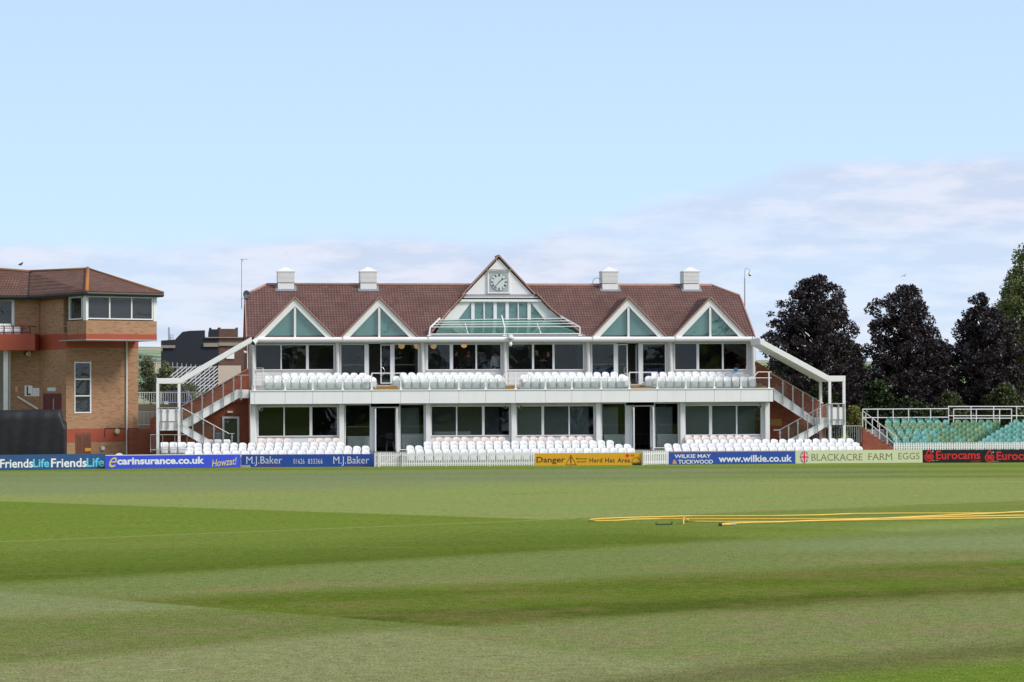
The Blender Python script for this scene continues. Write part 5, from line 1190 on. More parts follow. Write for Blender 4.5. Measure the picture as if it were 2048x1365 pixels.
# aerial and dish
am = empty('television_aerial', P(483, 600, 3.0)); tag(am, 'thin television aerial mast at the roof end above the satellite dish', 'aerial')
a0 = P(483.3, 618, 3.0); a1 = P(483.3, 518, 3.0); b = MB(); b.tube([a0, a1], 0.022, 6); b.tube([P(483, 597, 3.0), P(489, 597, 3.0)], 0.015, 5); b.build('mast', galv, am)
b = MB(); b.tube([P(481, 519, 3.0), P(495.5, 519, 3.0)], 0.014, 5)
for k in range(6): b.tube([P(482+k*2.4, 519, 2.8), P(482+k*2.4, 519, 3.2)], 0.008, 4)
b.tube([P(484, 518, 3.0), P(487, 525, 3.0)], 0.012, 4); b.build('aerial_head', galv, am)
ds = empty('satellite_dish', P(492, 590, 2.9)); tag(ds, 'dark round satellite dish on the brick gable end', 'satellite dish')
c0 = P(492.5, 590.5, 2.6); b = MB(); d = Vector((0.35, -1, 0.25)).normalized(); 
prof = [(0.02, 0.0), (0.10, 0.015), (0.17, 0.045), (0.205, 0.075), (0.205, 0.085), (0.17, 0.058), (0.02, 0.02)]
a_ = d.cross(Vector((0, 0, 1))).normalized(); b_ = a_.cross(d); vs = []; fs = []
for r_, t_ in prof:
    for j in range(18): q = 2*math.pi*j/18; vs.append(c0+d*t_+(a_*math.cos(q)+b_*math.sin(q)*1.15)*r_)
for i in range(len(prof)-1):
    for j in range(18): fs.append((i*18+j, i*18+(j+1) % 18, (i+1)*18+(j+1) % 18, (i+1)*18+j))
b.add(vs, fs); b.build('dish', plain('dish_grey', (0.06, 0.065, 0.07), 0.5), ds, smooth=True)
b = MB(); b.tube([c0, c0+Vector((-0.02, 0.2, -0.05)), P(488.5, 612, 2.9)], 0.03, 6); b.tube([c0-b_*0.2, c0+d*0.32-b_*0.12], 0.012, 5); b.build('bracket', galv, ds)
cp_ = empty('camera_mast', P(1489.5, 620, 3.5)); tag(cp_, 'tall thin mast with a hooked top carrying a dome camera, at the roof end', 'camera mast')
b = MB(); b.tube([P(1489.5, 626, 3.2), P(1489.5, 556, 3.2)], 0.035, 8); b.build('pole', galv, cp_)
hk = [(1489.5, 556), (1489.5, 543), (1490.5, 538.5), (1493.5, 536.3), (1497, 537), (1499.3, 540.5), (1499.8, 545)]; b = MB(); b.tube([P(u, v, 3.2) for u, v in hk], 0.018, 6); b.build('hook', galv, cp_)
c0 = P(1499.8, 549, 3.2); b = MB(); b.lathe(tuple(c0), [(0.03, 0.11), (0.085, 0.09), (0.095, -0.03), (0.07, -0.04)], 12); b.build('housing', white, cp_); b = MB(); b.lathe(tuple(c0), [(0.068, -0.04), (0.05, -0.09), (0.01, -0.11)], 12); b.build('dome', dark, cp_)
b = MB(); b.tube([P(u, v, RY) for u, v in ((1185.5, 573), (1185.5, 563), (1188, 558.5), (1193, 556.3), (1198, 556.8), (1202, 559))], 0.014, 6); tag(b.build('vent_pipe', dark), 'thin dark pipe arching from the ridge into the third roof ventilator', 'pipe')
b = MB(); b.tube([P(499.5, 742, -0.3), P(499.5, 905, -3.0)], 0.01, 4) if False else None
b = MB(); b.tube([Vector((2.70, -3.25, 3.0)), Vector((2.70, -3.25, 0.5))], 0.045, 8); tag(b.build('drainpipe', grime), 'white drainpipe beside the first ground floor column', 'drainpipe')
b = MB(); b.tube([P(495, 690, -0.35), P(495, 738, -0.35)], 0.03, 8); tag(b.build('drainpipe', grime), 'short pale drainpipe on the brick strip beside the balcony end', 'drainpipe')
# low steel barrier at each end of the ground terrace
def barrier(u0, u1, vt, vb, y, n, name, label, mat=galv, cat='barrier', rr=0.018):
    r = empty(name, P((u0+u1)/2, vb, y)); tag(r, label, cat); fr = MB(); A_, C_ = P(u0, vt, y), P(u1, vt, y); zb_ = P(u0, vb, y).z
    fr.tube([Vector((A_.x, y, zb_)), A_, C_, Vector((C_.x, y, zb_))], rr, 6); fr.tube([Vector((A_.x, y, zb_+0.12)), Vector((C_.x, y, zb_+0.12))], rr, 6); fr.build('frame', mat, r)
    b = MB()
    for k in range(1, n): x = A_.x+(C_.x-A_.x)*k/n; b.tube([Vector((x, y, zb_+0.12)), Vector((x, y, A_.z))], rr*0.6, 5)
    b.build('bars', mat, r); return r
barrier(1625, 1722, 852.5, 893, -3.6, 22, 'steel_barrier', 'grey steel crowd barrier between the staircase and the brick steps')
r_ = barrier(301, 374, 870, 905, -5.3, 3, 'steel_hoarding', 'open grey steel frame behind the square white seats')
gp = MB(); gp.box(PX(301, -5.3, 890), PX(317, -5.3, 890), -5.31, -5.295, PZ(904, -5.3, 305), PZ(870.5, -5.3, 305)); gp.build('clear_panel', gbal, r_)

# ------------------------------------------------------------------ inside the rooms: lamps, people, furniture
orange = bpy.data.materials.new('lamp_glow'); orange.use_nodes = True; bs_ = orange.node_tree.nodes['Principled BSDF']; h = N(orange.node_tree)
orange.node_tree.links.new(h.mix(h.noise(3, 2), (0.80, 0.45, 0.16), (0.9, 0.55, 0.2)), bs_.inputs['Base Color']); bs_.inputs['Emission Color'].default_value = (1.0, 0.55, 0.2, 1); bs_.inputs['Emission Strength'].default_value = 0.35
for u, v, y, lb in ((803, 692, 1.6, 'orange globe lamp behind the glass beside the first balcony door'), (834, 692, 1.6, 'orange globe lamp at the edge of the glass near the first balcony door'), (867, 692, 1.4, 'orange globe lamp behind the sliding window, next to the widest column'), (928, 690, 1.4, 'orange globe lamp in the open window above the guests')):
    c0 = P(u, v, y); r = empty('pendant_lamp', c0); tag(r, lb, 'lamp', 'orange globe lamps in the upstairs room'); b = MB(); R_ = 0.165
    b.lathe(tuple(c0), [(R_*math.cos(a), R_*math.sin(a)) for a in [rad(x) for x in range(-88, 89, 16)]], 16); b.build('globe', orange, r, smooth=True)
    b = MB(); b.tube([c0+Vector((0, 0, R_-0.01)), Vector((c0.x, c0.y, ZE+0.02))], 0.01, 5); b.build('cord', dark, r)
# people: one skinned surface per body, clothing as close-fitting children
def skin_mesh(name, verts, edges, radii, mat, parent, sub=2):
    me = bpy.data.meshes.new(name); me.from_pydata(verts, edges, []); o = bpy.data.objects.new(name, me); COL.objects.link(o)
    sk = o.modifiers.new('skin', 'SKIN'); s_ = o.modifiers.new('sub', 'SUBSURF'); s_.levels = sub; s_.render_levels = sub
    bm = bmesh.new(); bm.from_mesh(me); lay = bm.verts.layers.skin.verify(); bm.verts.ensure_lookup_table()
    for i, v in enumerate(bm.verts): r = radii[i]; v[lay].radius = (r, r) if isinstance(r, float) else r
    bm.verts[0][lay].use_root = True; bm.to_mesh(me); bm.free()
    dg = bpy.context.evaluated_depsgraph_get(); m2 = bpy.data.meshes.new_from_object(o.evaluated_get(dg)); bpy.data.objects.remove(o)
    m2.materials.clear(); m2.materials.append(mat); m2.polygons.foreach_set('use_smooth', [True]*len(m2.polygons)); m2.name = name
    o = bpy.data.objects.new(name, m2); COL.objects.link(o); o.parent = parent; return o
skinm = plain('skin', (0.42, 0.24, 0.17), 0.55, 0.08, 6); hairg = plain('grey_hair', (0.35, 0.34, 0.33), 0.7, 0.2, 20); haird = plain('dark_hair', (0.03, 0.022, 0.018), 0.6, 0.2, 20)
def person(x, y, z, rz, shirt, hair, label, hgt=1.75, arm='down'):
    r = empty('person', (x, y, z), rz); tag(r, label, 'person'); k = hgt/1.75
    if arm == 'hold': hands = [(-0.10, -0.30, 1.18), (0.12, -0.30, 1.22)]; elb = [(-0.27, -0.06, 1.13), (0.27, -0.06, 1.13)]
    else: hands = [(-0.25, -0.06, 0.84), (0.25, -0.06, 0.84)]; elb = [(-0.27, 0.02, 1.12), (0.27, 0.02, 1.12)]
    V = [(0,0,0.95),(0,0,1.12),(0,0,1.30),(0,0,1.44),(0,-0.01,1.52),(0,-0.02,1.62),(0,-0.02,1.71),
         (-0.17,0,1.42),elb[0],hands[0],(0.17,0,1.42),elb[1],hands[1],
         (-0.09,0,0.90),(-0.10,0,0.50),(-0.11,0.01,0.09),(-0.12,-0.13,0.035),(0.09,0,0.90),(0.10,0,0.50),(0.11,0.01,0.09),(0.12,-0.13,0.035)]
    E = [(0,1),(1,2),(2,3),(3,4),(4,5),(5,6),(3,7),(7,8),(8,9),(3,10),(10,11),(11,12),(0,13),(13,14),(14,15),(15,16),(0,17),(17,18),(18,19),(19,20)]
    Rr = [(0.15,0.11),(0.135,0.10),(0.16,0.11),(0.12,0.09),0.052,(0.078,0.092),(0.062,0.075),0.06,0.043,0.026,0.06,0.043,0.026,0.085,0.056,0.04,0.032,0.085,0.056,0.04,0.032]
    for s_, hnd, eb in ((-1, 9, 8), (1, 12, 11)):        # five fingers on each hand
        hv = Vector(V[hnd]); d = (hv-Vector(V[eb])).normalized(); sd_ = d.cross(Vector((0, 1, 0)) if abs(d.y) < 0.8 else Vector((0, 0, 1))).normalized()
        base = len(V); V.append(tuple(hv+d*0.07)); E.append((hnd, base)); Rr.append((0.032, 0.016))
        for q in range(4):
            o_ = sd_*(-0.03+0.02*q); L_ = (0.055, 0.07, 0.066, 0.05)[q]; i0 = len(V); V.append(tuple(hv+d*(0.075+L_*0.5)+o_)); V.append(tuple(hv+d*(0.07+L_)+o_+Vector((0, -0.015, 0)))); E += [(base, i0), (i0, i0+1)]; Rr += [0.009, 0.007]
        i0 = len(V); V.append(tuple(hv+d*0.035+sd_*-0.045)); V.append(tuple(hv+d*0.065+sd_*-0.055)); E += [(hnd, i0), (i0, i0+1)]; Rr += [0.011, 0.008]
    V = [tuple(c*k for c in v) for v in V]; Rr = [tuple(a*k for a in q) if isinstance(q, tuple) else q*k for q in Rr]
    skin_mesh('body', V, E, Rr, skinm, r)
    f = MB(); f.add([(-0.014*k, -0.108*k, 1.60*k), (0.014*k, -0.108*k, 1.60*k), (0, -0.138*k, 1.603*k), (0, -0.106*k, 1.645*k)], [(0, 1, 2), (0, 2, 3), (1, 3, 2)]); f.box(-0.03*k, 0.03*k, -0.112*k, -0.10*k, 1.568*k, 1.576*k); f.build('face', plain('lips', (0.25, 0.10, 0.08), 0.6) if 'lips' not in MATS else MATS['lips'], None).parent = r
    f = MB(); 
    for s_ in (-1, 1): f.lathe((s_*0.034*k, -0.112*k, 1.637*k), [(0.004, -0.008), (0.011, 0.0), (0.004, 0.008)], 8)
    f.build('eyes', dark, None).parent = r
    skin_mesh('jacket', [tuple(c*k for c in v) for v in [(0,0,0.93),(0,0,1.12),(0,0,1.30),(0,0,1.43),(-0.175,0,1.42),elb[0],tuple(Vector(elb[0]).lerp(Vector(hands[0]),0.85)),(0.175,0,1.42),elb[1],tuple(Vector(elb[1]).lerp(Vector(hands[1]),0.85)),(0,0,0.82)]],
              [(0,1),(1,2),(2,3),(3,4),(4,5),(5,6),(3,7),(7,8),(8,9),(0,10)], [(0.185,0.135),(0.17,0.125),(0.19,0.13),(0.13,0.10),0.078,0.060,0.045,0.078,0.060,0.045,(0.18,0.13)], shirt, r)
    skin_mesh('trousers', [tuple(c*k for c in v) for v in [(0,0,0.93),(-0.10,0,0.86),(-0.10,0,0.50),(-0.11,0.01,0.10),(0.10,0,0.86),(0.10,0,0.50),(0.11,0.01,0.10)]], [(0,1),(1,2),(2,3),(0,4),(4,5),(5,6)], [(0.15,0.11),0.10,0.075,0.06,0.10,0.075,0.06], suit, r)
    skin_mesh('hair', [tuple(c*k for c in v) for v in [(0,0.015,1.70),(0,0.03,1.66),(0,0.045,1.60)]], [(0,1),(1,2)], [(0.078,0.085),(0.085,0.08),(0.07,0.05)], hair, r)
    return r
suit = plain('dark_suit', (0.018, 0.018, 0.022), 0.8, 0.2, 5); shirtw = plain('white_shirt', (0.72, 0.74, 0.76), 0.7, 0.06, 5); shirtg = plain('grey_jacket', (0.09, 0.095, 0.10), 0.8, 0.2, 5)
zp = ZUF+0.02
person(PX(992, 0.5, 725), 0.5, zp, rad(200), shirtw, haird, 'person in a white shirt seen from behind, beside the middle column upstairs', 1.72)
person(PX(1073, 0.9, 725), 0.9, zp, rad(60), suit, hairg, 'grey haired person in a dark suit talking in the open balcony window', 1.78, 'hold')
person(PX(1097, 0.8, 725), 0.8, zp, rad(-60), suit, haird, 'dark haired person in a dark suit facing the grey haired guest', 1.72, 'hold')
person(PX(912, 1.6, 725), 1.6, zp, rad(80), suit, haird, 'person in black standing at the edge of the dark open window', 1.74)
person(PX(937, 1.9, 725), 1.9, zp, rad(-20), shirtg, hairg, 'person in a grey jacket facing out beneath the orange lamp', 1.76, 'hold')
# table and chair seen through the first ground floor doorway, tables upstairs
def table(x, y, z, label, r_=0.45):
    r = empty('round_table', (x, y, z)); tag(r, label, 'table'); b = MB(); b.lathe((x, y, z+0.72), [(r_, 0), (r_, 0.03)], 20); b.build('table_top', brownwood, r); b = MB(); b.tube([(x, y, z), (x, y, z+0.72)], 0.03, 8); b.lathe((x, y, z), [(0.22, 0), (0.2, 0.03), (0.03, 0.05)], 14); b.build('pedestal', dark, r)
table(PX(766, -1.2, 880), -1.2, Z0+0.02, 'round dark table standing inside the first ground floor doorway', 0.42)
table(PX(1278, -1.0, 880), -1.0, Z0+0.02, 'round dark table standing inside the doorway beneath the second gangway', 0.40)
def clothed(u0, u1, Yp, vm, zf, mat, label, h_=0.75):
    a, c_ = PX(u0, Yp, vm), PX(u1, Yp, vm); r = empty('dining_table', ((a+c_)/2, Yp, zf)); tag(r, label, 'table'); b = MB(); n = 24; vs = []
    ring = [(a+(c_-a)*k/n, Yp-0.35) for k in range(n)]+[(c_, Yp-0.35+0.7*k/8) for k in range(8)]+[(c_-(c_-a)*k/n, Yp+0.35) for k in range(n)]+[(a, Yp+0.35-0.7*k/8) for k in range(8)]
    m_ = len(ring); xm = (a+c_)/2
    for zz, amp in ((zf+h_, 0.0), (zf+h_*0.5, 0.02), (zf+0.12, 0.045)):
        for k, (x, y) in enumerate(ring): w_ = amp*math.sin(k*1.9); vs.append((x+(w_ if y < Yp-0.34 else amp*(1 if x > xm else -1)), y+(w_ if abs(y-Yp) > 0.34 else 0), zz))
    b.add(vs, [(j*m_+k, j*m_+(k+1) % m_, (j+1)*m_+(k+1) % m_, (j+1)*m_+k) for j in range(2) for k in range(m_)]+[tuple(range(m_))]); b.build('cloth', mat, r)
    for sx in (a+0.12, c_-0.12): b = MB(); b.tube([(sx, Yp, zf), (sx, Yp, zf+h_-0.02)], 0.02, 6); b.build('leg', steel, r)
clw = plain('white_cloth', (0.75, 0.77, 0.78), 0.8, 0.12, 4); clb = plain('blue_cloth', (0.06, 0.09, 0.28), 0.8, 0.15, 4)
clothed(694, 738, -2.15, 870, Z0+0.02, clw, 'white clothed table behind the glass beside the first ground floor doorway')
clothed(802, 845, -2.15, 870, Z0+0.02, clw, 'white clothed table behind the glass between the first doorway and long white fence', 0.85)
clothed(1206, 1248, -2.2, 870, Z0+0.02, clw, 'white clothed table behind the glass above the amber warning board')
clothed(1312, 1353, -2.15, 870, Z0+0.02, clw, 'white clothed table behind the glass above the gate by the cobalt board')
clothed(866, 940, -1.9, 870, Z0+0.02, clw, 'white clothed buffet table inside the third ground floor window bay', 0.95)
clothed(1186, 1226, 0.7, 735, ZUF+0.02, clb, 'blue clothed table upstairs beside the door leaf with the ring handle')
clothed(1290, 1328, 0.7, 735, ZUF+0.02, clb, 'blue clothed table upstairs next to the last balcony window')
r = empty('metal_chair', (PX(780, -2.0, 890), -2.0, Z0)); tag(r, 'chair with bent silver legs standing in the first ground floor doorway', 'chair')
x = PX(780, -2.0, 890); b = MB(); zc = Z0+0.02
for y in (-2.2, -1.85): b.tube([(x-0.19, y, zc), (x-0.15, y, zc+0.44), (x+0.15, y, zc+0.44), (x+0.21, y, zc)], 0.013, 6)
b.build('leg_frame', steel, r); b = MB(); b.box(x-0.19, x+0.19, -2.24, -1.82, zc+0.45, zc+0.48); b.build('seat', dark, r); b = MB(); b.box(x-0.18, x+0.18, -1.84, -1.81, zc+0.6, zc+0.9); b.build('backrest', dark, r)

# ------------------------------------------------------------------ brick tower building at the left
yaw = -TH
C0 = P3(132, 800, 118.0); aR = yaw+rad(36); aL = yaw+math.pi-rad(55)
LFp = VP(C0, aL); RFp = VP(C0, aR)
dR = Vector((math.cos(aR), math.sin(aR), 0)); dL = Vector((math.cos(aL), math.sin(aL), 0))
def inter(pl, u, v=700): a, z = pl.at(u, v); return pl.w(a, 0)
C1 = inter(LFp, 172.5); BFp = VP(C1, aR); BLp = VP(C1, aL)
tw = empty('brick_building', C0); tag(tw, 'buff brick clubhouse wing with red bands, jutting corner window and brown hipped roof', 'building')
S_end = RFp.at(276.5, 800)[0]; B_end = BFp.at(313.5, 650)[0]; LW = LFp.at(78, 690)[0]; 
zg = 0.0; zband0, zband1 = RFp.at(200, 884)[1], RFp.at(200, 857.5)[1]
zb2a, zb2b = LFp.at(100, 700)[1], LFp.at(100, 669)[1]; zbox = BFp.at(172, 680)[1]; zev = BFp.at(172, 590)[1]
def obox(b, pl, a0, a1, z0, z1, o0, o1): b.pbox(pl, a0, a1, z0, z1, o0, o1)
# lower block, built as a solid L of walls
b = MB(); obox(b, RFp, 0, S_end, zg, zbox+0.4, -0.3, 0); obox(b, LFp, 0.3, LW+0.6, zg, zev+0.1, -0.3, 0)
p_ = RFp.w(S_end, 0, 0); bk = VP(p_, aL); 
e = MB(); 
for pl_, a0, a1 in ((RFp, 0.0, S_end),): pass
o = b.build('wall', buff, tw)
b = MB(); q0 = RFp.w(S_end, 0, -0.01); q1 = q0+dL*6; q2 = q1-dR*S_end*0.9
b.prism([Vector((q0.x, q0.y, zg)), Vector((q1.x, q1.y, zg)), Vector((q1.x, q1.y, zev)), Vector((q0.x, q0.y, zev))], (-0.25*dR.x, -0.25*dR.y, 0)); b.build('return_wall', buff, tw)
# red painted bands
b = MB(); obox(b, RFp, -0.004, S_end+0.004, zband0, zband1, -0.1, 0.012); obox(b, LFp, 0.012, LW+0.6, zband0, zband1, -0.1, 0.012)
obox(b, RFp, -0.004, S_end+0.004, RFp.at(200, 696)[1], zbox+0.1, -0.1, 0.012); obox(b, LFp, 0.012, LW+0.6, zb2a, zb2b, -0.1, 0.012)
obox(b, LFp, 0.012, LFp.at(78, 597)[0], LFp.at(100, 601)[1], zev+0.02, -0.1, 0.014); b.build('red_band', redpaint, tw)
# jutting box: apron, window strip
aF = BLp.at(135, 640)[0]                                 # where the facet meets the lower wall plane
zs_, zwn1, zwn0 = zbox, BFp.at(172, 592)[1], BFp.at(172, 638.5)[1]; zr0, zr1 = BFp.at(200, 680)[1], BFp.at(200, 668)[1]
b = MB(); obox(b, BFp, 0, B_end, zr1, zwn0-0.05, -0.25, 0); obox(b, BLp, 0.25, aF+0.05, zr1, zwn0-0.05, -0.2, 0.001); 
qe = BFp.w(B_end, 0, -0.25); q2 = qe+dL*5; b.prism([Vector((qe.x, qe.y, zr1)), Vector((q2.x, q2.y, zr1)), Vector((q2.x, q2.y, zev)), Vector((qe.x, qe.y, zev))], (-0.2*dR.x, -0.2*dR.y, 0)); b.build('bay_apron', buff, tw)
b = MB(); obox(b, BFp, -0.005, B_end+0.005, zr0+0.03, zr1, -0.25, 0.006); obox(b, BLp, 0.25, aF+0.05, zr0+0.03, zr1, -0.2, 0.007); b.build('bay_band', redpaint, tw)
b = MB(); obox(b, BFp, -0.02, B_end+0.02, zr0-0.03, zr0+0.03, -3.0, 0.02); b.build('bay_underside', conc, tw)
def twin(pl, us, v0, v1, vu, nm='window', open_=None, lab=None, mat=None, z=None):
    z1, z0 = (pl.at(vu, v0)[1], pl.at(vu, v1)[1]) if z is None else z; f = MB(); e = [pl.at(u, 640)[0] for pr in us for u in pr]; lo, hi = min(e), max(e); fr = 0.06
    obox(f, pl, lo-fr, hi+fr, z1, z1+fr, -0.08, 0.02); obox(f, pl, lo-fr, hi+fr, z0-fr, z0, -0.08, 0.03)
    prs = sorted([tuple(sorted((pl.at(a, 640)[0], pl.at(c_, 640)[0]))) for a, c_ in us]); obox(f, pl, lo-fr, lo, z0, z1, -0.078, 0.018); obox(f, pl, hi, hi+fr, z0, z1, -0.078, 0.018)
    for (a, c_), (a2, c2) in zip(prs, prs[1:]): obox(f, pl, c_, a2, z0, z1, -0.078, 0.018)
    fo = f.build(nm, upvc, tw)
    for a, c_ in prs:
        p = MB(); obox(p, pl, a-0.01, c_+0.01, z0-0.01, z1+0.01, -0.05, -0.04); p.build('pane', mat or gtw, fo)
    return fo
gtw = glass('tower_glass', (0.35, 0.38, 0.40), 1.3, base=(0.06, 0.065, 0.07), basefac=0.5, wob=0.05)
twin(BFp, [(176.5, 218), (220.5, 262), (264.5, 303.5)], 0, 0, 172, z=(zwn0, zwn1)); twin(BLp, [(139, 163.5)], 0, 0, 140, z=(zwn0, zwn1), mat=gwin)
b = MB(); obox(b, BFp, -0.03, 0.09, zwn0-0.06, zwn1+0.06, -0.10, 0.03); obox(b, BLp, 0.035, BLp.at(167, 640)[0], zwn0-0.06, zwn1+0.06, -0.10, 0.03); obox(b, BFp, BFp.at(306, 640)[0]+0.02, B_end, zwn0-0.06, zwn1+0.06, -0.10, 0.02); b.build('corner_post', upvc, tw)
b = MB(); obox(b, BFp, 0.1, B_end-0.1, zwn0-0.3, zwn0-0.25, -3.2, -0.26); obox(b, BFp, 0.1, B_end-0.1, zwn0-0.3, zwn1+0.1, -3.3, -3.2); b.build('room_lining', darkroom, tw)
b = MB(); obox(b, BFp, -0.03, B_end+0.04, zwn1+0.06, zev+0.12, -0.2, -0.0); obox(b, BLp, 0.2, aF, zwn1+0.06, zev+0.12, -0.2, -0.0); b.build('eaves_board', dark, tw)
# tall stair window
lz1, lz0 = RFp.at(166, 725.5)[1], RFp.at(166, 825.5)[1]; la, lb2 = RFp.at(150.5, 775)[0], RFp.at(179.5, 775)[0]
f = MB(); obox(f, RFp, lb2, lb2+0.07, lz0-0.05, lz1+0.05, -0.06, 0.03); obox(f, RFp, la-0.05, la, lz0-0.05, lz1+0.05, -0.06, 0.02)
for zz in (lz0, lz0+(lz1-lz0)/3, lz0+(lz1-lz0)*2/3, lz1): obox(f, RFp, la, lb2, zz-0.03, zz+0.03, -0.05, 0.02)
fo = f.build('stair_window', upvc, tw)
for k in range(3): p = MB(); z0_, z1_ = lz0+(lz1-lz0)*k/3+0.03, lz0+(lz1-lz0)*(k+1)/3-0.03; obox(p, RFp, la, lb2, z0_, z1_, 0.002, 0.01); p.build('pane', gtw, fo)
# louvred plant doors, downpipe, fittings
da, db = RFp.at(151, 890)[0], RFp.at(182, 890)[0]; dz = RFp.at(166, 866)[1]
f = MB(); obox(f, RFp, da, (da+db)/2-0.01, 0.1, dz, -0.03, 0.03); obox(f, RFp, (da+db)/2+0.01, db, 0.1, dz, -0.03, 0.031)
for k in range(26): z_ = 0.35+k*(dz-0.45)/26; obox(f, RFp, da+0.06, (da+db)/2-0.06, z_, z_+0.02, 0.03, 0.045); obox(f, RFp, (da+db)/2+0.06, db-0.06, z_, z_+0.02, 0.031, 0.045)
fd = f.build('louvred_door', rust, tw)
p = MB(); a_, z_ = RFp.at(170, 897)[0], 0; obox(p, RFp, RFp.at(169, 900)[0], RFp.at(181, 900)[0], RFp.at(175, 903)[1], RFp.at(175, 896.5)[1], 0.046, 0.055); p.build('yellow_notice', plain('notice_amber', (0.65, 0.33, 0.03), 0.6, 0.1), fd)
b = MB(); q0, q1 = RFp.w(RFp.at(252, 790)[0], 0.0, 0.07), RFp.w(RFp.at(252, 790)[0], zbox, 0.07); b.tube([q0, q1], 0.045, 8); b.build('downpipe', grime, tw)
b = MB(); q0 = LFp.w(LFp.at(80, 640)[0], zb2b-0.1, 0.05); b.tube([q0, LFp.w(LFp.at(80, 640)[0], zev, 0.05)], 0.03, 6); b.build('downpipe', buff, tw)
c_ = RFp.at(232.5, 863); b = MB(); q = RFp.w(c_[0], c_[1], 0.02); b.tube([q, q+RFp.n*0.12], 0.13, 16); b.build('round_lamp', plain('cream_lamp', (0.6, 0.56, 0.36), 0.5), tw)
b = MB(); 
for a, c2 in (((209, 874), (209, 857)), ((209, 857), (276, 857)), ((229, 857), (229, 862))):
    p0, p1 = RFp.at(*a), RFp.at(*c2); b.tube([RFp.w(p0[0], p0[1], 0.03), RFp.w(p1[0], p1[1], 0.03)], 0.018, 5)
b.build('cable_conduit', dark, tw)
c_ = RFp.at(204.5, 897); b = MB(); obox(b, RFp, c_[0]-0.09, c_[0]+0.09, c_[1]-0.09, c_[1]+0.09, 0, 0.10); b.build('wall_box', grime, tw)
# maroon doors, small signs on the left face
a0_, a1_ = LFp.at(87, 800)[0], LFp.at(123, 800)[0]; zt_ = LFp.at(105, 787.5)[1]
f = MB(); obox(f, LFp, min(a0_, a1_), (a0_+a1_)/2-0.01, zt_-2.1, zt_, -0.05, 0.02); obox(f, LFp, (a0_+a1_)/2+0.01, max(a0_, a1_), zt_-2.1, zt_, -0.05, 0.022); md = f.build('double_door', maroon, tw)
p = MB(); am_ = LFp.at(108.5, 800)[0]; obox(p, LFp, am_-0.05, am_+0.05, zt_-1.3, zt_-0.25, 0.022, 0.05); p.build('push_handle', steel, md)
# the left wing, facing the pitch
Wp = VP(inter(LFp, 78), yaw); wl0, wl1 = Wp.at(-150, 700)[0], Wp.at(78, 700)[0]
zwr, zwf, zwb = Wp.at(30, 702)[1], Wp.at(30, 669)[1], Wp.at(30, 590)[1]
b = MB(); wx = Wp.at(29, 640)[0]; obox(b, Wp, wx, wl1+0.15, zwf-0.3, zwb+0.02, -0.3, 0); obox(b, Wp, Wp.at(22, 760)[0], wl1+0.15, 0, zwf-0.3, -0.3, 0.0); b.build('wing_wall', buff, tw)
b = MB(); obox(b, Wp, wl0, Wp.at(22, 760)[0], 0, zwf-0.3, -2.3, -2.0); obox(b, Wp, wl0, wx, zwf-0.2, zwb+0.2, -0.6, -0.5); b.build('recess_wall', darkroom, tw)
b = MB(); obox(b, Wp, wl0, Wp.at(80, 690)[0], Wp.at(30, 702)[1], Wp.at(30, 670)[1], -0.3, 1.3); b.build('balcony_beam', redpaint, tw)
f = MB(); xw0, xw1 = Wp.at(-60, 640)[0], Wp.at(23, 640)[0]; zq0, zq1 = Wp.at(10, 658)[1]-0.6, Wp.at(10, 602)[1]
obox(f, Wp, xw1, xw1+0.14, zq0, zq1+0.1, -0.2, -0.02); obox(f, Wp, xw0, xw1, zq1, zq1+0.1, -0.2, -0.03); fo = f.build('balcony_window', upvc, tw); p = MB(); obox(p, Wp, xw0, xw1, zq0, zq1, -0.12, -0.11); p.build('pane', gtw, fo)
b = MB()
for k, (u, v0, v1) in enumerate(((19, 702, 822),)): a_ = Wp.at(u, 760)[0]; obox(b, Wp, a_-0.11, a_+0.11, 0.0, Wp.at(u, 702)[1], 0.7, 0.92)
b.build('balcony_post', grime, tw); b = MB(); b.tube([Wp.w(Wp.at(24.5, 760)[0], 0, 0.6), Wp.w(Wp.at(24.5, 760)[0], zwr, 0.6)], 0.035, 8); b.build('downpipe', grime, tw)
# maroon balcony rail
b = MB(); zt_, zm_, zl_ = Wp.at(30, 654)[1], Wp.at(30, 658)[1], Wp.at(30, 667)[1]; ar1 = Wp.at(71, 660)[0]
for z_ in (zt_, zm_, zl_): b.bar(Wp.w(wl0, z_, 1.2), Wp.w(ar1, z_, 1.2), 0.04, 0.04)
b.bar(Wp.w(ar1, zt_, 1.2), Wp.w(ar1, zt_, 0.1), 0.04, 0.04)
for u in (1, 18.5, 37, 54.5, 69.5): a_ = Wp.at(u, 660)[0]; b.bar(Wp.w(a_, zwf-0.02, 1.2), Wp.w(a_, zt_, 1.2), 0.05, 0.05)
b.build('balcony_rail', maroon, tw)
# roofs
E1 = P3(172, 583.5, 116.2); E1 = C1-dR*0.35-dL*(-0.0); E1 = BFp.w(-0.15, BFp.at(172, 583.5)[1], 0.35)
zE = BFp.w(0, 0, 0.35); pE = VP(zE, aR); aE = pE.at(327, 592)[0]; E2 = pE.w(aE, E1.z, 0)
A_ = P3(175.5, 538.5, 120.2); V_ = P3(60, 544, 122.5); pEl = VP(BLp.w(0, 0, 0.15), aL); E0 = Wp.w(Wp.at(61, 588)[0], E1.z, 0.55)
Wl = Wp.w(wl0, E1.z, 0.55); Vl = P3(-150, 528, 125.0); Bk = E2+dL*7.0; Bk2 = E0+Vector((-2, 6, 0))
def tri(name, pts, mat, t=0.07, par=tw):
    q = [Vector(p) for p in pts]; n = (q[1]-q[0]).cross(q[2]-q[0]).normalized(); n = n if n.z > 0 else -n; b = MB(); b.prism(q, -n*t); return b.build(name, mat, par)
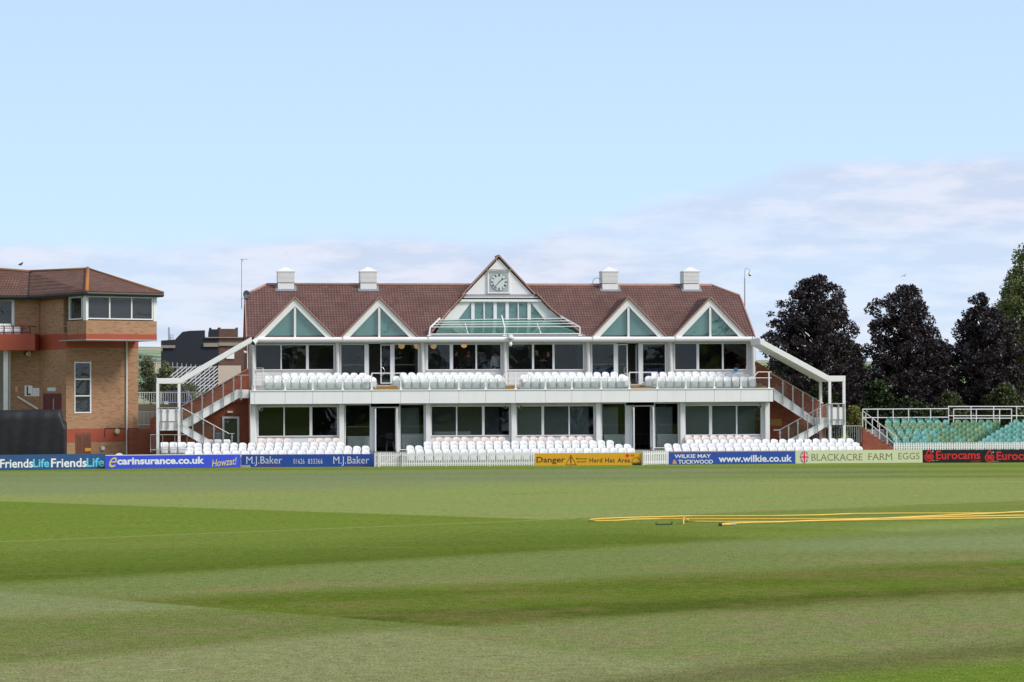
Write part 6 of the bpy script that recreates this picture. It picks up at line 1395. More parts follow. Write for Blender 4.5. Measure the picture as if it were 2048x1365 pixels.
tri('roof', [E0, E1, A_, V_], roof_o); tri('roof_hip', [E1, E2, A_], roof_o); tri('roof_hip', [E2, Bk, A_], roof_o)
E0w = Vector((E0.x, E0.y, E1.z)); tri('wing_roof', [Wl, E0w, V_, Vl], roof_o)
b = MB(); b.tube([E1+Vector((0, 0, 0.03)), A_+Vector((0, 0, 0.03))], 0.10, 8); b.build('hip_tiles', orange_l, tw, smooth=True); b = MB(); b.tube([A_+Vector((0, 0, 0.02)), V_+Vector((0, 0, 0.02))], 0.07, 8); b.tube([A_+Vector((0, 0, 0.02)), E2+Vector((0, 0, 0.02))], 0.06, 8); b.tube([V_+Vector((0, 0, 0.02)), Vl+Vector((0, 0, 0.02))], 0.07, 8); b.build('ridge_tiles', plain('mossy_ridge', (0.30, 0.15, 0.07), 0.85, 0.35, 5), tw, smooth=True)
b = MB(); b.tube([V_+Vector((0, 0, 0.01)), E0+Vector((0, 0, 0.01))], 0.03, 6); b.build('valley_gutter', dark, tw)
for nm, p0, p1 in (('gutter', E0, E1), ('gutter', E1, E2), ('gutter', Wl, E0w)):
    b = MB(); b.tube([p0-Vector((0, 0, 0.10)), p1-Vector((0, 0, 0.10))], 0.075, 8); b.build(nm, dark, tw)
b = MB(); lo_ = Vector((0, 0, 0.20)); b.prism([E0-lo_, E1-lo_, E2-lo_, E2-lo_+dL*1.6, E0-lo_+Vector((0.3, 1.0, 0))], (0, 0, 0.03)); b.build('eaves_soffit', dark, tw)
b = MB(); b.prism([Wl-lo_, E0w-lo_, E0w-lo_+Vector((0, 1.6, 0)), Wl-lo_+Vector((0, 1.6, 0))], (0, 0, 0.03)); b.build('eaves_soffit', dark, tw)
b = MB()
for k in range(4): t = 0.10+0.055*k; c0 = (V_.lerp(A_, 0.12+t*0.9)).lerp(E0.lerp(E1, 0.12+t*0.9), 0.20); b.box(c0.x-0.09, c0.x+0.09, c0.y-0.05, c0.y+0.05, c0.z, c0.z+0.05)
b.build('vent_tiles', grime, tw)
# white seats on the left wing's balcony
wsq = {'used': True}
for k, (u, v, yo) in enumerate(((3, 648, 0.35), (17, 648, 0.35), (7, 659, 0.9), (24, 659, 0.9), (40, 659, 0.9))):
    o = copy_tree(sq); a_ = Wp.at(u, v)[0]; w0 = Wp.w(a_, Wp.at(u, v)[1]-0.62+(0.1 if yo > 0.5 else 0.0), yo); o.location = w0; o.rotation_euler = (0, 0, yaw+0.15)
    tag(o, f"white seat, {ORD[(k+1) if k < 2 else (k-1)]} from the left in the {'upper' if k < 2 else 'lower'} row behind the maroon balcony rail", 'seat', 'white seats on the brick building balcony')
# wall signs (each lifts off)
def wsign(pl, u0, u1, v0, v1, mat, label, name='wall_sign', out=0.03, cat='sign'):
    a0, a1 = sorted((pl.at(u0, v0)[0], pl.at(u1, v0)[0])); um = (u0+u1)/2; b = MB(); b.pbox(pl, a0, a1, pl.at(um, v1)[1], pl.at(um, v0)[1], 0.002, out); o = b.build(name, mat); tag(o, label, cat); return o, a0, a1, pl.at(um, v1)[1], pl.at(um, v0)[1]
o, a0_, a1_, z0_, z1_ = wsign(Wp, 49.5, 65, 771.5, 793, W_, 'white sign with a large black letter L on the brick wall')
a = Wp.at(53.5, 782)[0]; a2 = Wp.at(62, 782)[0]; aa = Wp.at(56.5, 782)[0]
b = MB(); lo, hi = sorted((a, aa)); b.pbox(Wp, lo, hi, z0_+0.06, z1_-0.04, 0.031, 0.036); lo, hi = sorted((a, a2)); b.pbox(Wp, lo, hi, z0_+0.05, z0_+0.13, 0.031, 0.037); b.build('letter', BLK, o)
o, a0_, a1_, z0_, z1_ = wsign(Wp, 65.5, 81, 776.5, 793, W_, 'small white text notice beside the letter L sign')
b = MB(); 
for k in range(4): zz = z1_-0.08-k*0.085; b.pbox(Wp, a0_+0.08, a1_-0.1, zz-0.012, zz, 0.031, 0.034)
b.build('text_lines', plain('faint_ink', (0.35, 0.35, 0.36)), o)
wsign(LFp, 96, 112, 775.5, 783, plain('pale_blue_white', (0.62, 0.70, 0.74)), 'small pale plate above the maroon double door')
wsign(Wp, 30.5, 36, 773, 784, plain('faded_pink_sign', (0.62, 0.38, 0.28)), 'tiny faded red sign beside the white balcony post')
b = MB(); p0, p1 = Wp.at(36, 793.5), Wp.at(77, 818.5); b.bar(Wp.w(p0[0], p0[1], 0.12), Wp.w(p1[0], p1[1], 0.12), 0.05, 0.09); tag(b.build('wall_handrail', grime), 'sloping white handrail fixed to the brick wall beside the maroon door', 'handrail')
spot(76, 708, 0, (1, 0, 0), 0.01, 0.01, 'floodlight', 'x', 'x') if False else None
c0 = LFp.w(LFp.at(76, 708)[0], LFp.at(76, 708)[1], 0.45); r = empty('horn_speaker', c0); tag(r, 'white horn speaker hanging under the red balcony beam', 'speaker')
b = MB(); d = (rt*1.0+fw*-0.6).normalized(); b.tube([c0-d*0.02, c0-d*0.16, c0-d*0.24], 0.14, 12, r2=0.04); b.build('horn', white, r); b = MB(); b.tube([c0-d*0.24, c0-d*0.36], 0.06, 10); b.tube([c0-d*0.3, c0-d*0.3+Vector((0, 0, 0.2))], 0.015, 5); b.build('driver', dark, r)
# black cover over the equipment beside it
m, nt, bb_, o_ = new_mat('black_sheet'); h = N(nt); nt.links.new(h.mix(h.noise(1.2, 5, 0.6), (0.008, 0.009, 0.010), (0.017, 0.018, 0.020)), bb_.inputs['Base Color']); bb_.inputs['Roughness'].default_value = 0.6; nt.links.new(h.bump(h.noise(0.8, 4, 0.55, h.pos(), 1.0), 0.5, 0.12), bb_.inputs['Normal'])
b = MB(); dd = 112.9; nxx, nz = 46, 16; vs = []; fs = []
def topv(u): return 821-(u*0.015) if u < 122 else (834 if u < 125 else 842+ (u-125)*0.5)
for j in range(nz+1):
    for i in range(nxx+1):
        u = -120+ (251)*i/nxx; t = j/nz; v = topv(u)+(925-topv(u))*t; bulge = 0.04*math.sin(u*0.09+t*2)+0.02*math.sin(u*0.23+3*t)-0.25*(1-min(1, t*6))**2
        vs.append(P3(u, v, dd-bulge))
for j in range(nz):
    for i in range(nxx): k = j*(nxx+1)+i; fs.append((k, k+1, k+nxx+2, k+nxx+1))
top_ = [vs[i] for i in range(nxx+1)]; k0 = len(vs); vs += [p+Vector((0, 1.2, 0.0)) for p in top_]; fs += [(i, k0+i, k0+i+1, i+1) for i in range(nxx)]
k1 = len(vs); vs += [Vector((p.x, p.y+1.2, 0)) for p in top_]; fs += [(k0+i, k1+i, k1+i+1, k0+i+1) for i in range(nxx)]
rr = [vs[j*(nxx+1)+nxx] for j in range(nz+1)]; k2 = len(vs); vs += [p+Vector((0, 1.2, 0)) for p in rr]; fs += [(j*(nxx+1)+nxx, k2+j, k2+j+1, (j+1)*(nxx+1)+nxx) for j in range(nz)]
b.add(vs, fs); tag(b.build('black_cover', m, smooth=True), 'large sheet of black cloth covering the sight screen in front of the brick building', 'cover')
r = empty('garden_chair', P(234, 935, -5.6)); tag(r, 'white plastic garden chair with only its rounded back above the bright blue board', 'chair')
x, y = PX(238.5, -5.6, 912), -5.6; zt_ = PZ(906.5, -5.6, 238); b = MB(); b.prism([Vector((x+0.24*math.cos(a), y, zt_-0.42+0.42*math.sin(a)**0.6 if a not in (0, math.pi) else zt_-0.42)) for a in [math.pi*k/12 for k in range(13)]], (0, 0.03, 0)); b.build('backrest', white, r)
b = MB(); b.box(x-0.22, x+0.22, y-0.4, y, 0.42-0.02, 0.42+0.02); b.build('seat', white, r)
for sx in (-1, 1):
    for yy in (y-0.38, y): b = MB(); b.tube([(x+sx*0.2, yy, 0), (x+sx*0.2, yy, 0.41)], 0.02, 6); b.build('leg', white, r)

# ------------------------------------------------------------------ between the tower and the pavilion
b = MB(); b.box(PX(277, -0.6, 880)-0.5, PX(316, -0.6, 880)+0.3, -0.75, -0.4, 0.0, PZ(857.5, -0.75, 295)); tag(b.build('low_brick_wall', pav_brick), 'low red brick wall between the brick tower and the staircase', 'wall')
barrier(276, 313, 824, 855, -0.5, 14, 'metal_fence', 'grey metal bar fence on top of the low red brick wall', cat='fence')
b = MB(); zpk = 2.30; b.box(-45, 2.3, 9.3, 46, 0.0, zpk); struct(b.build('pavement', plain('tarmac', (0.06, 0.06, 0.062), 0.9, 0.2, 3)))
b = MB(); b.box(-45, 2.3, 9.0, 9.28, 0.0, PZ(808.5, 9.0, 400)); tag(b.build('retaining_wall', plain('brown_concrete', (0.22, 0.19, 0.15), 0.9, 0.25, 1.5)), 'brown concrete retaining wall below the white car park railing', 'wall')
r = empty('white_railing', (0, 9.1, 2.9)); tag(r, 'white bar railing on top of the retaining wall in front of the blue car', 'railing'); zt_, zb_ = PZ(784, 9.1, 400), PZ(808, 9.1, 400)
xa, xb = PX(200, 9.1, 790), PX(498, 9.1, 790); b = MB(); b.box(xa, xb, 9.06, 9.12, zt_-0.05, zt_); b.box(xa, xb, 9.06, 9.12, zb_+0.05, zb_+0.09); b.build('rails', grime, r)
b = MB(); n = int((xb-xa)/0.125)
for k in range(n): x = xa+k*0.125; b.box(x-0.018, x+0.018, 9.07, 9.11, zb_+0.09, zt_-0.05)
b.build('bars', grime, r)
for k in range(6): x = xa+0.3+k*(xb-xa-0.6)/5; b = MB(); b.box(x-0.05, x+0.05, 9.05, 9.13, zb_, zt_+0.02); b.build('post', grime, r)
# blue car, end on
def car(x, y, z):
    r = empty('parked_car', (x, y, z)); tag(r, 'blue hatchback parked end on behind the white railing', 'car'); paint = plain('blue_car_paint', (0.035, 0.06, 0.17), 0.3, 0.1, 2, spec=0.6)
    prof = [(-0.83, 0.25), (-0.87, 0.55), (-0.84, 0.88), (-0.62, 1.36), (-0.45, 1.43), (0.45, 1.43), (0.62, 1.36), (0.84, 0.88), (0.87, 0.55), (0.83, 0.25)]
    b = MB(); secs = [(0.0, 0.92, 0.0), (0.25, 1.0, 0.0), (2.2, 1.0, 0.0), (3.3, 0.98, 0.42), (3.9, 0.90, 0.50)]; rings = []
    for sy, sc_, drop in secs: rings.append([(x+px*sc_, y+sy, z+(pz if pz < 0.9 else max(0.85, pz-drop*1.2))) for px, pz in prof])
    vs = [p for r_ in rings for p in r_]; n = len(prof); fs = [(i*n+j, i*n+(j+1) % n, (i+1)*n+(j+1) % n, (i+1)*n+j) for i in range(len(secs)-1) for j in range(n)]+[tuple(range(n-1, -1, -1)), tuple(range((len(secs)-1)*n, len(secs)*n))]
    b.add(vs, fs); b.build('body', paint, r, bevel=0.03)
    b = MB(); b.prism([Vector((x+px, y-0.012, z+pz)) for px, pz in ((-0.66, 0.92), (-0.52, 1.30), (0.52, 1.30), (0.66, 0.92))], (0, 0.01, 0)); b.build('windscreen', gtw, r)
    for sx in (-1, 1):
        b = MB(); b.box(x+sx*0.62-0.12, x+sx*0.62+0.12, y-0.02, y+0.02, z+0.66, z+0.82); b.build('headlight', upvc, r)
        for yy in (0.8, 3.2):
            b = MB(); b.tube([(x+sx*0.66, y+yy, z+0.31), (x+sx*0.86, y+yy, z+0.31)], 0.31, 18); w_ = b.build('wheel', dark, r); b = MB(); b.tube([(x+sx*0.80, y+yy, z+0.31), (x+sx*0.868, y+yy, z+0.31)], 0.19, 14); b.build('rim', galv, w_)
    b = MB(); b.box(x-0.26, x+0.26, y-0.025, y, z+0.42, z+0.53); b.build('number_plate', upvc, r); b = MB(); b.box(x-0.8, x+0.8, y-0.04, y+0.1, z+0.28, z+0.40); b.build('bumper', dark, r)
car(PX(355, 14, 800), 14.0, zpk)
# black walled building with parapets and brown brick side
Yk = 42.0; r = empty('black_building', P(400, 800, Yk)); tag(r, 'tall building with black painted stepped parapet wall and brown brick corner', 'building')
blackp = plain('black_wall_paint', (0.020, 0.024, 0.034), 0.7, 0.2, 0.6); bb2 = brick('brown_brick', (0.17, 0.095, 0.075), (0.13, 0.07, 0.055), (0.15, 0.11, 0.09)); band = plain('stone_band', (0.33, 0.28, 0.23), 0.8, 0.15, 1)
b = MB(); b.prism([P(u, v, Yk) for u, v in ((322, 681.5), (350, 679.5), (365, 664), (379, 662), (410, 661), (410, 675.5), (418.5, 675.5), (418.5, 656), (423, 656), (423, 659), (435.5, 659), (435.5, 655.5), (437, 655.5), (437, 850), (322, 850))], (0, 14, 0)); b.build('black_wall', blackp, r)
b = MB(); b.prism([P(u, v, Yk-0.02) for u, v in ((437.3, 655.5), (441.5, 655.5), (441.5, 658), (471.5, 658), (471.5, 655.5), (476, 655.5), (476, 675), (500, 676), (500, 850), (437.3, 850))], (0, 14, 0)); b.build('brick_corner', bb2, r)
b = MB(); 
for u0, u1, v0, v1 in ((322, 350.5, 691, 696.5), (322, 325, 696.5, 703), (407, 437, 686.5, 694), (436, 500, 685.5, 692), (410, 500, 674.5, 676.5)): 
    p0, p1 = P(u0, v1, Yk-0.1), P(u1, v0, Yk-0.1); b.box(p0.x, p1.x, Yk-0.14, Yk-0.03, p0.z, p1.z)
b.build('stone_bands', band, r)
b = MB(); p0, p1 = P(436.5, 800, Yk-3.0), P(482, 731.5, Yk-3.0); b.box(p0.x, p1.x, Yk-3, Yk-0.2, 0, p1.z); b.build('cream_extension', plain('cream_render', (0.62, 0.52, 0.42), 0.8, 0.1), r)
b = MB(); p0, p1 = P(453, 718, Yk-0.1), P(468.5, 706, Yk-0.1); b.box(p0.x, p1.x, Yk-0.12, Yk-0.04, p0.z, p1.z); b.build('window', white, r)
r2 = empty('roof_mast', P(337.5, 680, Yk+2)); tag(r2, 'pale slab mast with a small guard frame on the black building roof', 'mast'); b = MB(); p0, p1 = P(336, 681, Yk+2), P(339.5, 655, Yk+2); b.box(p0.x, p1.x, Yk+2, Yk+2.2, p0.z, p1.z); b.build('mast', galv, r2)
b = MB(); b.tube([P(341, 681, Yk+2), P(341, 670, Yk+2), P(346, 670, Yk+2), P(346, 681, Yk+2)], 0.03, 5); b.tube([P(341, 676, Yk+2), P(346, 676, Yk+2)], 0.03, 5); b.build('guard_frame', galv, r2)
# scaffold grandstand under-frame
r = empty('scaffold_stand', P(390, 820, 24)); tag(r, 'white scaffold frame of raking tubes in front of the black building', 'scaffold'); b1 = MB(); b2 = MB(); b3 = MB()
for j in range(2):
    yy = 22.0+j*3.0
    for k in range(11):
        u = 336+k*9.2; zt_ = P(u, 724+k*0.9, yy).z; 
        b1.tube([Vector((PX(u, yy, 760), yy, zpk)), Vector((PX(u, yy, 760), yy, zt_))], 0.028, 5)
    for k in range(15):
        u = 330+k*8.5-40; a, c_ = P(u, 795, yy), P(u+75, 733, yy)
        if u+75 > 440: t = (436-u)/75; c_ = a.lerp(c_, t)
        b2.bar(a, c_, 0.06, 0.06)
    for v in (735, 757, 772, 790): b3.tube([P(332, v, yy), P(432, v, yy)], 0.028, 5)
b1.build('uprights', galv, r); b2.build('raking_beams', white, r); b3.build('ledgers', galv, r)
# far houses on the hillside
cream = plain('far_render', (0.55, 0.47, 0.38), 0.9, 0.1, 0.3); slate = plain('far_roof', (0.16, 0.12, 0.11), 0.9, 0.1, 0.3)
for k, (u, v, w_, hh, lb) in enumerate(((304, 731, 8.5, 8, 'pale distant house on the hillside between the bushes'), (296, 742, 8, 6, 'small distant cottage lower on the hillside behind the willows'))):
    d_ = 2300; c0 = P3(u, v, d_); r = empty('distant_house', (c0.x, c0.y, 0)); tag(r, lb, 'house'); z0 = -1
    b = MB(); b.box(c0.x-w_/2, c0.x+w_/2, c0.y, c0.y+8, c0.z-14, c0.z+hh*0.45); b.build('wall', cream, r)
    b = MB(); zt_ = c0.z+hh*0.45; b.prism([Vector((c0.x-w_/2-0.4, c0.y-0.4, zt_)), Vector((c0.x-w_/2-0.4, c0.y+4, zt_+2.6)), Vector((c0.x-w_/2-0.4, c0.y+8.4, zt_))], (w_+0.8, 0, 0)); b.build('roof', slate, r)
    b = MB()
    for q in range(4): 
        for zz in (zt_-1.8, zt_-4.4): xx = c0.x-w_/2+1.3+q*(w_-2.6)/3; b.box(xx-0.5, xx+0.5, c0.y-0.06, c0.y-0.01, zz-0.6, zz+0.6)
    b.build('window', dark, r)

# ------------------------------------------------------------------ foliage
def leafmat(name, c1, c2, rough=0.5, trans=0.15):
    m, nt, b, o = new_mat(name); h = N(nt); g_ = h.new('ShaderNodeNewGeometry')
    f = h.noise(1.3, 3, 0.6, h.pos()); c_ = h.mix(g_.outputs['Random Per Island'], c1, c2); c_ = h.mix(h.m('MULTIPLY', f, 0.5), c_, c1)
    nt.links.new(c_, b.inputs['Base Color']); b.inputs['Roughness'].default_value = rough; b.inputs['Specular IOR Level'].default_value = 0.35
    if trans:
        t = h.new('ShaderNodeBsdfTranslucent'); nt.links.new(c_, t.inputs[0]); mx = h.new('ShaderNodeMixShader'); mx.inputs[0].default_value = trans
        nt.links.new(b.outputs[0], mx.inputs[1]); nt.links.new(t.outputs[0], mx.inputs[2]); nt.links.new(mx.outputs[0], o.inputs[0])
    return m
def leaf_cloud(name, centers, radii, nper, size, mat, parent, droop=0.0, squash=0.8):
    P_ = []; 
    for c, r, n in zip(centers, radii, nper):
        d = rng.normal(size=(n, 3)); d /= np.linalg.norm(d, axis=1)[:, None]; rr = r*rng.uniform(0.35, 1.0, n)**0.6
        p = d*rr[:, None]; p[:, 2] *= squash; p[:, 2] -= droop*rng.uniform(0, 1, n)*r; P_.append(p+np.array(c))
    P_ = np.concatenate(P_); n = len(P_)
    nrm = rng.normal(size=(n, 3)); nrm[:, 2] += 0.6; nrm /= np.linalg.norm(nrm, axis=1)[:, None]
    a = np.cross(nrm, rng.normal(size=(n, 3))); a /= np.linalg.norm(a, axis=1)[:, None]; b_ = np.cross(nrm, a)
    s = size*rng.uniform(0.6, 1.3, n)[:, None]; el = 0.75
    # a five-point leaf: pointed tip, broad shoulders
    vs = np.stack([P_-a*s*0.5, P_-a*s*0.05-b_*s*el*0.5, P_+a*s*0.5-b_*s*0.12+nrm*s*0.1, P_+a*s*0.62+b_*s*0.1, P_-a*s*0.05+b_*s*el*0.5+nrm*s*0.12], axis=1).reshape(-1, 3)
    me = bpy.data.meshes.new(name); me.vertices.add(n*5); me.vertices.foreach_set('co', vs.ravel()); me.loops.add(n*5); me.loops.foreach_set('vertex_index', np.arange(n*5, dtype=np.int32))
    me.polygons.add(n); me.polygons.foreach_set('loop_start', np.arange(0, n*5, 5, dtype=np.int32)); me.materials.append(mat); me.update(); me.validate()
    o = bpy.data.objects.new(name, me); COL.objects.link(o)
    if parent: attach(o, parent)
    return o
barkm = plain('bark', (0.07, 0.055, 0.045), 0.9, 0.3, 4, bump=0.5)
def tree(name, label, cat, x, y, env, lm, z0=0.0, nb=110, leafs=170, size=0.17, rb=(0.35, 0.75), depth=0.8, group=None, trunk=0.18, droop=0.0, fill=0.35, core=0):
    """env: list of (z, left, right) outline half-widths measured from the trunk"""
    r = empty(name, (x, y, z0)); tag(r, label, cat, group); zs = [e[0] for e in env]; cs = []; rs = []
    def at(z):
        for (za, la, ra), (zb, lb2, rb2) in zip(env, env[1:]):
            if za <= z <= zb: t = (z-za)/(zb-za); return la+(lb2-la)*t, ra+(rb2-ra)*t
        return 0, 0
    tb = MB(); top = zs[-1]; spine = [(x+0.12*math.sin(q*2.1), y+0.1*math.cos(q*1.7), z0+(top-z0)*q/6*0.93) for q in range(7)]; spine[0] = (x, y, z0)
    tb.tube(spine, trunk, 8, r2=0.03)
    k = 0
    while len(cs) < nb and k < nb*20:
        k += 1; z = zs[0]+(top-zs[0])*random.random()**0.9; l, rg = at(z); w_ = (l+rg)/2; 
        if random.random() > 0.25+w_/max((e[1]+e[2])/2 for e in env): continue
        ang = random.uniform(0, 2*math.pi); q = random.random()**fill; cx_ = math.cos(ang)*q; cy_ = math.sin(ang)*q
        rr = random.uniform(*rb)*(0.6+0.4*min(1, w_/1.5)); px = x+(cx_*(rg if cx_ > 0 else l))-math.copysign(rr*0.5, cx_)*(q > 0.5); py = y+cy_*w_*depth
        cs.append((px, py, z)); rs.append(rr)
        if len(cs) % 3 == 0:
            tz = max(z0+1.0, z-0.35*math.hypot(px-x, py-y)-0.5); t_ = min(1, (tz-z0)/(top-z0)); tb.tube([(x, y, tz), ((x+px)/2, (y+py)/2, (tz+z)/2+0.12), (px, py, z)], 0.055, 5, r2=0.012)
    if core:
        for q in range(core): t_ = (q+random.random())/core; z = zs[0]+0.4+(top-zs[0])*0.72*t_; l, rg = at(z); cs.append((x+random.uniform(-0.55*l, 0.55*rg), y+random.uniform(-0.8, 0.8), z)); rs.append(min(0.42, 0.3+0.1*(l+rg)/2))
    tb.build('trunk', barkm, r, smooth=True)
    leaf_cloud('crown', cs, rs, [max(20, int(leafs*(q/rb[1])**2)) for q in rs], size, lm, r, droop)
    return r
purple = leafmat('purple_leaves', (0.014, 0.011, 0.013), (0.085, 0.060, 0.068), 0.40, 0.08)
greenl = leafmat('willow_leaves', (0.13, 0.16, 0.05), (0.28, 0.31, 0.11), 0.5, 0.25)
darkgreen = leafmat('dark_green_leaves', (0.018, 0.030, 0.010), (0.05, 0.075, 0.022), 0.5, 0.15)
olive = leafmat('olive_leaves', (0.13, 0.155, 0.07), (0.30, 0.32, 0.17), 0.5, 0.25)
variegated = leafmat('yellow_green_leaves', (0.14, 0.17, 0.03), (0.38, 0.36, 0.10), 0.5, 0.25)
def env_px(pts, yy, uc):
    x = PX(uc, yy, 700); out = []
    for v, ul, ur in sorted(pts, key=lambda p: -p[0]): out.append((PZ(v, yy, uc), x-PX(ul, yy, v), PX(ur, yy, v)-x))
    return x, out
y1 = 20.0
x, e = env_px([(855, 1560, 1720), (800, 1535, 1735), (740, 1525, 1745), (700, 1522, 1722), (668, 1527, 1728), (630, 1534, 1698), (605, 1552, 1698), (582, 1578, 1690), (566, 1600, 1672), (552, 1624, 1650)], y1, 1632)
tree('purple_maple', 'broad purple leaved maple nearest the pavilion stairs, tallest of the dark trees', 'tree', x, y1, e, purple, nb=620, leafs=120, size=0.13, rb=(0.18, 0.42), fill=0.40, core=130, group='purple leaved maples')
x, e = env_px([(860, 1700, 1930), (800, 1700, 1935), (740, 1715, 1920), (700, 1722, 1915), (665, 1722, 1888), (625, 1722, 1862), (600, 1748, 1846), (584, 1776, 1840), (572, 1802, 1828)], y1+1.0, 1812)
tree('purple_maple', 'middle purple leaved maple behind the end of the green stand', 'tree', x, y1+1.0, e, purple, nb=640, leafs=120, size=0.13, rb=(0.18, 0.42), fill=0.40, core=130, group='purple leaved maples')
x, e = env_px([(860, 1890, 2060), (800, 1890, 2080), (740, 1893, 2080), (700, 1897, 2070), (665, 1905, 2050), (640, 1912, 2030), (618, 1938, 1985), (590, 1936, 1968)], y1+0.5, 1965)
tree('purple_maple', 'smaller purple leaved maple standing against the pale green willow', 'tree', x, y1+0.5, e, purple, nb=540, leafs=120, size=0.13, rb=(0.18, 0.42), fill=0.40, core=130, group='purple leaved maples')
x, e = env_px([(840, 2000, 2230), (760, 1985, 2240), (700, 1990, 2250), (640, 1978, 2250), (610, 1985, 2240), (590, 2005, 2230), (560, 2012, 2200), (520, 2025, 2170), (495, 2038, 2140), (470, 2060, 2110)], y1+6, 2100)
tree('willow_tree', 'tall pale green willow at the edge beyond the purple maples', 'tree', x, y1+6, e, greenl, nb=520, leafs=260, size=0.16, rb=(0.35, 0.8), droop=0.8, trunk=0.3)
for k, (u, yy, vt, w_, lb) in enumerate(((1560, 27, 700, 42, 'dark green tree behind the maple nearest the stairs'), (1700, 26, 690, 40, 'dark green tree in the gap between the first two maples'), (1755, 17.5, 770, 36, 'low dark green shrub under the middle maple'), (1880, 27, 690, 48, 'dark green tree in the gap between the last two maples'), (1900, 17, 790, 40, 'low green shrub behind the top of the green stand'), (2010, 16, 770, 45, 'rough green shrub behind the raised white railing'), (1990, 28, 660, 60, 'dark green tree behind the smallest maple'), (1640, 17, 780, 48, 'dark hedge-like shrub behind the staircase landing'), (1820, 16.5, 800, 60, 'dark shrub filling the space under the maples'))):
    x, e = env_px([(870, u-w_*0.9, u+w_*0.9), ((870+vt)/2, u-w_, u+w_), (vt+20, u-w_*0.6, u+w_*0.6), (vt, u-w_*0.2, u+w_*0.2)], yy, u)
    tree('dark_shrub' if 'shrub' in lb else 'dark_tree', lb, 'shrub' if 'shrub' in lb else 'tree', x, yy, e, darkgreen if k not in (5, 4) else leafmat('mid_green_leaves%d' % k, (0.045, 0.06, 0.02), (0.11, 0.13, 0.045)), nb=70, leafs=230, size=0.19, trunk=0.12)
x, e = env_px([(895, 1692, 1730), (860, 1688, 1736), (835, 1693, 1732), (815, 1700, 1718)], 4.0, 1710)
tree('variegated_bush', 'yellow green bush between the staircase posts and the brick steps', 'bush', x, 4.0, e, variegated, nb=60, leafs=150, size=0.09, rb=(0.2, 0.4), trunk=0.05)
for (u, yy, pts, lb, mt) in ((300, 17, [(800, 270, 322), (770, 270, 318), (740, 270, 308), (720, 270, 295), (712, 272, 285)], 'dark olive willow bush rising beside the brick tower edge', olive), (335, 16, [(800, 300, 372), (775, 305, 378), (752, 308, 352), (735, 318, 342), (724, 322, 334)], 'grey green willow bush in front of the scaffold', olive)):
    x, e = env_px(pts, yy, u); tree('willow_bush', lb, 'bush', x, yy, e, mt, z0=zpk, nb=80, leafs=160, size=0.11, rb=(0.2, 0.45), droop=0.6, trunk=0.07, group='willow bushes by the car park')
x, e = env_px([(800, 358, 402), (780, 360, 400), (770, 366, 392)], 15.5, 380); tree('low_bush', 'low leafy bush behind the blue car', 'bush', x, 20.5, e, olive, z0=zpk, nb=40, leafs=140, size=0.11, rb=(0.2, 0.4), trunk=0.05)
# a wood far behind the photographer (met only in the window reflections)
cs = []; rs = []
for k in range(420): xx = -190+k*0.9+random.uniform(-1, 1); hh = 7.6+3.2*math.sin(k*0.13)+2.4*math.sin(k*0.41+1); cs.append((xx, -205+random.uniform(-5, 5), hh*random.random()**0.6)); rs.append(random.uniform(1.6, 3.2))
wd_ = leaf_cloud('forest', cs, rs, [26]*len(cs), 1.9, darkgreen, None); tag(wd_, 'belt of dark trees far across the ground', 'forest', kind='stuff')

# ------------------------------------------------------------------ hose and bits on the grass
hosem = plain('yellow_hose', (0.78, 0.50, 0.07), 0.5, 0.1, 2)
def hose_path(pts):
    out = []
    for (a, c_) in zip(pts, pts[1:]):
        A1, C1_ = G(*a), G(*c_)
        for k in range(8): t = k/8; p = A1.lerp(C1_, t); out.append(Vector((p.x, p.y, 0.035)))
    p = G(*pts[-1]); out.append(Vector((p.x, p.y, 0.035)))
    for i in range(1, len(out)-1): out[i] = (out[i-1]+out[i]*2+out[i+1])/4
    return out
b = MB()
loopa = [(2200, 1020), (2048, 1026.5), (1990, 1029), (1900, 1029.5), (1800, 1029.5), (1700, 1030.5), (1640, 1033), (1550, 1034.5), (1450, 1035), (1380, 1035), (1300, 1037), (1230, 1039), (1190, 1041), (1178, 1043), (1190, 1044.8), (1235, 1044), (1260, 1042), (1320, 1040.5), (1400, 1041), (1560, 1041), (1700, 1041), (1780, 1039.5), (1900, 1036.5), (2048, 1033.5), (2200, 1031), (2236, 1029), (2246, 1025), (2236, 1021), (2200, 1020)]
loopb = [(2200, 1035.5), (2048, 1038), (1900, 1040.5), (1780, 1042), (1640, 1044.5), (1560, 1046.5), (1460, 1046.5), (1390, 1046), (1376, 1045), (1367, 1042.8)]
loopc = [(1448, 1050.5), (1490, 1048.5), (1560, 1047.2), (1615, 1044.5), (1700, 1042.5), (1780, 1039.0), (1900, 1033), (1990, 1029.5), (2040, 1026), (2200, 1024)]
for lp in (loopa, loopb, loopc): b.tube(hose_path(lp), 0.022, 6)
tag(b.build('garden_hose', hosem), 'long yellow hose laid in loops across the grass', 'hose')
p = G(1367, 1049); r = empty('hose_stand', p); tag(r, 'small yellow hose end standing up from the grass', 'hose fitting'); b = MB(); q = G(1366, 1043.5); b.tube([(p.x, p.y, 0), (p.x+0.02, p.y+0.1, 0.16), (q.x+0.15, q.y, 0.04)], 0.022, 6); b.build('pipe', hosem, r)
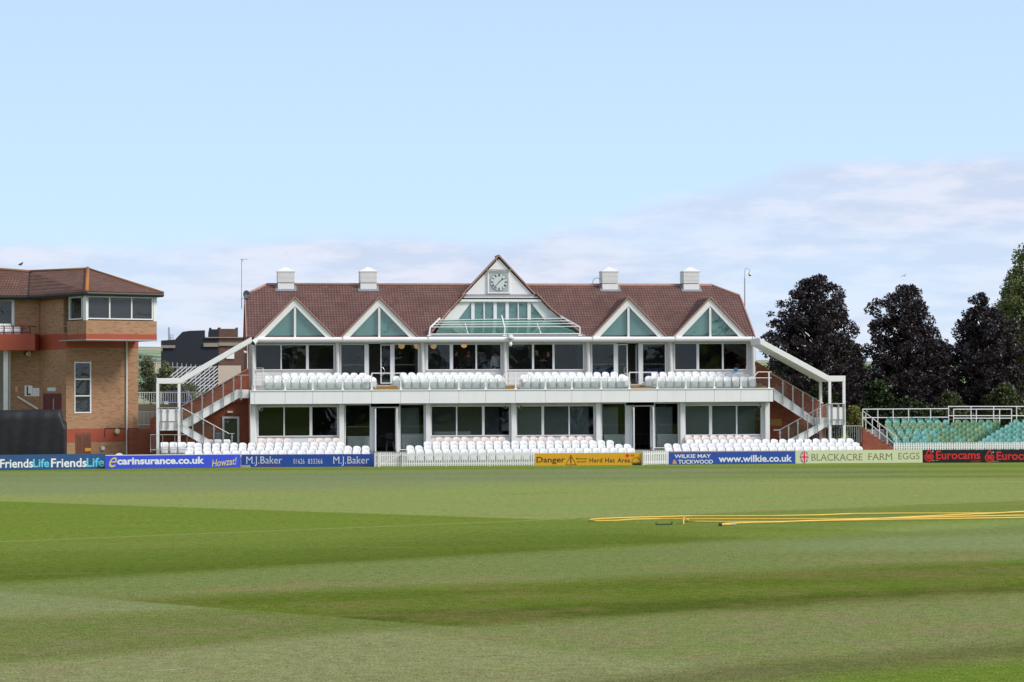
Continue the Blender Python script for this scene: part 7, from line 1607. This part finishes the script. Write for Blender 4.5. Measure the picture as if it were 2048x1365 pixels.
p = G(1445, 1052.5); r = empty('hose_nozzle', p); tag(r, 'yellow and black hose nozzle lying on the grass', 'hose nozzle'); b = MB(); b.tube([(p.x-0.10, p.y, 0.04), (p.x-0.02, p.y, 0.04)], 0.04, 8); b.build('grip', dark, r); b = MB(); b.tube([(p.x-0.02, p.y, 0.04), (p.x+0.12, p.y+0.02, 0.04), (p.x+0.22, p.y+0.05, 0.04)], 0.035, 8, r2=0.02); b.build('barrel', hosem, r); b = MB(); b.tube([(p.x+0.22, p.y+0.05, 0.04), (p.x+0.4, p.y+0.2, 0.03)], 0.016, 6); b.build('connector', galv, r)
p0, p1 = G(1312, 1051.5), G(1344, 1051); r = empty('sprinkler_bar', (p0+p1)/2); tag(r, 'dark green sprinkler bar lying on the grass', 'sprinkler'); b = MB(); b.bar(p0+Vector((0, 0, 0.03)), p1+Vector((0, 0, 0.03)), 0.05, 0.03); b.build('bar', plain('dark_green_metal', (0.02, 0.06, 0.045), 0.5), r)
b = MB(); b.tube([p0+Vector((0, 0, 0.03)), p0+Vector((0, 0, 0.08))], 0.015, 6); b.tube([p1+Vector((0, 0, 0.03)), p1+Vector((0, 0, 0.10))], 0.015, 6); b.build('end_caps', dark, r)

# ------------------------------------------------------------------ birds
def gull(u, v, y, span_, label, bank=0.3, name='gull'):
    c0 = P(u, v, y); r = empty(name, c0); tag(r, label, 'bird'); k = span_/1.2; gm = MATS.get('gull_white') or plain('gull_white', (0.35, 0.35, 0.37), 0.8)
    Vv = [(0, 0, 0), (0, 0.16, 0.01), (0, 0.26, 0.0), (0, -0.14, 0.0), (0, -0.22, 0.02), (-0.22, -0.04, 0.10), (-0.40, 0.0, 0.06), (-0.60, 0.08, -0.06), (0.22, -0.04, 0.12), (0.40, 0.0, 0.13), (0.60, 0.08, 0.10)]
    Ee = [(0, 1), (1, 2), (0, 3), (3, 4), (0, 5), (5, 6), (6, 7), (0, 8), (8, 9), (9, 10)]; Rr = [0.06, 0.04, 0.015, 0.045, 0.03, (0.07, 0.012), (0.055, 0.01), (0.012, 0.006), (0.07, 0.012), (0.055, 0.01), (0.012, 0.006)]
    o = skin_mesh('body', [tuple(q*k for q in v_) for v_ in Vv], Ee, [tuple(a*k for a in q) if isinstance(q, tuple) else q*k for q in Rr], gm, r); r.rotation_euler = (0.2, bank, 0.5)
gull(1808, 552, 30, 0.62, 'gull gliding with spread wings above the middle purple maple', -0.35); gull(573, 506, 40, 0.22, 'tiny distant bird above the first roof ventilator', 0.8, 'bird'); 
c0 = P3(42, 530.5, 124.5); r = empty('pigeon', c0); tag(r, 'small bird perched on the ridge of the brick building', 'bird')
skin_mesh('body', [(0, 0, 0.05), (0.07, 0, 0.10), (0.11, 0, 0.15), (-0.08, 0, 0.03), (-0.15, 0, 0.0), (0.0, 0, -0.05)], [(0, 1), (1, 2), (0, 3), (3, 4), (0, 5)], [0.06, 0.04, 0.03, 0.04, 0.015, 0.01], shirtg, r)

# ------------------------------------------------------------------ pieces that stand apart become objects of their own
def split_apart(prefixes, eps=0.03):
    for o in [o for o in list(COL.objects) if o.type == 'MESH' and o.name.split('.')[0] in prefixes]:
        me = o.data; vs = [v.co.copy() for v in me.vertices]; fs = [tuple(p.vertices) for p in me.polygons]; isl = islands(len(vs), fs)
        bb = [[min(vs[i][k] for i in g) for k in range(3)]+[max(vs[i][k] for i in g) for k in range(3)] for g in isl]; lab = list(range(len(isl)))
        for a in range(len(isl)):
            for c in range(a):
                if all(bb[a][k] <= bb[c][k+3]+eps and bb[c][k] <= bb[a][k+3]+eps for k in range(3)):
                    la, lc = lab[a], lab[c]; lab = [lc if x == la else x for x in lab]
        groups = sorted(set(lab))
        if len(groups) < 2: continue
        for gi, gname in enumerate(groups):
            ids = {i for a, g in enumerate(isl) if lab[a] == gname for i in g}; mp = {i: k for k, i in enumerate(sorted(ids))}
            m2 = bpy.data.meshes.new(o.name.split('.')[0]); m2.from_pydata([tuple(vs[i]) for i in sorted(ids)], [], [tuple(mp[i] for i in f) for f in fs if f[0] in ids])
            for m_ in me.materials: m2.materials.append(m_)
            if gi == 0: o.data = m2
            else:
                c = o.copy(); c.data = m2; COL.objects.link(c)
split_apart({'red_band', 'door_jamb', 'corner_post', 'lower_front_wall', 'stone_bands', 'uprights', 'raking_beams', 'added_pale_board'})
